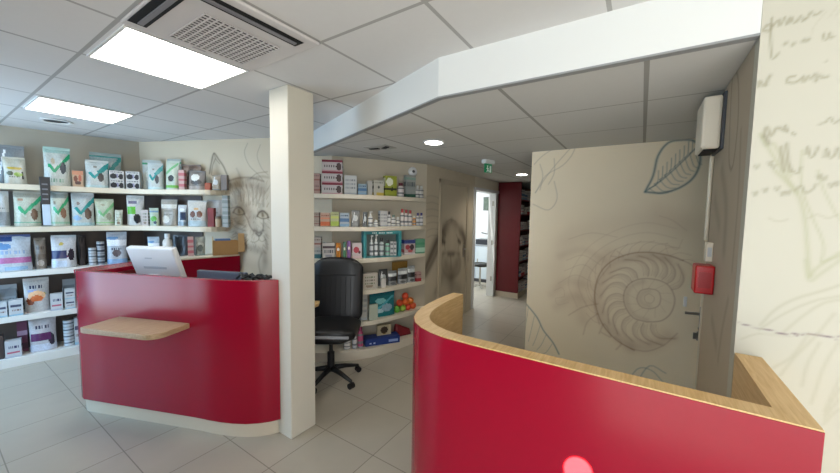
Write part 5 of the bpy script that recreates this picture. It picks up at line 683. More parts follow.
('8a6a48',0.007,0.15126362485452607,[(1.408,1.793),(1.389,1.842)]),
('3d2d21',0.007,0.3126086968933792,[(1.4,1.474),(1.352,1.43)]),
('3d2d21',0.007,0.12024020406620978,[(1.663,1.42),(1.675,1.391)]),
('8a6a48',0.007,0.19364608774374611,[(1.674,1.65),(1.693,1.716)]),
('3d2d21',0.007,0.3075282327959106,[(1.738,1.328),(1.76,1.309)]),
('3d2d21',0.007,0.2739460241504878,[(1.352,1.292),(1.28,1.272)]),
('8a6a48',0.007,0.236957349471347,[(1.72,1.341),(1.752,1.301)]),
('3d2d21',0.007,0.2557321188350349,[(1.586,1.7),(1.589,1.735)]),
('3d2d21',0.007,0.2643111709294289,[(1.772,1.821),(1.798,1.871)]),
('3d2d21',0.06,0.22,[(1.316,1.674),(1.317,1.638),(1.317,1.602),(1.318,1.565),(1.321,1.525),(1.325,1.48),(1.33,1.433),(1.336,1.385),(1.341,1.337)]),
('7a5a3c',0.05,0.2,[(1.512,1.676),(1.516,1.639),(1.52,1.602),(1.525,1.565),(1.529,1.528)]),
('7a5a3c',0.06,0.18,[(1.387,1.767),(1.43,1.778),(1.472,1.79),(1.514,1.8),(1.556,1.805),(1.598,1.804),(1.64,1.8),(1.681,1.793),(1.722,1.787)]),
('5a4636',0.05,0.22,[(1.416,1.226),(1.436,1.212),(1.455,1.198),(1.476,1.184),(1.5,1.172),(1.529,1.163),(1.56,1.155),(1.594,1.147),(1.626,1.139)]),
('7a5a3c',0.05,0.2,[(1.507,1.491),(1.496,1.462),(1.485,1.432),(1.473,1.403),(1.462,1.378),(1.451,1.356),(1.44,1.337),(1.429,1.32),(1.418,1.302)]),
('4a3828',0.04,0.25,[(1.703,1.66),(1.696,1.641),(1.69,1.623),(1.683,1.604),(1.677,1.586)]),
('4a3828',0.04,0.25,[(1.46,1.657),(1.467,1.638),(1.474,1.62),(1.481,1.602),(1.488,1.583)]),
('6a4f38',0.1,0.28,[(1.334,1.711),(1.327,1.666),(1.318,1.62),(1.312,1.574),(1.312,1.524),(1.32,1.471),(1.334,1.415),(1.351,1.357),(1.366,1.3)]),
('7a5c42',0.07,0.3,[(1.51,1.62),(1.52,1.577),(1.53,1.533),(1.539,1.491),(1.549,1.454),(1.557,1.426),(1.565,1.404),(1.572,1.383),(1.58,1.362)]),
('6a4f38',0.08,0.25,[(1.368,1.86),(1.404,1.871),(1.439,1.883),(1.475,1.893),(1.517,1.897),(1.564,1.893),(1.617,1.883),(1.671,1.871),(1.723,1.86)]),
('6a5240',0.07,0.28,[(1.417,1.264),(1.435,1.234),(1.453,1.204),(1.473,1.176),(1.499,1.154),(1.536,1.14),(1.578,1.133),(1.624,1.128),(1.667,1.122)]),
('6a5240',0.05,0.3,[(1.736,1.421),(1.741,1.376),(1.747,1.332),(1.752,1.286),(1.753,1.237),(1.75,1.184),(1.743,1.128),(1.735,1.07),(1.728,1.013)])],
'dog':[('3a3026',0.12,0.4,[(4.124,1.389),(4.078,1.356),(4.033,1.326),(3.989,1.293),(3.945,1.256),(3.903,1.212),(3.861,1.163),(3.82,1.112),(3.779,1.064),(3.739,1.017),(3.7,0.972),(3.661,0.926),(3.622,0.882)]),
('3a3026',0.04,0.55,[(4.05,1.356),(4.006,1.315),(3.962,1.275),(3.919,1.234),(3.877,1.192),(3.836,1.146),(3.795,1.099),(3.755,1.051),(3.715,1.003),(3.676,0.957),(3.637,0.91),(3.599,0.864),(3.562,0.818)]),
('3a3026',0.05,0.5,[(4.105,1.3),(4.076,1.263),(4.048,1.227),(4.019,1.19),(3.985,1.149),(3.948,1.104),(3.908,1.056),(3.864,1.007),(3.817,0.958),(3.764,0.911),(3.708,0.863),(3.65,0.817),(3.595,0.771)]),
('3a3026',0.05,0.28,[(4.316,1.493),(4.263,1.476),(4.209,1.46),(4.16,1.444),(4.122,1.424),(4.101,1.401),(4.09,1.374),(4.083,1.346),(4.074,1.319)]),
('3a3026',0.05,0.28,[(4.316,1.493),(4.371,1.475),(4.429,1.456),(4.485,1.437),(4.531,1.414),(4.564,1.387),(4.587,1.357),(4.606,1.326),(4.627,1.295)]),
('3a3026',0.12,0.35,[(4.651,1.353),(4.682,1.318),(4.714,1.283),(4.745,1.247),(4.771,1.209),(4.79,1.17),(4.805,1.128),(4.817,1.086),(4.829,1.045),(4.84,1.003),(4.85,0.962),(4.859,0.92),(4.868,0.878)]),
('3a3026',0.05,0.5,[(4.719,1.291),(4.76,1.24),(4.802,1.189),(4.842,1.136),(4.875,1.082),(4.898,1.025),(4.913,0.967),(4.925,0.909),(4.939,0.85)]),
('3a3026',0.05,0.8,[(4.049,1.215),(4.11,1.19)]),
('3a3026',0.05,0.8,[(4.57,1.19),(4.626,1.155)]),
('3a3026',0.06,0.32,[(4.086,1.042),(4.07,1.015),(4.052,0.989),(4.037,0.962),(4.031,0.934),(4.034,0.902),(4.043,0.868),(4.059,0.834),(4.081,0.802),(4.112,0.771),(4.15,0.74),(4.192,0.712),(4.233,0.689),(4.273,0.673),(4.313,0.662),(4.355,0.657),(4.399,0.656),(4.449,0.66),(4.504,0.669),(4.556,0.683),(4.596,0.704),(4.622,0.732),(4.636,0.768),(4.643,0.806),(4.643,0.844),(4.635,0.88),(4.619,0.916),(4.599,0.952),(4.581,0.987)]),
('3a3026',0.04,0.25,[(4.056,1.037),(4.121,1.038),(4.187,1.039),(4.254,1.038),(4.322,1.034),(4.39,1.026),(4.458,1.013),(4.528,0.999),(4.599,0.986)]),
('3a3026',0.03,0.4,[(4.308,0.976),(4.314,0.952),(4.32,0.928),(4.325,0.904),(4.329,0.881),(4.332,0.857),(4.333,0.833),(4.333,0.81),(4.334,0.786)]),
('3a3026',0.05,0.6,[(4.242,1.012),(4.407,0.996)]),
('3a3026',0.1,0.25,[(4.145,0.921),(4.153,0.892),(4.16,0.862),(4.17,0.834),(4.189,0.806),(4.218,0.78),(4.256,0.754),(4.297,0.729),(4.338,0.703)]),
('3a3026',0.1,0.25,[(4.534,0.876),(4.534,0.846),(4.537,0.815),(4.535,0.786),(4.522,0.761),(4.494,0.741),(4.455,0.726),(4.412,0.712),(4.371,0.698)]),
('3a3026',0.16,0.18,[(4.203,1.35),(4.205,1.296),(4.208,1.241),(4.21,1.187),(4.213,1.132)]),
('3a3026',0.16,0.18,[(4.474,1.34),(4.477,1.283),(4.48,1.226),(4.483,1.169),(4.486,1.111)]),
('3a3026',0.12,0.25,[(4.117,0.671),(4.2,0.639),(4.287,0.606),(4.373,0.573),(4.447,0.541),(4.504,0.511),(4.548,0.484),(4.587,0.457),(4.629,0.429)]),
('3a3026',0.08,0.3,[(4.04,0.719),(4.023,0.684),(4.006,0.648),(3.989,0.615),(3.972,0.588),(3.955,0.568),(3.937,0.554),(3.92,0.543),(3.903,0.53)]),
('3a3026',0.02,0.35,[(4.151,1.298),(4.139,1.272),(4.126,1.246),(4.115,1.22),(4.11,1.193),(4.112,1.166),(4.119,1.139),(4.129,1.111),(4.137,1.084)]),
('3a3026',0.02,0.35,[(4.495,1.282),(4.516,1.252),(4.538,1.222),(4.558,1.192),(4.571,1.163),(4.575,1.133),(4.571,1.105),(4.565,1.076),(4.56,1.047)]),
('5a4a3a',0.2,0.16,[(4.347,0.86),(4.348,0.841),(4.349,0.822),(4.35,0.803),(4.351,0.784)]),
('3a3026',0.02,0.3,[(4.158,1.477),(4.192,1.487),(4.226,1.498),(4.262,1.508),(4.299,1.511),(4.339,1.507),(4.381,1.497),(4.424,1.484),(4.467,1.472)]),
('4a3c30',0.09,0.3,[(3.876,1.226),(3.835,1.178),(3.794,1.13),(3.754,1.083),(3.714,1.037)]),
('3a3026',0.015,0.3,[(4.015,1.305),(3.973,1.264),(3.931,1.226),(3.889,1.186),(3.844,1.143),(3.797,1.095),(3.749,1.045),(3.7,0.994),(3.652,0.944)]),
('3a3026',0.015,0.3,[(3.982,1.237),(3.939,1.192),(3.898,1.148),(3.856,1.105),(3.813,1.061),(3.769,1.015),(3.724,0.97),(3.679,0.925),(3.635,0.88)]),
('54463a',0.1,0.45,[(4.088,1.354),(4.057,1.317),(4.027,1.28),(3.996,1.243),(3.962,1.203),(3.924,1.161),(3.884,1.116),(3.842,1.071),(3.801,1.028),(3.76,0.986),(3.718,0.944),(3.676,0.904),(3.636,0.864)]),
('54463a',0.09,0.5,[(4.672,1.313),(4.703,1.268),(4.735,1.223),(4.766,1.176),(4.795,1.128),(4.82,1.077),(4.842,1.025),(4.863,0.971),(4.885,0.917)]),
('54463a',0.14,0.35,[(4.186,0.861),(4.226,0.84),(4.267,0.816),(4.309,0.796),(4.351,0.784),(4.392,0.785),(4.434,0.794),(4.476,0.808),(4.519,0.82)]),
('6a5a4a',0.1,0.3,[(4.2,1.422),(4.228,1.43),(4.258,1.439),(4.287,1.446),(4.318,1.449),(4.35,1.445),(4.384,1.436),(4.419,1.426),(4.453,1.416)]),
('54463a',0.12,0.3,[(4.359,0.613),(4.361,0.579),(4.362,0.546),(4.364,0.512),(4.366,0.479)]),
('3a3026',0.014,0.2,[(3.502,1.784),(3.563,1.795),(3.626,1.807),(3.689,1.817),(3.752,1.822),(3.813,1.819),(3.873,1.811),(3.933,1.8),(3.995,1.79)]),
('3a3026',0.014,0.2,[(3.528,1.704),(3.583,1.713),(3.639,1.724),(3.697,1.733),(3.755,1.737),(3.814,1.734),(3.874,1.726),(3.936,1.716),(3.999,1.707)]),
('3a3026',0.014,0.2,[(3.555,1.622),(3.604,1.631),(3.653,1.64),(3.704,1.648),(3.758,1.651),(3.815,1.649),(3.876,1.642),(3.938,1.633),(4.002,1.625)]),
('3a3026',0.014,0.2,[(3.582,1.54),(3.625,1.547),(3.667,1.555),(3.712,1.562),(3.761,1.565),(3.817,1.563),(3.877,1.557),(3.941,1.549),(4.006,1.541)]),
('3a3026',0.014,0.2,[(3.61,1.456),(3.646,1.463),(3.682,1.47),(3.72,1.476),(3.764,1.479),(3.818,1.477),(3.879,1.472),(3.944,1.465),(4.009,1.458)]),
('3a3026',0.014,0.2,[(3.638,1.371),(3.668,1.377),(3.696,1.384),(3.727,1.39),(3.767,1.393),(3.819,1.391),(3.881,1.386),(3.947,1.38),(4.013,1.375)]),
('3a3026',0.014,0.2,[(3.667,1.285),(3.689,1.291),(3.71,1.298),(3.735,1.303),(3.771,1.306),(3.821,1.305),(3.882,1.301),(3.949,1.295),(4.016,1.291)])]}

# ------------------------------------------------------------------ materials
def lin(h):
    if isinstance(h,str):
        r=[int(h[i:i+2],16)/255 for i in (0,2,4)]
        return tuple(((x/12.92) if x<=.04045 else ((x+.055)/1.055)**2.4) for x in r)
    return tuple(h)
MATS={}
def mat(name,col,rough=.5,metal=0,spec=.5,noise=0,nscale=20,bump=0,coat=0):
    if name in MATS: return MATS[name]
    m=bpy.data.materials.new(name); m.use_nodes=True; nt=m.node_tree; b=nt.nodes['Principled BSDF']
    c=lin(col); b.inputs['Base Color'].default_value=(*c,1); b.inputs['Roughness'].default_value=rough; b.inputs['Metallic'].default_value=metal
    b.inputs['Specular IOR Level'].default_value=spec; b.inputs['Coat Weight'].default_value=coat
    if noise or bump:
        tc=nt.nodes.new('ShaderNodeTexCoord'); n=nt.nodes.new('ShaderNodeTexNoise'); n.inputs['Scale'].default_value=nscale; n.inputs['Detail'].default_value=4
        nt.links.new(tc.outputs['Object'],n.inputs['Vector'])
        if noise:
            mr=nt.nodes.new('ShaderNodeMapRange'); mr.inputs[3].default_value=1-noise; mr.inputs[4].default_value=1+noise
            mx=nt.nodes.new('ShaderNodeVectorMath'); mx.operation='SCALE'; mx.inputs[0].default_value=c
            nt.links.new(n.outputs['Fac'],mr.inputs[0]); nt.links.new(mr.outputs[0],mx.inputs['Scale']); nt.links.new(mx.outputs[0],b.inputs['Base Color'])
        if bump:
            bp=nt.nodes.new('ShaderNodeBump'); bp.inputs['Strength'].default_value=bump; bp.inputs['Distance'].default_value=.002
            nt.links.new(n.outputs['Fac'],bp.inputs['Height']); nt.links.new(bp.outputs[0],b.inputs['Normal'])
    MATS[name]=m; return m
def emis(name,col,s):
    m=bpy.data.materials.new(name); m.use_nodes=True; b=m.node_tree.nodes['Principled BSDF']
    b.inputs['Base Color'].default_value=(.8,.8,.8,1); b.inputs['Emission Color'].default_value=(*col,1); b.inputs['Emission Strength'].default_value=s
    return m
def wood(name,c1,c2,scale=(2,30,30),rough=.45):
    m=bpy.data.materials.new(name); m.use_nodes=True; nt=m.node_tree; b=nt.nodes['Principled BSDF']; b.inputs['Roughness'].default_value=rough
    tc=nt.nodes.new('ShaderNodeTexCoord'); mp=nt.nodes.new('ShaderNodeMapping'); mp.inputs['Scale'].default_value=scale
    n=nt.nodes.new('ShaderNodeTexNoise'); n.inputs['Scale'].default_value=3; n.inputs['Detail'].default_value=6; n.inputs['Distortion'].default_value=.6
    cr=nt.nodes.new('ShaderNodeValToRGB'); cr.color_ramp.elements[0].color=(*lin(c1),1); cr.color_ramp.elements[1].color=(*lin(c2),1)
    cr.color_ramp.elements[0].position=.3; cr.color_ramp.elements[1].position=.7
    nt.links.new(tc.outputs['Object'],mp.inputs[0]); nt.links.new(mp.outputs[0],n.inputs['Vector']); nt.links.new(n.outputs['Fac'],cr.inputs[0]); nt.links.new(cr.outputs[0],b.inputs['Base Color'])
    return m
def colattr(name,rough=.5,noise=.05,nscale=3,spec=.5):
    m=bpy.data.materials.new(name); m.use_nodes=True; nt=m.node_tree; b=nt.nodes['Principled BSDF']; b.inputs['Roughness'].default_value=rough; b.inputs['Specular IOR Level'].default_value=spec
    a=nt.nodes.new('ShaderNodeAttribute'); a.attribute_name='Col'
    tc=nt.nodes.new('ShaderNodeTexCoord'); n=nt.nodes.new('ShaderNodeTexNoise'); n.inputs['Scale'].default_value=nscale; n.inputs['Detail'].default_value=5
    mr=nt.nodes.new('ShaderNodeMapRange'); mr.inputs[3].default_value=1-noise; mr.inputs[4].default_value=1+noise
    mx=nt.nodes.new('ShaderNodeVectorMath'); mx.operation='SCALE'
    nt.links.new(tc.outputs['Object'],n.inputs['Vector']); nt.links.new(n.outputs['Fac'],mr.inputs[0]); nt.links.new(a.outputs['Color'],mx.inputs[0]); nt.links.new(mr.outputs[0],mx.inputs['Scale']); nt.links.new(mx.outputs[0],b.inputs['Base Color'])
    return m
def gridmat(name,c_tile,c_line,x0,y0,px,py,wx,wy,rough,noise=.06,nscale=6,rline=None,bump=.0,var=0.0):
    """tiles in object X/Y with joint lines"""
    m=bpy.data.materials.new(name); m.use_nodes=True; nt=m.node_tree; L=nt.links.new; N=nt.nodes.new
    b=nt.nodes['Principled BSDF']; b.inputs['Roughness'].default_value=rough
    tc=N('ShaderNodeTexCoord'); sp=N('ShaderNodeSeparateXYZ'); L(tc.outputs['Object'],sp.inputs[0])
    masks=[]; cells=[]
    for ax,o,p,w in (('X',x0,px,wx),('Y',y0,py,wy)):
        s=N('ShaderNodeMath'); s.operation='SUBTRACT'; s.inputs[1].default_value=o-50*p; L(sp.outputs[ax],s.inputs[0])
        d=N('ShaderNodeMath'); d.operation='DIVIDE'; d.inputs[1].default_value=p; L(s.outputs[0],d.inputs[0])
        a=N('ShaderNodeMath'); a.operation='ADD'; a.inputs[1].default_value=.5; L(d.outputs[0],a.inputs[0])
        f=N('ShaderNodeMath'); f.operation='FRACT'; L(a.outputs[0],f.inputs[0])
        s2=N('ShaderNodeMath'); s2.operation='SUBTRACT'; s2.inputs[1].default_value=.5; L(f.outputs[0],s2.inputs[0])
        ab=N('ShaderNodeMath'); ab.operation='ABSOLUTE'; L(s2.outputs[0],ab.inputs[0])
        lt=N('ShaderNodeMath'); lt.operation='LESS_THAN'; lt.inputs[1].default_value=w/p/2; L(ab.outputs[0],lt.inputs[0]); masks.append(lt)
        fl=N('ShaderNodeMath'); fl.operation='FLOOR'; L(d.outputs[0],fl.inputs[0]); cells.append(fl)
    mxm=N('ShaderNodeMath'); mxm.operation='MAXIMUM'; L(masks[0].outputs[0],mxm.inputs[0]); L(masks[1].outputs[0],mxm.inputs[1])
    n=N('ShaderNodeTexNoise'); n.inputs['Scale'].default_value=nscale; n.inputs['Detail'].default_value=6; L(tc.outputs['Object'],n.inputs['Vector'])
    mr=N('ShaderNodeMapRange'); mr.inputs[3].default_value=1-noise; mr.inputs[4].default_value=1+noise; L(n.outputs['Fac'],mr.inputs[0])
    cb=N('ShaderNodeCombineXYZ'); L(cells[0].outputs[0],cb.inputs[0]); L(cells[1].outputs[0],cb.inputs[1])
    wn=N('ShaderNodeTexWhiteNoise'); wn.noise_dimensions='3D'; L(cb.outputs[0],wn.inputs['Vector'])
    mr2=N('ShaderNodeMapRange'); mr2.inputs[3].default_value=1-var; mr2.inputs[4].default_value=1+var; L(wn.outputs['Value'],mr2.inputs[0])
    mm=N('ShaderNodeMath'); mm.operation='MULTIPLY'; L(mr.outputs[0],mm.inputs[0]); L(mr2.outputs[0],mm.inputs[1])
    sc_=N('ShaderNodeVectorMath'); sc_.operation='SCALE'; sc_.inputs[0].default_value=lin(c_tile); L(mm.outputs[0],sc_.inputs['Scale'])
    mix=N('ShaderNodeMix'); mix.data_type='RGBA'; mix.inputs['B'].default_value=(*lin(c_line),1); L(mxm.outputs[0],mix.inputs['Factor']); L(sc_.outputs[0],mix.inputs['A'])
    L(mix.outputs['Result'],b.inputs['Base Color'])
    if bump:
        bp=N('ShaderNodeBump'); bp.inputs['Strength'].default_value=bump; bp.inputs['Distance'].default_value=.002; n2=N('ShaderNodeTexNoise'); n2.inputs['Scale'].default_value=60; L(tc.outputs['Object'],n2.inputs['Vector']); L(n2.outputs['Fac'],bp.inputs['Height']); L(bp.outputs[0],b.inputs['Normal'])
    return m
# ------------------------------------------------------------------ mesh helpers
def link(name,me,m,parent=None,smooth=False,bev=0,loc=None):
    o=bpy.data.objects.new(name,me); C.objects.link(o)
    if m is not None: me.materials.append(m)
    if parent: o.parent=parent
    if smooth:
        for p in me.polygons: p.use_smooth=True
    if bev:
        b=o.modifiers.new('edge','BEVEL'); b.width=bev; b.segments=2; b.limit_method='ANGLE'; b.angle_limit=math.radians(40)
    if loc is not None: o.location=loc
    return o
def from_bm(name,bm,m,parent=None,smooth=False,bev=0,loc=None):
    bmesh.ops.recalc_face_normals(bm,faces=bm.faces)
    me=bpy.data.meshes.new(name); bm.to_mesh(me); bm.free(); return link(name,me,m,parent,smooth,bev,loc)
def add_box(bm,x0,x1,y0,y1,z0,z1,M=None):
    vs=[bm.verts.new((x,y,z)) for z in (z0,z1) for y in (y0,y1) for x in (x0,x1)]
    for f in ((0,2,3,1),(4,5,7,6),(0,1,5,4),(2,6,7,3),(0,4,6,2),(1,3,7,5)): bm.faces.new([vs[i] for i in f])
    if M is not None:
        for v in vs: v.co=M@v.co
    return vs
def box(name,x0,x1,y0,y1,z0,z1,m,parent=None,bev=0):
    bm=bmesh.new(); add_box(bm,x0,x1,y0,y1,z0,z1); return from_bm(name,bm,m,parent,False,bev)
def add_prism(bm,poly,z0,z1):
    a=[bm.verts.new((*p[:2],z0)) for p in poly]; b=[bm.verts.new((*p[:2],z1)) for p in poly]; n=len(poly)
    bm.faces.new(a[::-1]); bm.faces.new(b)
    for i in range(n): bm.faces.new((a[i],a[(i+1)%n],b[(i+1)%n],b[i]))
def prism(name,poly,z0,z1,m,parent=None,bev=0,smooth=False):
    bm=bmesh.new(); add_prism(bm,poly,z0,z1); o=from_bm(name,bm,m,parent,False,bev)
    if smooth: shade_auto(o)
    return o
def shade_auto(o,ang=30):
    me=o.data
    for p in me.polygons: p.use_smooth=True
    bm=bmesh.new(); bm.from_mesh(me)
    for e in bm.edges:
        if len(e.link_faces)==2 and e.calc_face_angle(0)>math.radians(ang): e.smooth=False
    bm.to_mesh(me); bm.free()
def add_tube(bm,pts,r,seg=8,cap=True):
    pts=[Vector(p) for p in pts]; rings=[]
    rs=r if isinstance(r,(list,tuple)) else [r]*len(pts)
    up=None
    for i,p in enumerate(pts):
        t=(pts[min(i+1,len(pts)-1)]-pts[max(i-1,0)]).normalized()
        if up is None: up=Vector((0,0,1)) if abs(t.z)<.9 else Vector((1,0,0))
        x=t.cross(up).normalized(); y=x.cross(t).normalized(); up=y
        rings.append([bm.verts.new(p+x*math.cos(2*PI*k/seg)*rs[i]+y*math.sin(2*PI*k/seg)*rs[i]) for k in range(seg)])
    for a,b in zip(rings[:-1],rings[1:]):
        for k in range(seg): bm.faces.new((a[k],a[(k+1)%seg],b[(k+1)%seg],b[k]))
    if cap: bm.faces.new(rings[0][::-1]); bm.faces.new(rings[-1])
def tube(name,pts,r,m,parent=None,seg=8):
    bm=bmesh.new(); add_tube(bm,pts,r,seg); o=from_bm(name,bm,m,parent,True); shade_auto(o,50); return o
def add_lathe(bm,prof,seg=20,sx=1,sy=1,ctr=(0,0,0)):
    rings=[]
    for r,z in prof: rings.append([bm.verts.new((ctr[0]+r*sx*math.cos(2*PI*k/seg),ctr[1]+r*sy*math.sin(2*PI*k/seg),ctr[2]+z)) for k in range(seg)])
    for a,b in zip(rings[:-1],rings[1:]):
        for k in range(seg): bm.faces.new((a[k],a[(k+1)%seg],b[(k+1)%seg],b[k]))
    bm.faces.new(rings[0][::-1]); bm.faces.new(rings[-1])
def lathe(name,prof,m,parent=None,seg=20,sx=1,sy=1,ctr=(0,0,0)):
    bm=bmesh.new(); add_lathe(bm,prof,seg,sx,sy,ctr); o=from_bm(name,bm,m,parent,True); shade_auto(o,40); return o
def empty(name,loc=(0,0,0),rz=0):
    o=bpy.data.objects.new(name,None); C.objects.link(o); o.location=loc; o.rotation_euler=(0,0,rz); o.empty_display_size=.1; return o
def tag(o,label,cat,group=None):
    o['label']=label; o['category']=cat
    if group: o['group']=group
    return o
def struct(o): o['kind']='structure'; return o
def arc(cx,cy,r,a0,a1,n): return [(cx+r*math.cos(math.radians(a0+(a1-a0)*i/n)),cy+r*math.sin(math.radians(a0+(a1-a0)*i/n))) for i in range(n+1)]
def offset(path,d):
    out=[]
    for i,p in enumerate(path):
        a=Vector(path[max(i-1,0)]); b=Vector(path[min(i+1,len(path)-1)]); t=(b-a).normalized(); out.append((p[0]-t.y*d,p[1]+t.x*d))
    return out
# ------------------------------------------------------------------ shared materials
WALL='d6cfbd'
M_wall=mat('wall_paper',WALL,.75,noise=.04,nscale=2)
M_mural=colattr('printed_mural',.6,.045,2.5,.4)
M_mural_side=colattr('printed_mural_side',.5,.05,2.5,.4)
M_print=colattr('printed_film',.27,.09,9)
M_card=colattr('printed_card',.55,.02,30)
M_white=mat('white_paint','dcdcd8',.55,noise=.02,nscale=3)
M_col=mat('column_paint','cbc6b8',.5,noise=.02,nscale=3)
M_bulk=mat('bulkhead_paint','d8dad8',.6)
M_shelf=mat('shelf_cream','d9d0be',.45,noise=.03,nscale=8)
M_shelfb=mat('shelf_cream_lit','d9d7d0',.45)  # same shelving; bluish light on the lower boards put into a whiter base
M_shelfw=mat('shelf_pale_cream','d5cab3',.45,noise=.03,nscale=8)
M_red=mat('red_laminate',(.27,.0026,.019),.21,spec=.27,noise=.03,nscale=40)
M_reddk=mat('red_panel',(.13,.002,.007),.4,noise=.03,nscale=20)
M_oak=wood('light_oak','c8a068','dfbd88',(3,40,40))
M_oak2=wood('oak_edge','a5804e','bf9a66',(40,40,3))
M_ledge=wood('oak_ledge','9f8262','b99f7e',(4,40,40))
M_black=mat('black_plastic','121214',.45)
M_leather=mat('black_leather','0f1013',.42,spec=.5,bump=.25,nscale=120)
M_chrome=mat('brushed_steel','aaa8a2',.33,metal=.85)
M_whplastic=mat('white_plastic','e2e4e6',.35)
M_cream=mat('cream_plastic','e6dcc6',.45)
M_greyplastic=mat('grey_plastic','4a4c52',.5)
M_trim=mat('grey_trim','8d8f90',.5)
M_plinth=mat('pale_plinth','c6bba8',.45)
M_cardboard=mat('cardboard','a67c4a',.8,noise=.06,nscale=20)
M_cardboard2=mat('cardboard_flap','bd9867',.8,noise=.06,nscale=20)
M_dark=mat('dark_void','0a0a0b',.7)
# ------------------------------------------------------------------ walls with printed murals
def mural_panel(name,p0,p1,z0,z1,res,strokes,thick=.08,base=WALL,m=None,inward=1,s0=0.,parent=None,su=None):
    """vertical panel p0->p1 (2D), front face gridded and inked, solid behind. su: unit giving s of p0"""
    p0=np.array(p0,float); p1=np.array(p1,float); L=np.linalg.norm(p1-p0); t=(p1-p0)/L; n=np.array([-t[1],t[0]])*inward  # n points to room
    nu=max(2,int(L/res)); nv=max(2,int((z1-z0)/res))
    S,Z=np.meshgrid(np.linspace(0,L,nu+1),np.linspace(z0,z1,nv+1))
    col=np.empty((*S.shape,3)); col[:]=lin(base)
    for c,w,a,pts in strokes:
        P=np.array(pts,float); sg=s0
        P=P.copy(); P[:,0]=(P[:,0]-s0)*(su if su else 1)
        lo=P.min(0)-2.2*w; hi=P.max(0)+2.2*w
        i0,i1=np.searchsorted(S[0],[lo[0],hi[0]]); j0,j1=np.searchsorted(Z[:,0],[lo[1],hi[1]])
        if i1<=i0 or j1<=j0: continue
        s_=S[j0:j1,i0:i1]; z_=Z[j0:j1,i0:i1]; D=np.full(s_.shape,9.)
        for A,B in zip(P[:-1],P[1:]):
            d=B-A; q=((s_-A[0])*d[0]+(z_-A[1])*d[1])/max(d@d,1e-9); q=np.clip(q,0,1)
            D=np.minimum(D,np.hypot(s_-A[0]-q*d[0],z_-A[1]-q*d[1]))
        soft=w>.035
        k=np.exp(-(D/w)**2*(1.6 if soft else 2.6))*a
        cc=np.array(lin(c)); col[j0:j1,i0:i1]=col[j0:j1,i0:i1]*(1-k[...,None])+cc*k[...,None]
    X=p0[0]+t[0]*S; Y=p0[1]+t[1]*S
    V=np.stack([X,Y,Z],-1).reshape(-1,3); nF=len(V)
    idx=np.arange(nF).reshape(nv+1,nu+1)
    F=np.stack([idx[:-1,:-1],idx[:-1,1:],idx[1:,1:],idx[1:,:-1]],-1).reshape(-1,4)
    if inward>0: F=F[:,::-1]
    back=[(p0[0]-n[0]*thick,p0[1]-n[1]*thick),(p1[0]-n[0]*thick,p1[1]-n[1]*thick)]
    B=[(p0[0],p0[1],z0),(p1[0],p1[1],z0),(p1[0],p1[1],z1),(p0[0],p0[1],z1)]+[(*back[0],z0),(*back[1],z0),(*back[1],z1),(*back[0],z1)]
    V=np.vstack([V,np.array(B)]); k=nF
    extra=[(k,k+1,k+5,k+4),(k+1,k+2,k+6,k+5),(k+2,k+3,k+7,k+6),(k+3,k,k+4,k+7),(k+4,k+5,k+6,k+7)]
    me=bpy.data.meshes.new(name); me.from_pydata(V.tolist(),[],F.tolist()+extra); me.update()
    at=me.color_attributes.new('Col','FLOAT_COLOR','POINT')
    cc=np.ones((len(V),4)); cc[:,:3]=lin(base); cc[:nF,:3]=col.reshape(-1,3); at.data.foreach_set('color',cc.ravel().astype(np.float32))
    return link(name,me,m or M_mural,parent)
HC,HL=2.42,2.21
# floor
fl=box('floor',-2.2,10.2,-3.3,6.6,-.06,0,gridmat('floor_tiles','a9a294','7d776c',.71,1.40,.45,.4575,.006,.006,.33,.07,5,var=.03)); struct(fl)
# main ceiling
ce=box('ceiling',-2.2,3.2,-3.3,6.6,HC,HC+.08,gridmat('ceiling_tiles','d4d3d2','a5a4a2',1.151,.75,.6,.6,.018,.018,.8,.02,30,bump=.1)); struct(ce)
LOWP=[(1.615,-.33),(1.605,.94),(2.32,2.81),(2.47,3.19),(2.62,3.02),(3.66,2.4),(10.1,2.48),(10.1,-.9),(1.63,-.9)]
lo=prism('ceiling_lower',LOWP,HL,HL+.06,gridmat('lower_ceiling_tiles','c9c9c6','979691',1.585,.015,.6,.6,.010,.020,.8,.02,30,bump=.1)); struct(lo)
# bulkhead
bp_=[(1.602,-.299),(1.59,.94),(2.32,2.81),(2.475,3.2)]
struct(prism('wall_bulkhead',bp_+offset(bp_,-.09)[::-1],HL+.0605,HC,M_bulk))
struct(prism('trim_1',offset(bp_,.006)+offset(bp_,-.03)[::-1],HL-.001,HL+.007,M_trim))
struct(prism('wall_bulkhead_face',offset(bp_,.002)+offset(bp_,-.012)[::-1],HL+.007,HC,M_bulk))
# handwriting wall X=1.6 (faces -X), side wall Y=-.3 (faces +Y), ammonite wall X=3.4 (faces -X)
struct(mural_panel('wall_handwriting',(1.6,-.3),(1.6,-3.3),0,HC,.006,STROKES['hand'],.06,base='bbb8aa',inward=-1,s0=-.3,su=-1))  # same wallpaper as the ammonite wall; base darkened against strong window light
struct(mural_panel('wall_side',(2.34,-.3),(1.661,-.3),0,HL,.008,STROKES['side'],.10,base='b5a791',inward=-1,s0=2.34,su=-1))
struct(mural_panel('wall_ammonite',(3.4,.93),(3.4,-.80),0,HL,.006,STROKES['ammonite'],.08,base='f0e2c6',inward=-1,s0=.93,su=-1))  # same wallpaper; base lightened to make up for the weaker light here
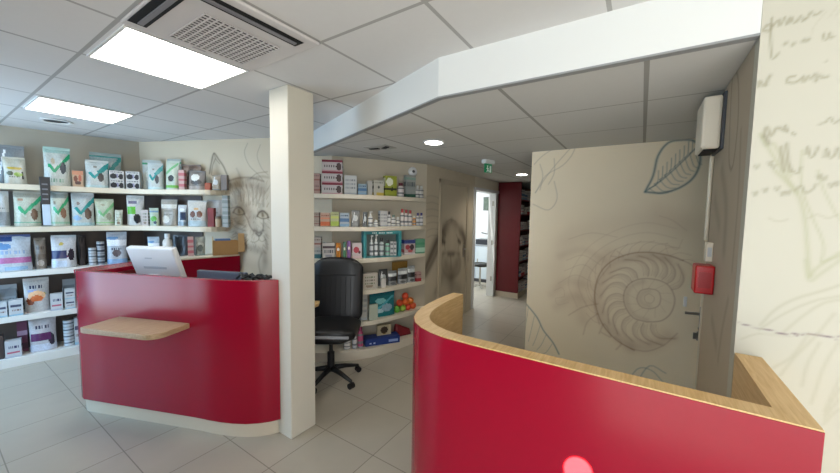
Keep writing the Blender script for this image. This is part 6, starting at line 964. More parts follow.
# back walls
ca=(.375,-.927)
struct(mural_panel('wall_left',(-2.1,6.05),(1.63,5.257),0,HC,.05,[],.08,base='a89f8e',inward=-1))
struct(mural_panel('wall_cat',(1.63,5.257),(1.63+ca[0]*2.57,5.257+ca[1]*2.57),0,HC,.007,STROKES['cat'],.08,base='c9bca4',inward=-1))
struct(mural_panel('wall_curved_shelving',(1.63+ca[0]*2.57,5.257+ca[1]*2.57),(3.617,2.285),0,HC,.05,[],.08,base='bfb6a4',inward=-1))
dx=math.cos(math.radians(1.5)); dy=math.sin(math.radians(1.5))
DW=lambda x:(x,2.285+(x-3.617)*dy)
D0,D1=5.17,6.22
struct(mural_panel('wall_corridor',DW(3.617),DW(D0),0,HL,.008,STROKES['dog'],.12,base='c6bba6',inward=-1,s0=3.617,su=1))
struct(prism('wall_corridor_lintel',[DW(D0),DW(D1),(D1,DW(D1)[1]+.12),(D0,DW(D0)[1]+.12)],2.03,HL,M_wall))
struct(prism('wall_corridor_far',[DW(D1),DW(10),(10,DW(10)[1]+.12),(D1,DW(D1)[1]+.12)],0,HL,M_wall))
struct(box('wall_corridor_end',9.9,10,-.8,2.5,0,HL,M_wall))
struct(box('wall_niche',1.661,3.48,-.88,-.80,0,HL,M_wall)); struct(box('wall_corridor_near',3.48,10,-.88,-.80,0,HL,M_wall))
# unseen sides of the shop: front with the shop window, side
FX=-1.4
WIN=[(-3.0,.35),(3.75,5.6)]
wf=bmesh.new()
add_box(wf,FX-.1,FX,-3.3,6.6,0,.06); add_box(wf,FX-.1,FX,-3.3,6.6,2.3,HC)
for a,b in ((-3.3,-3.0),(.35,3.75),(5.6,6.6)): add_box(wf,FX-.1,FX,a,b,.06,2.3)
struct(from_bm('wall_front',wf,mat('front_wall_dark','3a3836',.7)))
for i,(a,b) in enumerate(WIN):
    wn=bmesh.new()
    n=3 if i==0 else 2
    for k in range(n+1): y=a+(b-a-.05)*k/n; add_box(wn,FX-.08,FX-.02,y,y+.05,.06,2.3)
    add_box(wn,FX-.08,FX-.02,a,b,.06,.11); add_box(wn,FX-.08,FX-.02,a,b,2.25,2.3)
    struct(from_bm('window_%d'%(i+1),wn,M_white))
struct(box('unseen_sun_blocker',FX-1.7,FX-.1,3.5,6.4,2.36,2.42,M_white)); struct(box('ground_pavement',FX-6,FX-.1,-6,9,-.08,-.02,mat('pavement','9a978f',.8)))  # slab over the second window is added, unseen, to block the sun there
struct(box('wall_right',-1.5,1.6,-3.3,-3.2,0,HC,M_wall))
# room beyond the corridor doorway
struct(prism('wall_exam_room_back',[(8.0,2.6),(8.1,2.6),(8.1,5.2),(8.0,5.2)],0,2.5,mat('exam_wall','dfe2e4',.6)))
struct(box('wall_exam_room_side',4.9,8.1,5.1,5.2,0,2.5,M_white)); struct(box('wall_exam_room_near',4.8,4.9,2.5,5.2,0,2.5,M_white))
struct(box('ceiling_exam_room',4.8,8.1,2.55,5.2,2.5,2.56,M_white))
# doorway frame (open) and closed corridor door
M_frame=mat('door_frame_beige','b9ad98',.5); M_doorw=mat('door_white','d8dadb',.45)
df=bmesh.new(); y=DW(D1)[1]
add_box(df,D1-.045,D1+.03,y-.018,y+.13,0,2.03); add_box(df,D0-.04,D0+.035,DW(D0)[1]-.018,DW(D0)[1]+.13,0,2.03); add_box(df,D0-.04,D1+.03,DW(D0)[1]-.02,y+.13,1.985,2.035)
o=struct(from_bm('door_1',df,M_doorw,bev=.003))
hb=bmesh.new()
for z in (.3,1.0,1.75): add_box(hb,D1-.055,D1-.045,y+.02,y+.05,z,z+.09)
from_bm('hinge',hb,M_chrome,o)
d2=empty('door_2',(0,0,0)); struct(d2)
xa,xb=4.0,4.83
leafo=mural_panel('door_leaf',(xa,DW(xa)[1]-.012),(xb,DW(xb)[1]-.012),.01,2.0,.008,STROKES['dog'],.010,base='bfb49f',inward=-1,s0=xa,su=1,parent=d2)
fb=bmesh.new()
for a,b,z0,z1 in ((xa-.06,xa,0,2.06),(xb,xb+.06,0,2.06),(xa-.06,xb+.06,2.0,2.06)):
    add_prism(fb,[(a,DW(a)[1]-.03),(b,DW(b)[1]-.03),(b,DW(b)[1]),(a,DW(a)[1])],z0,z1)
from_bm('door_frame',fb,M_frame,d2,bev=.003)
hd=bmesh.new(); add_box(hd,xb-.10,xb-.06,DW(xb)[1]-.02,DW(xb)[1]-.011,.92,1.12); add_tube(hd,[(xb-.08,DW(xb)[1]-.02,1.05),(xb-.08,DW(xb)[1]-.06,1.05),(xb-.19,DW(xb)[1]-.06,1.05)],.008)
from_bm('door_handle',hd,M_chrome,d2)
# door in the ammonite wall
d3=empty('door_3',(0,0,0)); struct(d3)
mural_panel('door_leaf',(3.388,.42),(3.388,-.47),.01,2.05,.006,STROKES['ammonite'],.011,base='f0e2c6',inward=-1,s0=.42,su=-1,parent=d3)  # shares the lightened base of the wall around it
box('door_edge_strip',3.375,3.4,-.495,-.4705,.0,2.05,M_whplastic,d3)
HX=3.388; hy=-.437
bm=bmesh.new(); add_box(bm,HX-.010,HX,hy-.02,hy+.02,.66,.90); from_bm('handle_plate',bm,M_chrome,d3,bev=.004)
tube('lever',[(HX-.008,hy,.85),(HX-.05,hy,.85),(HX-.058,hy+.02,.852),(HX-.058,hy+.115,.848)],.011,M_chrome,d3,10)
bm=bmesh.new(); add_tube(bm,[(HX-.008,hy+.012,.73),(HX-.03,hy+.012,.73)],.014,10); add_box(bm,HX-.05,HX-.028,hy+.009,hy+.015,.71,.745); add_box(bm,HX-.048,HX-.044,hy+.01,hy+.034,.64,.71); add_box(bm,HX-.056,HX-.052,hy+.03,hy+.056,.65,.70); from_bm('key_bunch',bm,M_chrome,d3)
bm=bmesh.new(); add_box(bm,HX-.012,HX,hy+.102,hy+.124,.885,.965); from_bm('door_latch_plate',bm,M_whplastic,d3,bev=.003)
# ------------------------------------------------------------------ column
cb=bmesh.new(); add_box(cb,1.402,1.612,1.968,2.172,0,HC); struct(from_bm('trim_column',cb,M_col,bev=.006))
# ------------------------------------------------------------------ reception counter on the column side
n2=(.93,.367); dirv=(.367,-.93)
outer=[]
P=lambda s,off=0:(0.688+dirv[0]*s+n2[0]*off,3.56+dirv[1]*s+n2[1]*off)
# along the front, rounded at the window end, bending to the column
ret=[P(-.10,.52),P(-.10,.16)]
corner=[P(-.10+.0,.12),P(-.085,.06),P(-.05,.02),P(.0,.0)]
bend=[(1.075,2.575),(1.103,2.49),(1.138,2.40),(1.178,2.315),(1.226,2.235),(1.285,2.166),(1.34,2.12),(1.399,2.085)]
front=[P(0.25),P(.5),P(.75),P(.98)]
OUT=ret+corner+front+bend
HCN=1.12
lc=empty('reception_counter',(.95,3.0,0))
tag(lc,'red laminate reception counter with rounded ends standing against the white column','counter')
def loc_path(p,o): return [(a-o.location.x,b-o.location.y) for a,b in p]
OUTl=loc_path(OUT,lc)
INl=offset(OUTl,.035); INl[-1]=(1.399-.95,2.13-3.0)
o=prism('front_panel',OUTl+INl[::-1],.108,HCN,M_red,lc,smooth=True,bev=.003)
KO=offset(OUTl,.022); KI=offset(OUTl,.05); KO[-1]=(1.399-.95,2.112-3.0); KI[-1]=(1.399-.95,2.152-3.0)
prism('plinth',KO+KI[::-1],0,.1075,M_plinth,lc,smooth=True)
# wide red return top at the window end
rt=loc_path([P(-.095,.04),P(-.095,.52),P(.13,.52),P(.13,.036),P(.0,.037),P(-.05,.05)],lc)
prism('return_top',rt,HCN-.035,HCN-.001,M_red,lc,bev=.003)
prism('return_side',loc_path([P(.115,.04),P(.115,.52),P(.13,.52),P(.13,.04)],lc),0,HCN-.036,M_reddk,lc)
wt=loc_path([P(.14,.04),P(.14,.62),P(1.0,.62),(2.06,2.60),(2.12,2.52),(2.05,2.45),(1.63,2.34),(1.63,2.19),(1.38,2.19),P(1.0,.06)],lc)
prism('worktop',wt,.725,.75,M_oak,lc,bev=.003)
wl=bmesh.new(); q=loc_path([(1.72,2.85)],lc)[0]; add_tube(wl,[(*q,0),(*q,.725)],.025,10); from_bm('leg',wl,M_chrome,lc,True)
# ledge on counter front
def Q(s,off): return P(s,off)
lp=[Q(.395,-.0015),Q(1.01,-.0015)]+[Q(1.01,-.17)]+[Q(1.01-.09+.09*math.cos(a),-.17-.09*math.sin(a)) for a in np.linspace(.2,PI/2,6)]+[Q(.43,-.26),Q(.395,-.25)]
lg=prism('ledge_board',loc_path(lp,lc),.764,.80,M_ledge,lc,bev=.004); lg['label']='pale wooden bag ledge'
for s in (.55,.82):
    br=bmesh.new(); a=loc_path([Q(s,-.002),Q(s,-.16)],lc); add_tube(br,[(*a[0],.755),(*a[1],.755)],.008,6)
    from_bm('bracket',br,M_chrome,lg)
# ------------------------------------------------------------------ curved counter in front
rc=empty('curved_counter',(1.3,.3,0))
tag(rc,'crimson curved front counter with oak rim ending at the handwriting wall','counter')
OUT2=[(1.118,-.372),(1.118,0),(1.118,.3),(1.117,.5)]+[(1.123,.62),(1.14,.69),(1.168,.755),(1.21,.815),(1.27,.862),(1.335,.893),(1.41,.913),(1.5,.928),(1.6,.936),(1.7,.938),(1.80,.934)]
IN2=[(1.185,-.302),(1.185,0),(1.184,.3),(1.184,.5)]+[(1.188,.60),(1.2,.655),(1.224,.71),(1.26,.76),(1.31,.80),(1.37,.828),(1.44,.846),(1.52,.858),(1.6,.865),(1.7,.868),(1.80,.866)]
O2=loc_path(OUT2,rc); I2=loc_path(IN2,rc)
O2i=offset(O2,-.003)
endL=loc_path([(1.599,-.302),(1.599,-.372)],rc)
body=O2i+I2[::-1]+endL
prism('counter_body',body,.0,HCN,M_oak,rc,smooth=True)
sk=loc_path([(1.598,-.372)],rc)+O2
ski=loc_path([(1.598,-.369)],rc)+[(O2[0][0]+.003,O2[0][1]+.003)]+O2i[1:]
prism('red_front',[O2[0]]+O2[1:]+O2i[1:][::-1]+[(O2[0][0]+.003,O2[0][1])],.06,HCN-.004,M_red,rc,smooth=True)
prism('worktop',loc_path([(1.19,-.295),(1.19,.5),(1.25,.7),(1.40,.83),(1.48,.84),(1.50,.6),(1.52,-.295)],rc),.70,.73,M_oak,rc)
# ------------------------------------------------------------------ red back counter at the cat mural
bc=empty('back_counter',(1.75,4.0,0)); tag(bc,'low dark red back counter with pale top below the cat mural','counter')
bpoly=loc_path([(1.38,4.03),(2.135,3.93),(2.085,4.09),(2.02,4.075),(1.93,4.03+.045),(1.82,4.10),(1.79,4.2),(1.42,4.2)],bc)
bpoly=loc_path([(1.38,4.03),(2.135,3.93),(2.09,4.045),(1.86,4.02),(1.78,4.09),(1.66,4.19),(1.40,4.22)],bc)
bpoly=loc_path([(1.42,4.03),(2.135,3.93),(2.02,4.215),(1.43,4.215)],bc)
prism('cabinet_body',bpoly,.0,1.062,M_red,bc,bev=.003)
prism('cabinet_top',bpoly,1.063,1.082,M_shelf,bc,bev=.003)
# ------------------------------------------------------------------ wall shelving
TOPS_L=[1.82,1.40,.955,.51,.09]; TOPS_R=[1.78,1.44,1.10,.755,.41,.10]
wc=lambda s,off=.004:(1.63+ca[0]*s-.927*off,5.257+ca[1]*s-.375*off)
def trim_back(poly): return poly
lsw=empty('wall_shelving',(.6,5.2,0)); tag(lsw,'long white wall shelving of pet food bags along the window side corner','shelving')
Lback=[wc(1.20),wc(0,.004),(-1.2,5.853)]
LFs=[p for p in LF]
# lower shelves stop short of the red back counter
LFlow=[p for p in LF if p[1]>4.28]; 
for k,t in enumerate(TOPS_L):
    if k<2: pts=LFs+[wc(1.22),wc(0.02,.006),(-1.2,5.85)]
    else: pts=LFlow+[(LFlow[-1][0]+.02,4.26),wc(1.075),wc(0.02,.006),(-1.2,5.85)]
    th=.055 if k<4 else .09
    prism('shelf' if k<4 else 'plinth',loc_path(pts,lsw),t-th,t,M_shelfw if k<2 else M_shelfb,lsw,bev=.003)
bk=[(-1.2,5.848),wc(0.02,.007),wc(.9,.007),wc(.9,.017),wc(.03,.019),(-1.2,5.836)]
prism('back_panel',loc_path(bk,lsw),.091,1.76,mat('dark_brown_sheet','4d4139',.6,noise=.05),lsw)  # dark brown sheet behind every row below the top one
rsw=empty('wall_shelving',(2.9,2.5,0)); tag(rsw,'cream curved wall shelving of medicines behind the office chair','shelving')
wr=lambda q:(2.594+(3.617-2.594)*q,2.875+(2.285-2.875)*q)
Rb=[(3.598,2.285),(3.59,2.296),(2.588,2.868),(2.44,3.24)]
for k,t in enumerate(TOPS_R):
    th=.045 if k<5 else .10
    pts=[p for p in RF[1:-1]]+[(3.588,2.292),(2.588,2.868),(2.452,3.205)]
    prism('shelf' if k<5 else 'plinth',loc_path(pts,rsw),t-th,t,M_shelf,rsw,bev=.003,smooth=True)
# ------------------------------------------------------------------ products
def ell(u,v,cu,cv,ru,rv): return ((u-cu)/ru)**2+((v-cv)/rv)**2<1
def seg(u,v,a,b,w,asp=1.3):
    ax,ay=a; bx,by=b; dx_,dy_=bx-ax,(by-ay)*asp; px,py=u-ax,(v-ay)*asp
    q=max(0,min(1,(px*dx_+py*dy_)/(dx_*dx_+dy_*dy_))); return math.hypot(px-q*dx_,py-q*dy_)<w
def txt(u,v,u0,u1,v0,h=.03): return u0<u<u1 and abs(v-v0)<h and math.sin(u*55)+.35*math.sin(u*131)>-.35
def tick(c,w=.055):
    return lambda u,v: c if (seg(u,v,(.20,.56),(.40,.40),w*1.2) or seg(u,v,(.40,.40),(1.0,.86),w*(.7+.8*u))) else ('c3cfc4' if seg(u,v,(.25,.44),(.42,.30),w*.9) else None)
def chain(*fs):
    def f(u,v):
        for g in fs:
            r=g(u,v)
            if r: return r
    return f
E_=lambda c,*a:(lambda u,v: c if ell(u,v,*a) else None)
Bn=lambda c,a,b,u0=-1,u1=2:(lambda u,v: c if a<=v<b and u0<=u<=u1 else None)
TX=lambda c,*a,**k:(lambda u,v: c if txt(u,v,*a,**k) else None)
SG=lambda c,a,b,w:(lambda u,v: c if seg(u,v,a,b,w) else None)
GRN='2f8f58'; TEA='2a8f8c'
DES={
'plain':chain(), 'foil':chain(E_('c9cdcd',.5,.55,.28,.2),Bn('6e7274',.0,.08),SG('eceeee',(.15,.3),(.35,.9),.04)),
'photo_yellow':chain(Bn('b9b6a4',.80,1),E_('c2a63a',.5,.62,.35,.06),E_('55563c',.28,.42,.15,.09),E_('8fae4a',.65,.38,.2,.08),TX('45423a',.2,.8,.28),Bn('3a3a36',.2,.5,.80,.88)),
'tick_green':chain(E_('26323a',.74,.50,.12,.16),E_('b9a98e',.35,.68,.08,.09),tick('2a9a68',.05),TX('7a9a86',.25,.75,.16,h=.05),Bn('9dbcb2',.9,1)),
'tick_teal':chain(E_('4a4440',.68,.40,.14,.17),tick(TEA,.06),E_('8a8378',.42,.80,.09,.04),Bn('bcd2d2',0,.10),SG(TEA,(.55,.62),(.98,.95),.05)),
'tick_teal_dog':chain(E_('584438',.72,.38,.16,.18),E_('8a7f77',.30,.72,.08,.05),tick(TEA,.06),Bn('a7c6cc',0,.10),Bn('b4bcbf',.86,1),E_('8fb2d2',.25,.25,.2,.08)),
'tick_green_dog':chain(E_('6a4f3c',.76,.36,.13,.18),tick('35a070',.055),Bn('7aa892',.10,.14),Bn('9b9a8e',.86,1),E_('b08a72',.25,.80,.12,.03)),
'tick_green_dog2':chain(E_('8a6650',.70,.40,.16,.16),tick('3a9f6c',.055),E_('8f8470',.25,.72,.06,.05),Bn('8c9490',.86,1),Bn('8fb49a',.08,.13)),
'tick_pale':chain(E_('8f8f78',.72,.36,.13,.15),tick('7dbb82',.055),E_('9a9a84',.42,.82,.1,.04),Bn('8cbf84',.10,.15)),
'tick_green2':chain(E_('3a3a36',.5,.42,.22,.12),Bn('6fb04a',.06,.18),SG('6fae78',(.1,.6),(.9,.95),.07),E_('a9a898',.4,.75,.15,.04)),
'teal_top':chain(Bn('2f8a84',.93,.97),SG('2f8a84',(.6,.5),(.98,.92),.07),E_('8d9a98',.3,.8,.12,.06)),
'green_top':chain(Bn('3f8a62',.90,.96),E_('cfd8d0',.5,.5,.3,.3)),
'dogbox':chain(E_('17161a',.28,.38,.24,.30),E_('17161a',.80,.36,.17,.32),Bn('8a88a2',.2,.65,.42,.60),TX('3a3a40',.1,.9,.85,h=.06)),
'animals':chain(E_('7a4a3a',.3,.5,.18,.2),E_('b5604a',.7,.55,.16,.2),E_('5a3f38',.5,.25,.3,.1),Bn('c98a6a',.75,1)),
'stripes_pink':lambda u,v:'b5636a' if int(v*7)%2 else None,
'stripes_grey':lambda u,v:'7d8480' if int(v*12)%2 else None,
'brown_cat':chain(E_('2e2422',.6,.72,.3,.16),E_('4a3a34',.5,.4,.35,.2)),
'photo_white':chain(E_('e0e2dc',.42,.68,.28,.2),E_('4d4a48',.5,.42,.35,.14),Bn('a39a92',.05,.2)),
'photo_round':chain(E_('6f7a78',.5,.42,.28,.2),E_('c9d2cc',.5,.6,.4,.14),Bn('9fb0ae',.0,.1)),
'grey_low':chain(Bn('8d9294',.05,.45),TX('55595c',.2,.8,.55)),
'lines_pale':chain(TX('6f7a62',.15,.85,.75),TX('6f6a62',.15,.85,.55),TX('6f7a62',.15,.85,.35),E_('8a7a6a',.5,.18,.25,.08)),
'green_label':chain(Bn('5fae3a',.40,.66,.02,.52),E_('17161a',.62,.24,.2,.17),Bn('6f6a80',.78,.86,.1,.6),SG('b0b2b2',(.6,.7),(.9,.95),.06)),
'green_mid':chain(E_('57a03c',.5,.42,.35,.16),E_('2a2a2c',.65,.2,.2,.1),Bn('6f8aa2',.8,.9)),
'silver_beige':chain(Bn('d2cfc5',.70,.86),E_('8a8272',.5,.6,.3,.05),TX('6a6458',.2,.8,.45),E_('cfcabd',.35,.25,.25,.15)),
'blue_stripe':chain(Bn('2c3a52',.3,.7,.35,.95),Bn('8fa0ac',.05,.25),E_('d8dde0',.5,.82,.3,.08)),
'two_dogs':chain(E_('6a3f2a',.32,.50,.15,.13),E_('74482e',.68,.50,.16,.13),E_('c9a06a',.5,.72,.14,.06),Bn('a7b5b8',.0,.22),TX('8a857c',.2,.8,.3)),
'blue_pink':chain(Bn('b16a9a',.22,.40),Bn('2a4478',.88,1,0,.55),E_('5f88b4',.25,.72,.25,.1),TX('8aa2c2',.1,.9,.55,h=.05),Bn('8fb0cc',.05,.12,.3,.9)),
'brown_bag':chain(TX('4a4038',.15,.85,.72,h=.05),Bn('6a5d50',.35,.5),E_('a3968a',.5,.2,.3,.1)),
'navy_dog':chain(E_('2c2430',.80,.42,.13,.2),Bn('2a3158',.30,.58,.0,.62),Bn('6a2a52',.34,.40,.3,.8),E_('b3a04a',.4,.78,.1,.05),Bn('b9c6d6',.05,.24,.05,.6)),
'can':chain(Bn('55606c',.35,.6),Bn('8c9498',.0,.08),Bn('8c9498',.92,1)), 'can2':chain(Bn('3e444c',.3,.65),Bn('7c8488',.0,.1),Bn('7c8488',.9,1)),
'blue_white':chain(Bn('7fa2c4',.0,.16),E_('5a5054',.5,.36,.22,.12),TX('4a4c58',.2,.8,.50),Bn('e0e4e8',.6,.8),E_('6a8fb4',.3,.86,.3,.05)),
'tray':chain(Bn('c9ccd0',.1,.3),TX('4a4c54',.1,.9,.55,h=.08),Bn('767c80',.8,1)),
'brand_small':chain(Bn('3a3f58',.55,.72,.12,.88),TX('7a5a52',.15,.85,.35,h=.05),Bn('8fb0c0',.0,.12)),
'brand_small2':chain(TX('2a2f58',.15,.85,.62,h=.06),Bn('b0566a',.25,.36,.1,.9),Bn('a9b0bc',.0,.1)),
'orange_bowl':chain(E_('c9622a',.5,.42,.26,.10),E_('e3b58a',.5,.50,.36,.16),E_('7a3f2a',.25,.36,.16,.14),TX('2f3550',.2,.8,.78,h=.05),Bn('8fa0c8',.62,.7,.15,.5),E_('8a9a54',.75,.56,.12,.05)),
'purple_band':chain(Bn('5a2a5a',.32,.56,.04,.80),E_('8a4a72',.4,.44,.3,.06),E_('3a3444',.82,.34,.12,.18),TX('2f3550',.2,.8,.74,h=.05),Bn('c2c9d8',.04,.22)),
'purple':chain(Bn('a58aa2',.55,.7),Bn('3f2038',.1,.3)),
'beigebox':chain(Bn('8a5a50',.3,.45),TX('6a5048',.1,.9,.75,h=.06)),
'redbox':chain(Bn('7a1f32',.78,1),TX('5a5054',.08,.62,.45,h=.12),E_('4a3634',.83,.42,.14,.32),Bn('b98a90',.0,.1)),
'greytext':chain(TX('7d8084',.1,.9,.75,h=.05),TX('8d9094',.1,.9,.55,h=.05),TX('7d8084',.1,.9,.35,h=.05),Bn('9aa0a4',.0,.1)),
'bluebox':chain(Bn('4a6f94',.35,.62),Bn('7f9fb8',.0,.18),TX('2a3f58',.1,.9,.8,h=.06)),
'yellowbase':chain(Bn('c9b04a',.0,.18,.3,1),E_('4a4c48',.5,.55,.14,.08),TX('7d8074',.1,.9,.85)),
'limebox':chain(Bn('2a2c20',.28,.40),E_('e3e6d0',.38,.70,.3,.2),E_('20221a',.6,.34,.12,.1),Bn('8a9430',.0,.12)),
'greengrey':chain(Bn('2f5a4a',.0,.16),TX('5a6064',.1,.9,.6,h=.08),Bn('7f9a90',.8,.92)),
'orangebase':chain(Bn('c2643a',.05,.34),Bn('d98a6a',.55,.66),TX('8a4a3a',.1,.9,.8)),
'limebase':chain(Bn('9fb04a',.05,.36),Bn('c2c86a',.55,.68),TX('6a7030',.1,.9,.82)),
'tealbase':chain(Bn('2a5f68',.0,.42),TX('5a5f64',.1,.9,.7,h=.06)),
'darkband':chain(Bn('4a3a3e',.66,.78),TX('5a5a60',.1,.9,.45,h=.08),Bn('8a8a94',.1,.25,.2,.8)),
'plain_bright':chain(E_('f0e6d8',.5,.62,.3,.1)),
'redpatch':chain(E_('a83a48',.42,.55,.3,.2),E_('5a2a34',.75,.4,.12,.12),Bn('c9b0b0',.0,.15)),
'dots':lambda u,v:'5a6064' if ell(u,v,.3,.5,.18,.25) or ell(u,v,.72,.5,.18,.25) else None,
'blueredbox':chain(Bn('2f3f7a',.76,1),E_('a23a44',.3,.5,.2,.18),E_('3a2a30',.7,.5,.2,.2),E_('b3545a',.55,.25,.25,.1),Bn('e0dada',.0,.12)),
'greenbox':chain(Bn('a9d0ba',.1,.4),Bn('4a8f6c',.6,.75)),
'catpouch':chain(Bn('2e2f32',.32,.62),E_('c2c6c6',.5,.46,.28,.09),Bn('d2d6d6',.68,.86),E_('55585a',.5,.15,.3,.08)),
'redbase':chain(Bn('9a2a34',.0,.35),TX('6a3a40',.1,.9,.7)),
'tealpack':chain(E_('7fc2c4',.40,.66,.2,.12),E_('8aa8b8',.66,.36,.22,.16),E_('a9c9d2',.35,.25,.2,.1),Bn('14606a',.86,1),SG('4fa6b4',(.1,.2),(.9,.8),.05)),
'bluelong':chain(Bn('8fa6d8',.25,.6,.68,.92),TX('b5c4e8',.08,.3,.35,h=.08),Bn('16306e',.85,1)),
'photo_dark':chain(E_('3a2a1c',.5,.5,.26,.34),E_('8a6a3a',.5,.2,.14,.12)),
'plain_cap_white':chain(Bn('8a8078',.3,.55)),
'frame':chain(),
}
CAPS={'cap_white':'dcdcd8','cap_red':'a82f35','cap_blue':'2a2f78','cap_dark':'2a2a2e','cap_green':'6f8a80','cap_maroon':'6a2f38','cap_pink':'9a2f58','plain_cap_white':'e0e0dc'}
MAXH={1.82:.57,1.4:.36,.955:.385,.51:.385,.09:.36,1.78:.40,1.44:.29,1.10:.29,.755:.295,.41:.295,.10:.26}
def colmesh(name,V,F,cols,m,parent=None,smooth=False,ang=40):
    me=bpy.data.meshes.new(name); me.from_pydata(V,[],F); me.update()
    at=me.color_attributes.new('Col','FLOAT_COLOR','CORNER'); arr=[]
    for f,c in zip(F,cols): arr+= [*c,1.0]*len(f)
    at.data.foreach_set('color',np.array(arr,np.float32))
    o=link(name,me,m,parent,smooth)
    if smooth: shade_auto(o,ang)
    return o
def pouch(name,w,d,h,base,des,parent):
    nu,nv=26,30; g=DES.get(des) or chain(); bc_=tuple(x*.74 for x in lin(base)); V=[];F=[];cols=[]
    rnd=random.Random(int(w*1000)*7919+int(h*1000)*31+int(base,16)); k1=rnd.uniform(-.008,.008); k2=rnd.uniform(0,6)
    hs=h*.94
    def pt(u,v,side):
        prof=(1-v**2.2)**.75; e=1-abs(2*u-1)**3.5
        y=d/2*(prof*(.35+.65*e)+.03)
        wd=w*(1-.05*math.sin(PI*v)+.0*v); wr=.004*math.sin(9*u+k2)*math.sin(7*v+k2)
        x=(u-.5)*wd+k1*v
        z=hs*v+ (.012*h*math.sin(3*u+k2) if v>.99 else 0)
        return (x,-(y+wr*e) if side==0 else (y+wr*e),z)
    for side in (0,1):
        b=len(V)
        for j in range(nv+1):
            for i in range(nu+1): V.append(pt(i/nu,j/nv,side))
        for j in range(nv):
            for i in range(nu):
                q=[b+j*(nu+1)+i,b+j*(nu+1)+i+1,b+(j+1)*(nu+1)+i+1,b+(j+1)*(nu+1)+i]
                F.append(q if side==0 else q[::-1])
                c=g((i+.5)/nu,(j+.5)/nv) if side==0 else None
                k_=rnd.uniform(.88,1.08) if side==0 else 1; cols.append(tuple(x*k_ for x in (lin(c) if c else bc_)))
    n1=(nu+1)*(nv+1)
    for j in range(nv):
        a=j*(nu+1); F.append([a,a+nu+1,n1+a+nu+1,n1+a]); cols.append(bc_)
        a=a+nu; F.append([a+nu+1,a,n1+a,n1+a+nu+1]); cols.append(bc_)
    F.append([n1+i for i in range(nu+1)]+[i for i in range(nu,-1,-1)]); cols.append(bc_)
    colmesh('pouch_body',V,F,cols,M_print,parent,True,60)
    ts=bmesh.new(); nseg=8
    lo_=[];hi_=[]
    for i in range(nseg+1):
        u=i/nseg; x=(u-.5)*w*.99+k1; y=.003*math.sin(6*u+k2)
        lo_.append((x,y,hs*.985)); hi_.append((x+k1*.2,y*1.5,h))
    fr=[[ts.verts.new((p[0],p[1]+s,p[2])) for p in l] for s in (-.002,.002) for l in (lo_,hi_)]
    for i in range(nseg):
        ts.faces.new((fr[0][i],fr[0][i+1],fr[1][i+1],fr[1][i])); ts.faces.new((fr[2][i+1],fr[2][i],fr[3][i],fr[3][i+1])); ts.faces.new((fr[1][i],fr[1][i+1],fr[3][i+1],fr[3][i]))
    for i in (0,nseg): ts.faces.new((fr[0][i],fr[1][i],fr[3][i],fr[2][i]))
    c=g(.5,.97); tc=lin(c) if c else tuple(x*.92 for x in bc_)
    key='seal_%d_%d_%d'%tuple(int(x*20) for x in tc)
    from_bm('top_seal',ts,mat(key,tc,.35),parent)
def carton(name,w,d,h,base,des,parent=None):
    nu,nv=18,20; g=DES.get(des) or chain(); bc_=tuple(x*.74 for x in lin(base)); V=[];F=[];cols=[]
    def face(o,ux,uz,nu,nv,fn):
        b=len(V)
        for j in range(nv+1):
            for i in range(nu+1): V.append(tuple(o[k]+ux[k]*i/nu+uz[k]*j/nv for k in range(3)))
        for j in range(nv):
            for i in range(nu):
                F.append([b+j*(nu+1)+i,b+j*(nu+1)+i+1,b+(j+1)*(nu+1)+i+1,b+(j+1)*(nu+1)+i]); c=fn((i+.5)/nu,(j+.5)/nv); cols.append(lin(c) if c else bc_)
    x,y=w/2,d/2
    face((-x,-y,0),(w,0,0),(0,0,h),nu,nv,g)
    sidef=lambda u,v:g(.5+.0*u,v) if des not in('dogbox','photo_dark') else None
    face((x,-y,0),(0,d,0),(0,0,h),3,nv,sidef); face((x,y,0),(-w,0,0),(0,0,h),2,2,lambda u,v:None); face((-x,y,0),(0,-d,0),(0,0,h),3,nv,sidef)
    face((-x,-y,h),(w,0,0),(0,d,0),1,1,lambda u,v:None); face((-x,y,0),(w,0,0),(0,-d,0),1,1,lambda u,v:None)
    me=colmesh(name,V,F,cols,M_card,parent)
    bm=bmesh.new(); bm.from_mesh(me.data); bmesh.ops.remove_doubles(bm,verts=bm.verts,dist=1e-5); bm.to_mesh(me.data); bm.free()
    return me
def lathe_col(name,prof,base,des,parent,m,sx=1,sy=1,seg=20,frontu=True):
    g=DES.get(des) or chain(); V=[];F=[];cols=[]; bc_=lin(base); n=len(prof); h=prof[-1][1]; z0=prof[0][1]
    for r,z in prof:
        for k in range(seg): V.append((r*sx*math.cos(2*PI*k/seg),r*sy*math.sin(2*PI*k/seg),z))
    for j in range(n-1):
        for k in range(seg):
            F.append([j*seg+k,j*seg+(k+1)%seg,(j+1)*seg+(k+1)%seg,(j+1)*seg+k])
            c=g(.5,((prof[j][1]+prof[j+1][1])/2-z0)/(h-z0)); cols.append(lin(c) if c else bc_)
    F.append(list(range(seg))[::-1]); cols.append(bc_); F.append([(n-1)*seg+k for k in range(seg)]); cols.append(bc_)
    return colmesh(name,V,F,cols,m,parent,True,40)
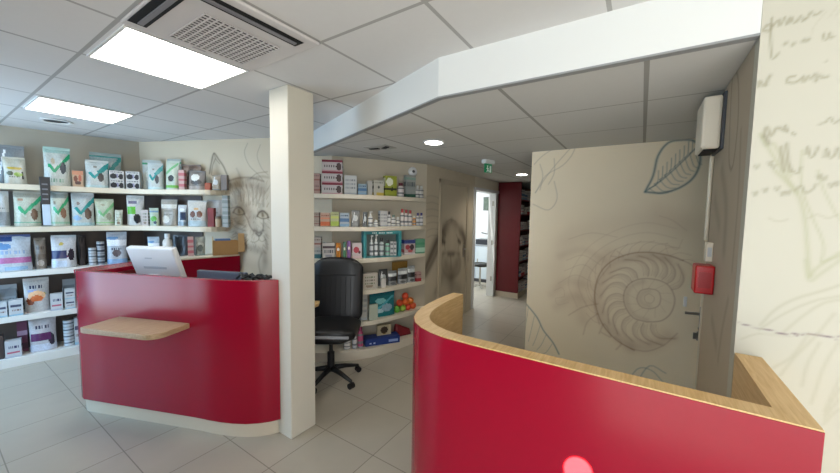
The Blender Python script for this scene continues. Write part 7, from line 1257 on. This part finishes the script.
for (name,kind,x,y,z,yaw,w,d,h,base,des,label,cat,group) in ITEMS:
    h=min(h,MAXH.get(z,9))
    z+=.001
    if kind=='box':
        o=carton(name,w,d,h,base,des); o.location=(x,y,z); o.rotation_euler=(0,0,yaw); tag(o,label,cat,group); continue
    t=empty(name,(x,y,z),yaw); tag(t,label,cat,group)
    if kind=='pouch': pouch(name,w,d,h,base,des,t)
    elif kind=='tray':
        # slanted open tray with packs showing
        bm=bmesh.new(); x_=w/2
        for s in (-1,1): add_prism(bm,[(0,0)]*0 or [(s*x_-.003*(s>0),-d/2),(s*x_+.003*(s<0),-d/2),(s*x_+.003*(s<0),d/2),(s*x_-.003*(s>0),d/2)],0,h*.75)
        add_box(bm,-x_,x_,d/2-.004,d/2,0,h); add_box(bm,-x_,x_,-d/2,-d/2+.004,0,h*.5); add_box(bm,-x_,x_,-d/2,d/2,0,.004)
        from_bm('tray_body',bm,mat('tray_grey','8f979b',.5),t)
        for q in range(3):
            c=carton('pouch_pack',w*.9,.012,h*.55,base,'tray',t); c.location=(0,-d/2+.018+q*.024,.006+q*.02+h*.15); c.rotation_euler=(math.radians(-8),0,0)
    elif kind=='can':
        r=w/2; lathe_col('can_body',[(r*.96,0),(r,.003),(r,h*.2),(r,h*.4),(r,h*.6),(r,h*.8),(r,h*.93),(r*.97,h*.95)],base,des,t,M_card)
        lathe('can_lid',[(r*.97,h*.951),(r*.99,h*.97),(r*.99,h*.995),(r*.9,h)],M_chrome,t)
    elif kind=='jar':
        r=w/2; lathe_col('jar_body',[(r*.9,0),(r,h*.06),(r,h*.3),(r,h*.5),(r*.98,h*.72),(r*.85,h*.78)],base,des,t,M_print)
        lathe('lid',[(r*.92,h*.781),(r*.95,h*.8),(r*.95,h*.97),(r*.9,h)],mat('jar_lid','6f5f4c',.5),t)
    elif kind in('bottle','spray'):
        r=w/2; sy=max(.5,min(1,d/w)); wide=w>.08
        bh=h*(.80 if not wide else .86)
        if kind=='spray': bh=h*.70
        nb=[(r*.92,0),(r,h*.02)]+[(r,bh*f) for f in (.1,.25,.4,.55,.7,.82)]+[(r*.88,bh*.90),(r*.55,bh*.97),(r*.45,bh)]
        lathe_col('bottle_body',nb,base,{'plain_cap_white':'plain_cap_white'}.get(des,'greytext' if w>.03 else 'plain'),t,M_print,1,sy)
        cm=mat('cap_'+CAPS[des],CAPS[des],.4)
        if kind=='spray':
            lathe('cap',[(r*.5,bh+.0005),(r*.5,h*.78),(r*.25,h*.80),(r*.22,h*.93)],cm,t,12)
            bm=bmesh.new(); add_box(bm,-r*.35,r*.9,-r*.25,r*.25,h*.925,h); from_bm('pump_head',bm,cm,t,bev=.002)
        else:
            cr_=r*(.62 if not wide else .55); lathe('cap',[(cr_,bh-h*.01),(cr_,h*.985),(cr_*.9,h)],cm,t,14,1,sy)
    elif kind=='frame':
        bm=bmesh.new(); x_=w/2; tb=.035
        add_box(bm,-x_,-x_+tb,-d/2,d/2,.011,h-tb); add_box(bm,x_-tb,x_,-d/2,d/2,.011,h-tb); add_box(bm,-x_,x_,-d/2,d/2,h-tb,h); add_box(bm,-x_,x_,-d/2,d/2,0,.0105)
        from_bm('stand_frame',bm,mat('teal_card','358488',.5),t,bev=.003)
        bm=bmesh.new(); add_box(bm,-x_+tb+.001,x_-tb-.001,d/2-.006,d/2-.001,.012,h-tb-.001); from_bm('back_card',bm,mat('dark_teal_card','66706c',.6),t)
        bm=bmesh.new()
        for q in range(14): 
            if q%5!=3: add_box(bm,-.12+q*.018,-.12+q*.018+.012,-d/2-.0012,-d/2,h-.024,h-.014)
        from_bm('header_lettering',bm,M_whplastic,t)
# toys (rubber balls in nets) on fifth curved shelf
bz=.4112
cl=['f']
spots=[]
for (x,y,z,c,nm) in TOYS: spots.append((c,nm))
px=[(3.16,2.40),(3.235,2.375),(3.31,2.36)]
lay=[(3.145,2.375,0),(3.228,2.355,0),(3.311,2.335,0),(3.394,2.315,0),(3.186,2.366,1),(3.27,2.346,1),(3.352,2.326,1),(3.27,2.346,2)]
cols_=['5fa03a','8fb03a','c7402a','d8582a','d2502a','e0662a','e07a2a','d24a2a']
nms=['green ball at the teal bag end of the lower row','lime ball, second in the lower row','brick red ball, third in the lower row','coral ball at the outer end of the lower row','scarlet ball resting over the green and lime balls','orange ball, middle of the upper row','amber ball at the outer end of the upper row','red orange ball on the very top of the pile']
for (x,y,l),c,nm in zip(lay,cols_,nms):
    r=.0405; pr=[(r*math.sin(PI*i/10)+.0005,r-r*math.cos(PI*i/10)) for i in range(11)]
    for q in range(2,9): pr[q]=(pr[q][0]*(1+.02*(q%2)),pr[q][1])
    o=lathe('toy_ball',pr,mat('toy_'+c,c,.4),None,16); o.location=(x,y,bz+l*.0705); tag(o,'rubber '+nm,'toy','rubber balls on the fifth curved shelf')
# red folded bag and papers on the bottom curved shelf
bm=bmesh.new()
V0=[(-.11,0,0),(.11,0,0),(.11,.07,0),(-.11,.07,0),(-.10,.02,.16),(.09,.02,.07),(.09,.05,.06),(-.10,.05,.15)]
vs=[bm.verts.new(v) for v in V0]
for f in ((0,3,2,1),(4,5,6,7),(0,1,5,4),(2,3,7,6),(0,4,7,3),(1,2,6,5)): bm.faces.new([vs[i] for i in f])
bmesh.ops.subdivide_edges(bm,edges=bm.edges[:],cuts=3,use_grid_fill=True)
for v in bm.verts: v.co+=Vector((0,.006*math.sin(v.co.x*60+v.co.z*80),.004*math.sin(v.co.x*70))) if v.co.z>.001 else Vector((0,0,0))
o=from_bm('red_bag',bm,mat('red_fabric','7d1420',.6),None,True); o.location=(3.262,2.355,.101); o.rotation_euler=(0,0,-.40); tag(o,'slumped dark red bag beside the long blue box on the bottom curved shelf','bag')
ang=-.40
for q in range(3):
    bm=bmesh.new(); add_box(bm,-.045,.045,-.004,.004,0,.15-.02*q)
    o=from_bm('leaflet',bm,mat('leaflet_%d'%q,['c9c6bc','b4b2a8','a8b0b4'][q],.6),None); o.location=(3.425+.012*q,2.285-.014*q+.0,.101); o.rotation_euler=(math.radians(0),0,-.35)
    tag(o,['tall','middle height','short'][q]+' pale leaflet standing at the end of the bottom curved shelf','leaflet','leaflets at the end of the bottom curved shelf')
# hanging strip clipped to the upper shelf
hs=empty('hanging_strip',(EXTRA['strip'][0],EXTRA['strip'][1]-.012,1.40),-.2); tag(hs,'black and pale blue hanging display strip clipped over the top shelf edge','display strip')
zt=EXTRA['strip'][2]-1.40
bm=bmesh.new(); add_prism(bm,[(-.038,-.012),(.038,-.012),(.038,.0),(-.038,.0)],.225,zt); 
for v in bm.verts:
    if v.co.z<.3: v.co.x*=.78
from_bm('black_tube_pack',bm,mat('strip_black','17181c',.3),hs,bev=.004)
bm=bmesh.new(); 
for q in range(4): add_box(bm,-.022,.018,-.0135,-.0122,.27+q*.05,.285+q*.05)
from_bm('pack_lettering',bm,mat('strip_grey','6a6c74',.5),hs)
bm=bmesh.new(); add_box(bm,-.028,.028,-.008,.0,.012,.225); from_bm('pale_card',bm,mat('strip_blue','b7c8d6',.4),hs,bev=.003)
# cardboard box on the back counter
cbx=empty('cardboard_box',(2.0,3.99,1.083),-.36); tag(cbx,'open brown cardboard box with raised flap below the cat mural','box')
bm=bmesh.new(); w,d,h,t=.25,.10,.165,.004
add_box(bm,-w/2,w/2,-d/2,-d/2+t,t,h); add_box(bm,-w/2,w/2,d/2-t,d/2,t,h); add_box(bm,-w/2,-w/2+t,-d/2+t,d/2-t,t,h); add_box(bm,w/2-t,w/2,-d/2+t,d/2-t,t,h); add_box(bm,-w/2,w/2,-d/2,d/2,0,t)
from_bm('carton',bm,M_cardboard,cbx)
bm=bmesh.new(); add_box(bm,w/2+.001,w/2+.066,-d/2,-d/2+.003,.03,.245); from_bm('flap',bm,M_cardboard2,cbx)
bm=bmesh.new(); add_box(bm,-w/2,-w/2+.003,-d/2+.005,d/2-.005,h+.0005,h+.045); from_bm('flap',bm,M_cardboard2,cbx)
bm=bmesh.new(); add_box(bm,-.10,.05,-.040,.040,h-.03,h+.02); from_bm('blue_pack',bm,mat('blue_pack','4a6a9a',.5),cbx,bev=.004)
# ------------------------------------------------------------------ things on the reception worktop
mo=empty('monitor',(1.09,3.22,.752),0); tag(mo,'white touch till monitor seen from behind over the red counter','monitor')
# faces inward (+n2); back toward camera
fa=math.atan2(n2[1],n2[0])+.0
mo.rotation_euler=(0,0,fa-PI/2+.08)   # local +Y = screen direction
tl=Matrix.Translation((0,0,.40))@Matrix.Rotation(math.radians(20),4,'X')@Matrix.Rotation(math.radians(0),4,'Y')
bm=bmesh.new(); add_box(bm,-.205,.205,-.03,.02,-.15,.16,tl); from_bm('back_shell',bm,M_whplastic,mo,bev=.012)
bm=bmesh.new(); add_box(bm,-.185,.185,.0205,.024,-.13,.14,tl); from_bm('screen',bm,M_black,mo)
bm=bmesh.new(); add_box(bm,-.10,.10,-.034,-.0305,-.02,.00,tl); add_box(bm,-.06,.0,-.034,-.0305,.07,.078,tl); from_bm('vent_slot',bm,mat('pale_grey','b9bec4',.5),mo)
bm=bmesh.new(); add_tube(bm,[(-.06,-.05,.02),(-.055,-.075,.20),(-.03,-.075,.30),(.03,-.075,.30),(.055,-.075,.20),(.06,-.05,.02)],.014,8); add_box(bm,-.04,.04,-.075,-.03,.27,.33); from_bm('stand',bm,M_whplastic,mo)
bm=bmesh.new(); add_box(bm,-.12,.12,-.09,.11,0,.02); from_bm('stand_base',bm,M_whplastic,mo,bev=.006)
m2=empty('monitor',(1.37,2.79,.752),0); tag(m2,'dark grey monitor top peeking over the red counter beside the cables','monitor')
m2.rotation_euler=(0,0,fa-PI/2)
bm=bmesh.new(); add_box(bm,-.225,.225,-.02,.015,.04,.355); from_bm('back_shell',bm,mat('monitor_grey','5b6172',.45),m2,bev=.006)
bm=bmesh.new(); add_box(bm,-.215,.215,.0155,.018,.05,.345); from_bm('screen',bm,M_black,m2)
bm=bmesh.new(); add_box(bm,-.03,.03,-.04,-.021,.02,.25); add_box(bm,-.11,.11,-.1,.08,0,.02); from_bm('stand',bm,M_greyplastic,m2)
cbn=empty('card_terminal',(1.43,2.40,.752),fa-PI/2); tag(cbn,'black terminal tower with tangled black cables above the counter edge','card terminal')
bm=bmesh.new(); add_box(bm,-.13,.13,-.06,.06,0,.325); from_bm('terminal_body',bm,M_black,cbn,bev=.008)
for q in range(4):
    r=random.Random(q); pts=[(-.14+.28*i/14,-.05+.02*q+.015*math.sin(i*1.3+q),.335+.028*abs(math.sin(i*.9+q*1.4))) for i in range(15)]
    tube('cable',pts,.008,M_black,cbn,6)
# ------------------------------------------------------------------ office chair
chn=empty('office_chair',(2.15,2.40,0),math.radians(214)-PI/2); tag(chn,'black leather office chair on castors between the white column and curved shelves','chair')
# local +Y is the facing direction
def cushion(name,sx,sy,sz,loc,rot=(0,0,0),m=M_leather,puff=.02):
    bm=bmesh.new(); bmesh.ops.create_cube(bm,size=1); bmesh.ops.subdivide_edges(bm,edges=bm.edges[:],cuts=7,use_grid_fill=True)
    for v in bm.verts:
        x,y,z=v.co*2
        f=lambda a,b:(1-.12*max(0,abs(a)-.4)**2-.22*(a*b)**4)
        X=x*f(y,x); Y=y; Z=z*f(x,z)
        v.co=Vector((X*sx/2*(1-.10*max(0,abs(y)-.5)), Y*sy/2*(1-.25*(abs(x)**6)*.5-.25*(abs(z)**6)*.5), Z*sz/2*(1-.10*max(0,abs(y)-.5))))
    o=from_bm(name,bm,m,chn,True); md=o.modifiers.new('s','SUBSURF'); md.levels=1; md.render_levels=1; o.location=loc; o.rotation_euler=rot; return o
cushion('seat',.52,.14,.50,(0,.02,.50),(PI/2,0,0))
bk_=cushion('backrest',.52,.13,.68,(0,-.25,.80),(math.radians(8),0,0))
bm=bmesh.new()
for q in range(-3,4): add_tube(bm,[(q*.05,.062,-.24),(q*.05,.064,0),(q*.048,.063,.14)],.0035,6)
add_tube(bm,[(-.20,.062,.16),(0,.066,.165),(.20,.062,.16)],.006,6)
from_bm('seam',bm,mat('seam_black','07080a',.5),bk_)
bm=bmesh.new(); add_box(bm,-.225,.225,-.02,.0,-.012,.012); o=from_bm('seat_edge_strip',bm,mat('grey_strip','8f9196',.35),chn,bev=.006); o.location=(0,.297,.515)  # pale grey strip along the front edge of the seat
bm=bmesh.new(); add_box(bm,-.12,.12,-.16,.14,.415,.445); add_tube(bm,[(0,-.14,.43),(0,-.30,.45),(0,-.345,.56),(0,-.33,.80)],.022,8); from_bm('mechanism',bm,M_black,chn)
lathe('gas_lift',[(.034,.09),(.034,.27),(.018,.272),(.018,.42)],M_black,chn,14)
for k in range(5):
    a=2*PI*k/5+math.radians(-145); 
    bm=bmesh.new(); dx_,dy_=math.cos(a),math.sin(a)
    add_tube(bm,[(0.02*dx_,0.02*dy_,.115),(.14*dx_,.14*dy_,.10),(.28*dx_,.28*dy_,.068)],[.028,.022,.015],8)
    lgo=from_bm('leg',bm,M_black,chn,True)
    bm=bmesh.new(); c_=Vector((.28*dx_,.28*dy_,.0275)); t_=Vector((-dy_,dx_,0))
    for s in (-1,1):
        add_tube(bm,[c_+t_*(.006*s),c_+t_*(.024*s)],.027,14)
    add_tube(bm,[c_+Vector((0,0,.0)),c_+Vector((0,0,.05))],.007,8)
    from_bm('caster',bm,M_black,lgo)
# ------------------------------------------------------------------ ceiling fittings
E_panel=emis('led_panel',(1,.97,.92),8.0); M_frm=mat('panel_frame','e0e0de',.5)
for (x0,y0,lb) in ((.575,1.97,'square LED ceiling panel beside the air conditioning cassette'),(.575,3.77,'square LED ceiling panel over the pet food shelving')):
    t=empty('ceiling_light',(x0+.285,y0+.285,HC)); tag(t,lb,'ceiling light','square LED ceiling panels')
    bm=bmesh.new(); q=.285
    for a in ((-q,q,-q,-q+.012),(-q,q,q-.012,q),(-q,-q+.012,-q+.012,q-.012),(q-.012,q,-q+.012,q-.012)): add_box(bm,*a,-.010,-.001)
    from_bm('light_frame',bm,M_frm,t)
    bm=bmesh.new(); add_box(bm,-q+.0125,q-.0125,-q+.0125,q-.0125,-.008,-.002); from_bm('diffuser',bm,E_panel,t)
E_spot=emis('downlight_glow',(1,.97,.9),14.0)
for (x,y,lb) in ((2.51,1.52,'round downlight over the curved counter and chair'),(5.14,1.55,'round downlight far down the corridor beyond the exit sign')):
    t=empty('downlight',(x,y,HL)); tag(t,lb,'ceiling light','round downlights')
    bm=bmesh.new(); add_lathe(bm,[(.088,-.002),(.092,-.006),(.088,-.012),(.076,-.012),(.076,-.002)],28); from_bm('light_ring',bm,M_frm,t,True)
    lathe('diffuser',[(.075,-.013),(.070,-.016),(.02,-.018)],E_spot,t,24)
# air conditioning cassette
ac=empty('air_conditioner',(.851,1.65,HC)); tag(ac,'white ceiling cassette air conditioner with square grille beside the LED panel','air conditioner')
bm=bmesh.new(); add_box(bm,-.298,.298,-.298,.298,-.016,-.001); from_bm('cassette_panel',bm,mat('ac_white','c9c5c4',.4),ac,bev=.006)
gx0,gx1,gy0,gy1=.713-.851,1.057-.851,1.54-1.65,1.877-1.65
bm=bmesh.new(); add_box(bm,gx0,gx1,gy0,gy1,-.018,-.0165); from_bm('grille_backing',bm,mat('grille_dark','3a3436',.6),ac)
bm=bmesh.new(); n=14
for i in range(n+1):
    v=gy0+(gy1-gy0)*i/n; add_box(bm,gx0,gx1,v-.0035,v+.0035,-.022,-.0185)
for i in range(14):
    v=gx0+(gx1-gx0)*i/13; add_box(bm,v-.0022,v+.0022,gy0,gy1,-.0235,-.0185)
from_bm('grille',bm,mat('grille_white','c5c1c0',.5),ac)
def slotpart(a,b):
    bm=bmesh.new(); add_box(bm,*a,-.020,-.0165); s=from_bm('air_slot',bm,M_dark,ac,bev=.006)
    bm=bmesh.new(); add_box(bm,*b,-.026,-.0205); from_bm('louver_flap',bm,mat('flap_grey','77757a',.35),s,bev=.002)
slotpart((-.22,.235,-.255,-.190),(-.195,.215,-.232,-.210))
slotpart((-.290,-.222,-.19,.235),(-.262,-.240,-.17,.215))
bm=bmesh.new(); add_box(bm,-.03,.03,.25,.262,-.0175,-.0165); from_bm('brand_plate',bm,mat('plate_grey','9a9696',.4),ac)
# ceiling vents
for (x,y,z,lb,nm) in ((.83,4.71,HC,'round dark slotted ceiling diffuser beyond the far LED panel','r'),):
    t=empty('ceiling_vent',(x,y,z)); tag(t,lb,'ceiling vent')
    lathe('vent_ring',[(.11,-.001),(.115,-.008),(.10,-.014),(.085,-.010),(.085,-.001)],M_frm,t,28)
    bm=bmesh.new(); add_lathe(bm,[(.084,-.002),(.084,-.004),(.06,-.008)],24); from_bm('vent_core',bm,mat('vent_dark','3f3f42',.6),t)
t=empty('ceiling_vent',(2.49,2.10,HL)); tag(t,'small twin slot ceiling vent above the curved shelves','ceiling vent')
bm=bmesh.new(); add_box(bm,-.09,.09,-.13,.13,-.006,-.001); from_bm('vent_plate',bm,mat('vent_plate','a9a8a4',.6),t,bev=.002)
for (a,yy) in ((.12,.07),(-.5,-.065)):
    bm=bmesh.new(); add_box(bm,-.02,.02,-.05,.05,-.012,-.0065,Matrix.Translation((0,yy,0))@Matrix.Rotation(a,4,'Z')); from_bm('vent_slot',bm,M_dark,t)
# exit sign
ex=empty('exit_sign',(3.66,1.49,HL),math.radians(252)+PI/2); tag(ex,'green emergency exit sign hanging from the corridor ceiling','exit sign')
bm=bmesh.new(); add_box(bm,-.075,.075,-.035,.035,-.045,-.001); from_bm('lamp_housing',bm,mat('exit_lamp','d8dcd8',.4),ex,bev=.004)
bm=bmesh.new(); add_box(bm,-.06,.06,-.006,.006,-.145,-.045); from_bm('sign_panel',bm,emis('exit_green',(.01,.16,.07),.15),ex)
ep=bpy.data.materials['exit_green'].node_tree.nodes['Principled BSDF']; ep.inputs['Base Color'].default_value=(.01,.22,.09,1)
bm=bmesh.new(); f=-.0075
add_tube(bm,[(-.02,f,-.085),(-.012,f,-.112),(-.03,f,-.138)],.006,6); add_tube(bm,[(-.012,f,-.112),(.006,f,-.122),(.006,f,-.14)],.006,6); add_tube(bm,[(-.035,f,-.1),(-.016,f,-.09),(.0,f,-.10)],.004,6)
add_lathe(bm,[(.002,-.008),(.009,-.004),(.009,.004),(.002,.008)],10,1,.4,(-.016,f,-.072)); add_box(bm,.02,.045,f-.001,f+.001,-.14,-.065)
from_bm('pictogram',bm,mat('picto_white','e6efe8',.5),ex)
# wall dome detector
t=empty('smoke_detector',(3.44,2.385,2.10),math.radians(238)+PI/2); tag(t,'round white detector high on the wall at the end of curved shelves','detector')
bm=bmesh.new(); add_lathe(bm,[(.055,0),(.058,.015),(.045,.035),(.02,.042)],22)
for v in bm.verts: v.co=Vector((v.co.x,-v.co.z,v.co.y))
from_bm('detector_body',bm,M_whplastic,t,True)
bm=bmesh.new(); add_lathe(bm,[(.018,.0425),(.015,.047),(.004,.049)],14)
for v in bm.verts: v.co=Vector((v.co.x,-v.co.z,v.co.y))
from_bm('detector_lens',bm,M_greyplastic,t,True)
# ------------------------------------------------------------------ fittings on the side wall
struct(box('trim_2',2.341,2.347,-.32,-.292,.0,1.24,M_cream))
t=empty('wall_unit',(2.1,-.3,1.925)); tag(t,'white boxy unit mounted high on the mural side wall under the lower ceiling','wall unit')
bm=bmesh.new(); add_box(bm,0,.235,.012,.083,0,.245); from_bm('unit_cover',bm,mat('unit_white','e8dfcc',.4),t,bev=.012)
bm=bmesh.new(); add_box(bm,-.008,.237,.001,.0115,-.006,.255); from_bm('back_plate',bm,M_greyplastic,t)
bm=bmesh.new(); add_box(bm,.02,.21,.02,.07,-.005,-.0005); from_bm('outlet',bm,M_dark,t)
t=tube('cable_conduit',[(2.325,-.29,1.915),(2.325,-.29,1.48)],.009,M_cream); tag(t,'thin white conduit running down the side wall above the red alarm box','conduit')
t=empty('junction_box',(2.15,-.3,1.382)); tag(t,'small white junction box sitting on top of the red alarm box','junction box')
bm=bmesh.new(); add_box(bm,0,.05,.001,.028,0,.095); from_bm('box_body',bm,M_cream,t,bev=.003)
bm=bmesh.new(); add_box(bm,-.002,-.0003,.006,.022,.025,.07); from_bm('cover_plate',bm,mat('cover_plate','c9c9c6',.4),t)
t=empty('fire_alarm_box',(2.06,-.3,1.235)); tag(t,'red fire alarm call box on the side wall beside the ammonite door','alarm box')
bm=bmesh.new(); add_box(bm,0,.115,.001,.073,0,.135); from_bm('alarm_case',bm,mat('alarm_red',(.55,.004,.006),.3),t,bev=.006)
bm=bmesh.new(); add_box(bm,-.0022,-.0003,.014,.060,.03,.105); from_bm('break_panel',bm,mat('alarm_red_dark',(.42,.004,.006),.35),t)
# ------------------------------------------------------------------ corridor shelving
cs=empty('corridor_shelving',(6.2,2.1,0)); tag(cs,'tall dark red end panel and shelving of white boxes at the corridor end','shelving')
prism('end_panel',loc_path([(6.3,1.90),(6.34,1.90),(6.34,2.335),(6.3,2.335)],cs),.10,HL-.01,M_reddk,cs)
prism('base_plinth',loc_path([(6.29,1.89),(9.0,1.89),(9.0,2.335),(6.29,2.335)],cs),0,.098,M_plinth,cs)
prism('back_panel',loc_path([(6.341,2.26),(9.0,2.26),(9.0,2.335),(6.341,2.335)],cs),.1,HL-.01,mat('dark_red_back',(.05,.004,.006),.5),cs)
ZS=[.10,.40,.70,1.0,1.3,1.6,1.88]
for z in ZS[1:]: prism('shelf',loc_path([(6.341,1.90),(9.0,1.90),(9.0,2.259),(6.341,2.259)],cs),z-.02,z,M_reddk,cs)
proto=None; nth=['bottom','second','third','fourth','fifth','sixth','top']
orde=['first','second','third','fourth','fifth','sixth','seventh','eighth']
for i,z in enumerate(ZS):
    x=6.38; k=0; rr=random.Random(i)
    while x<8.6 and k<8:
        w=rr.uniform(.12,.2); h=rr.uniform(.12,.2)
        o=carton('medicine_carton',w,.12,h,['e6e2de','e0d4d0','eae8e6','d9d4d6'][rr.randrange(4)],['greytext','redbase','bluebox','brand_small2'][rr.randrange(4)])
        o.location=(x+w/2,1.965,z+.001); o.rotation_euler=(0,0,0)
        tag(o,f'{orde[k]} white carton from the red end panel on the {nth[i]} corridor shelf','carton','cartons on the corridor shelving')
        x+=w+rr.uniform(.04,.10); k+=1
# baseboard trim
# ------------------------------------------------------------------ exam room things
t=empty('exam_cabinet',(7.55,3.15,0)); tag(t,'pale blue white cabinet seen through the open corridor doorway','cabinet')
bm=bmesh.new(); add_box(bm,-.25,.3,-.30,.8,.08,.85); from_bm('cabinet_body',bm,mat('cabinet_bluewhite','c3d3e2',.4),t,bev=.004)
bm=bmesh.new(); add_box(bm,-.22,.3,-.28,.78,0,.079); from_bm('base_plinth',bm,M_greyplastic,t)
bm=bmesh.new(); add_box(bm,-.27,.3,-.31,.81,.851,.88); from_bm('cabinet_top',bm,mat('cab_top','9aa2aa',.4),t)
for yy in (-.29,.08,.45):
    bm=bmesh.new(); add_box(bm,-.262,-.251,yy,yy+.34,.1,.83); dd=from_bm('door',bm,mat('cab_door','d0dde8',.4),t,bev=.003)
    bm=bmesh.new(); add_box(bm,-.28,-.2625,yy+.29,yy+.31,.4,.55); from_bm('handle',bm,M_chrome,dd)
t=empty('lab_device',(7.5,3.05,.881)); tag(t,'dark instrument with tubes on the exam room cabinet','device')
bm=bmesh.new(); add_box(bm,-.15,.15,-.15,.2,0,.12); from_bm('device_body',bm,mat('device_dark','2f343c',.4),t,bev=.01)
tube('arm',[(0,-.05,.12),(0,-.05,.24),(-.05,.1,.27)],.012,M_black,t)
t=empty('picture',(7.999,3.22,1.85)); tag(t,'small dark picture hanging on the exam room wall','picture')
bm=bmesh.new(); add_box(bm,-.012,-.001,-.13,.13,-.17,.17); from_bm('picture_frame',bm,mat('pic_grey','6a6d70',.5),t)
bm=bmesh.new(); add_box(bm,-.0145,-.0125,-.11,.11,-.15,.15); from_bm('picture_sheet',bm,mat('pic_sheet','5b6a5e',.6,noise=.5,nscale=14),t)
t=empty('swivel_stool',(6.75,2.86,0)); tag(t,'dark stool on a chrome post inside the exam room doorway','stool')
lathe('seat',[(.15,.47),(.17,.49),(.17,.52),(.15,.54)],M_black,t); lathe('post',[(.02,.08),(.02,.469)],M_chrome,t,12)
bm=bmesh.new()
for k in range(5):
    a=k*2*PI/5; add_tube(bm,[(0,0,.07),(.2*math.cos(a),.2*math.sin(a),.02)],[.018,.012],8)
from_bm('base',bm,M_chrome,t)
# ------------------------------------------------------------------ lights
def area(name,loc,rot,sx,sy,e,col,spread=PI):
    l=bpy.data.lights.new(name,'AREA'); l.shape='RECTANGLE'; l.size=sx; l.size_y=sy; l.energy=e; l.color=col; l.spread=spread
    o=bpy.data.objects.new(name,l); C.objects.link(o); o.location=loc; o.rotation_euler=rot; return o
EXPOSURE=0.35
area('daylight_window',(FX+.02,-1.3,1.2),(0,-PI/2,0),2.2,3.2,68,(.90,.96,1.0))
area('daylight_window_side',(FX+.45,4.7,1.25),(0,-PI/2+.42,0),2.1,1.9,62,(.36,.66,1.0))
for i,(x,y,e) in enumerate(((2.51,1.52,1.0),(5.14,1.55,1.15))):
    l=bpy.data.lights.new('downlight_lamp','SPOT'); l.energy=e*22; l.spot_size=math.radians(150); l.spot_blend=.6; l.shadow_soft_size=.07; l.color=(1,.91,.78)
    o=bpy.data.objects.new('downlight_lamp',l); C.objects.link(o); o.location=(x,y,HL-.03)
area('exam_room_light',(6.4,3.9,2.48),(0,0,0),1.6,1.2,60,(.9,.96,1))
sp=bpy.data.lights.new('sun_beam','SPOT'); sp.energy=30000; sp.spot_size=math.radians(1.6); sp.spot_blend=.12; sp.shadow_soft_size=.004; sp.color=(1,1,.16)
so=bpy.data.objects.new('sun_beam',sp); C.objects.link(so); so.location=(FX+.05,-.5,2.1)
tgt=Vector((1.117,.127,.80)); so.rotation_euler=(tgt-so.location).to_track_quat('-Z','Y').to_euler()

sn=bpy.data.lights.new('sun','SUN'); sn.energy=27.0; sn.angle=.009; sn.color=(1,.98,.95)
sno=bpy.data.objects.new('sun',sn); C.objects.link(sno); el=math.radians(57); az=math.radians(-10)
dvec=Vector((math.cos(el)*math.cos(az),math.cos(el)*math.sin(az),-math.sin(el))); sno.rotation_euler=dvec.to_track_quat('-Z','Y').to_euler(); sno.location=(-3,1,4)

w=bpy.data.worlds.new('World'); sc.world=w; w.use_nodes=True
w.node_tree.nodes['Background'].inputs[0].default_value=(.75,.87,1,1); w.node_tree.nodes['Background'].inputs[1].default_value=.6
# ------------------------------------------------------------------ camera
cam=bpy.data.cameras.new('camera'); cam.sensor_width=36; cam.sensor_fit='HORIZONTAL'; cam.lens=36*337/840; cam.clip_start=.02
co=bpy.data.objects.new('camera',cam); C.objects.link(co); co.location=(0,0,1.6)
pitch,roll,head=math.radians(4.035),math.radians(.9),math.radians(33.26)
F=Vector((math.cos(head)*math.cos(pitch),math.sin(head)*math.cos(pitch),-math.sin(pitch))); R=Vector((math.sin(head),-math.cos(head),0)); U=R.cross(F)
R2=R*math.cos(roll)+U*math.sin(roll); U2=-R*math.sin(roll)+U*math.cos(roll)
co.rotation_euler=Matrix((R2,U2,-F)).transposed().to_euler()
sc.camera=co
vs_=sc.view_settings; vs_.view_transform='Standard'; vs_.look='None'; vs_.gamma=1; vs_.use_curve_mapping=False; vs_.exposure=EXPOSURE
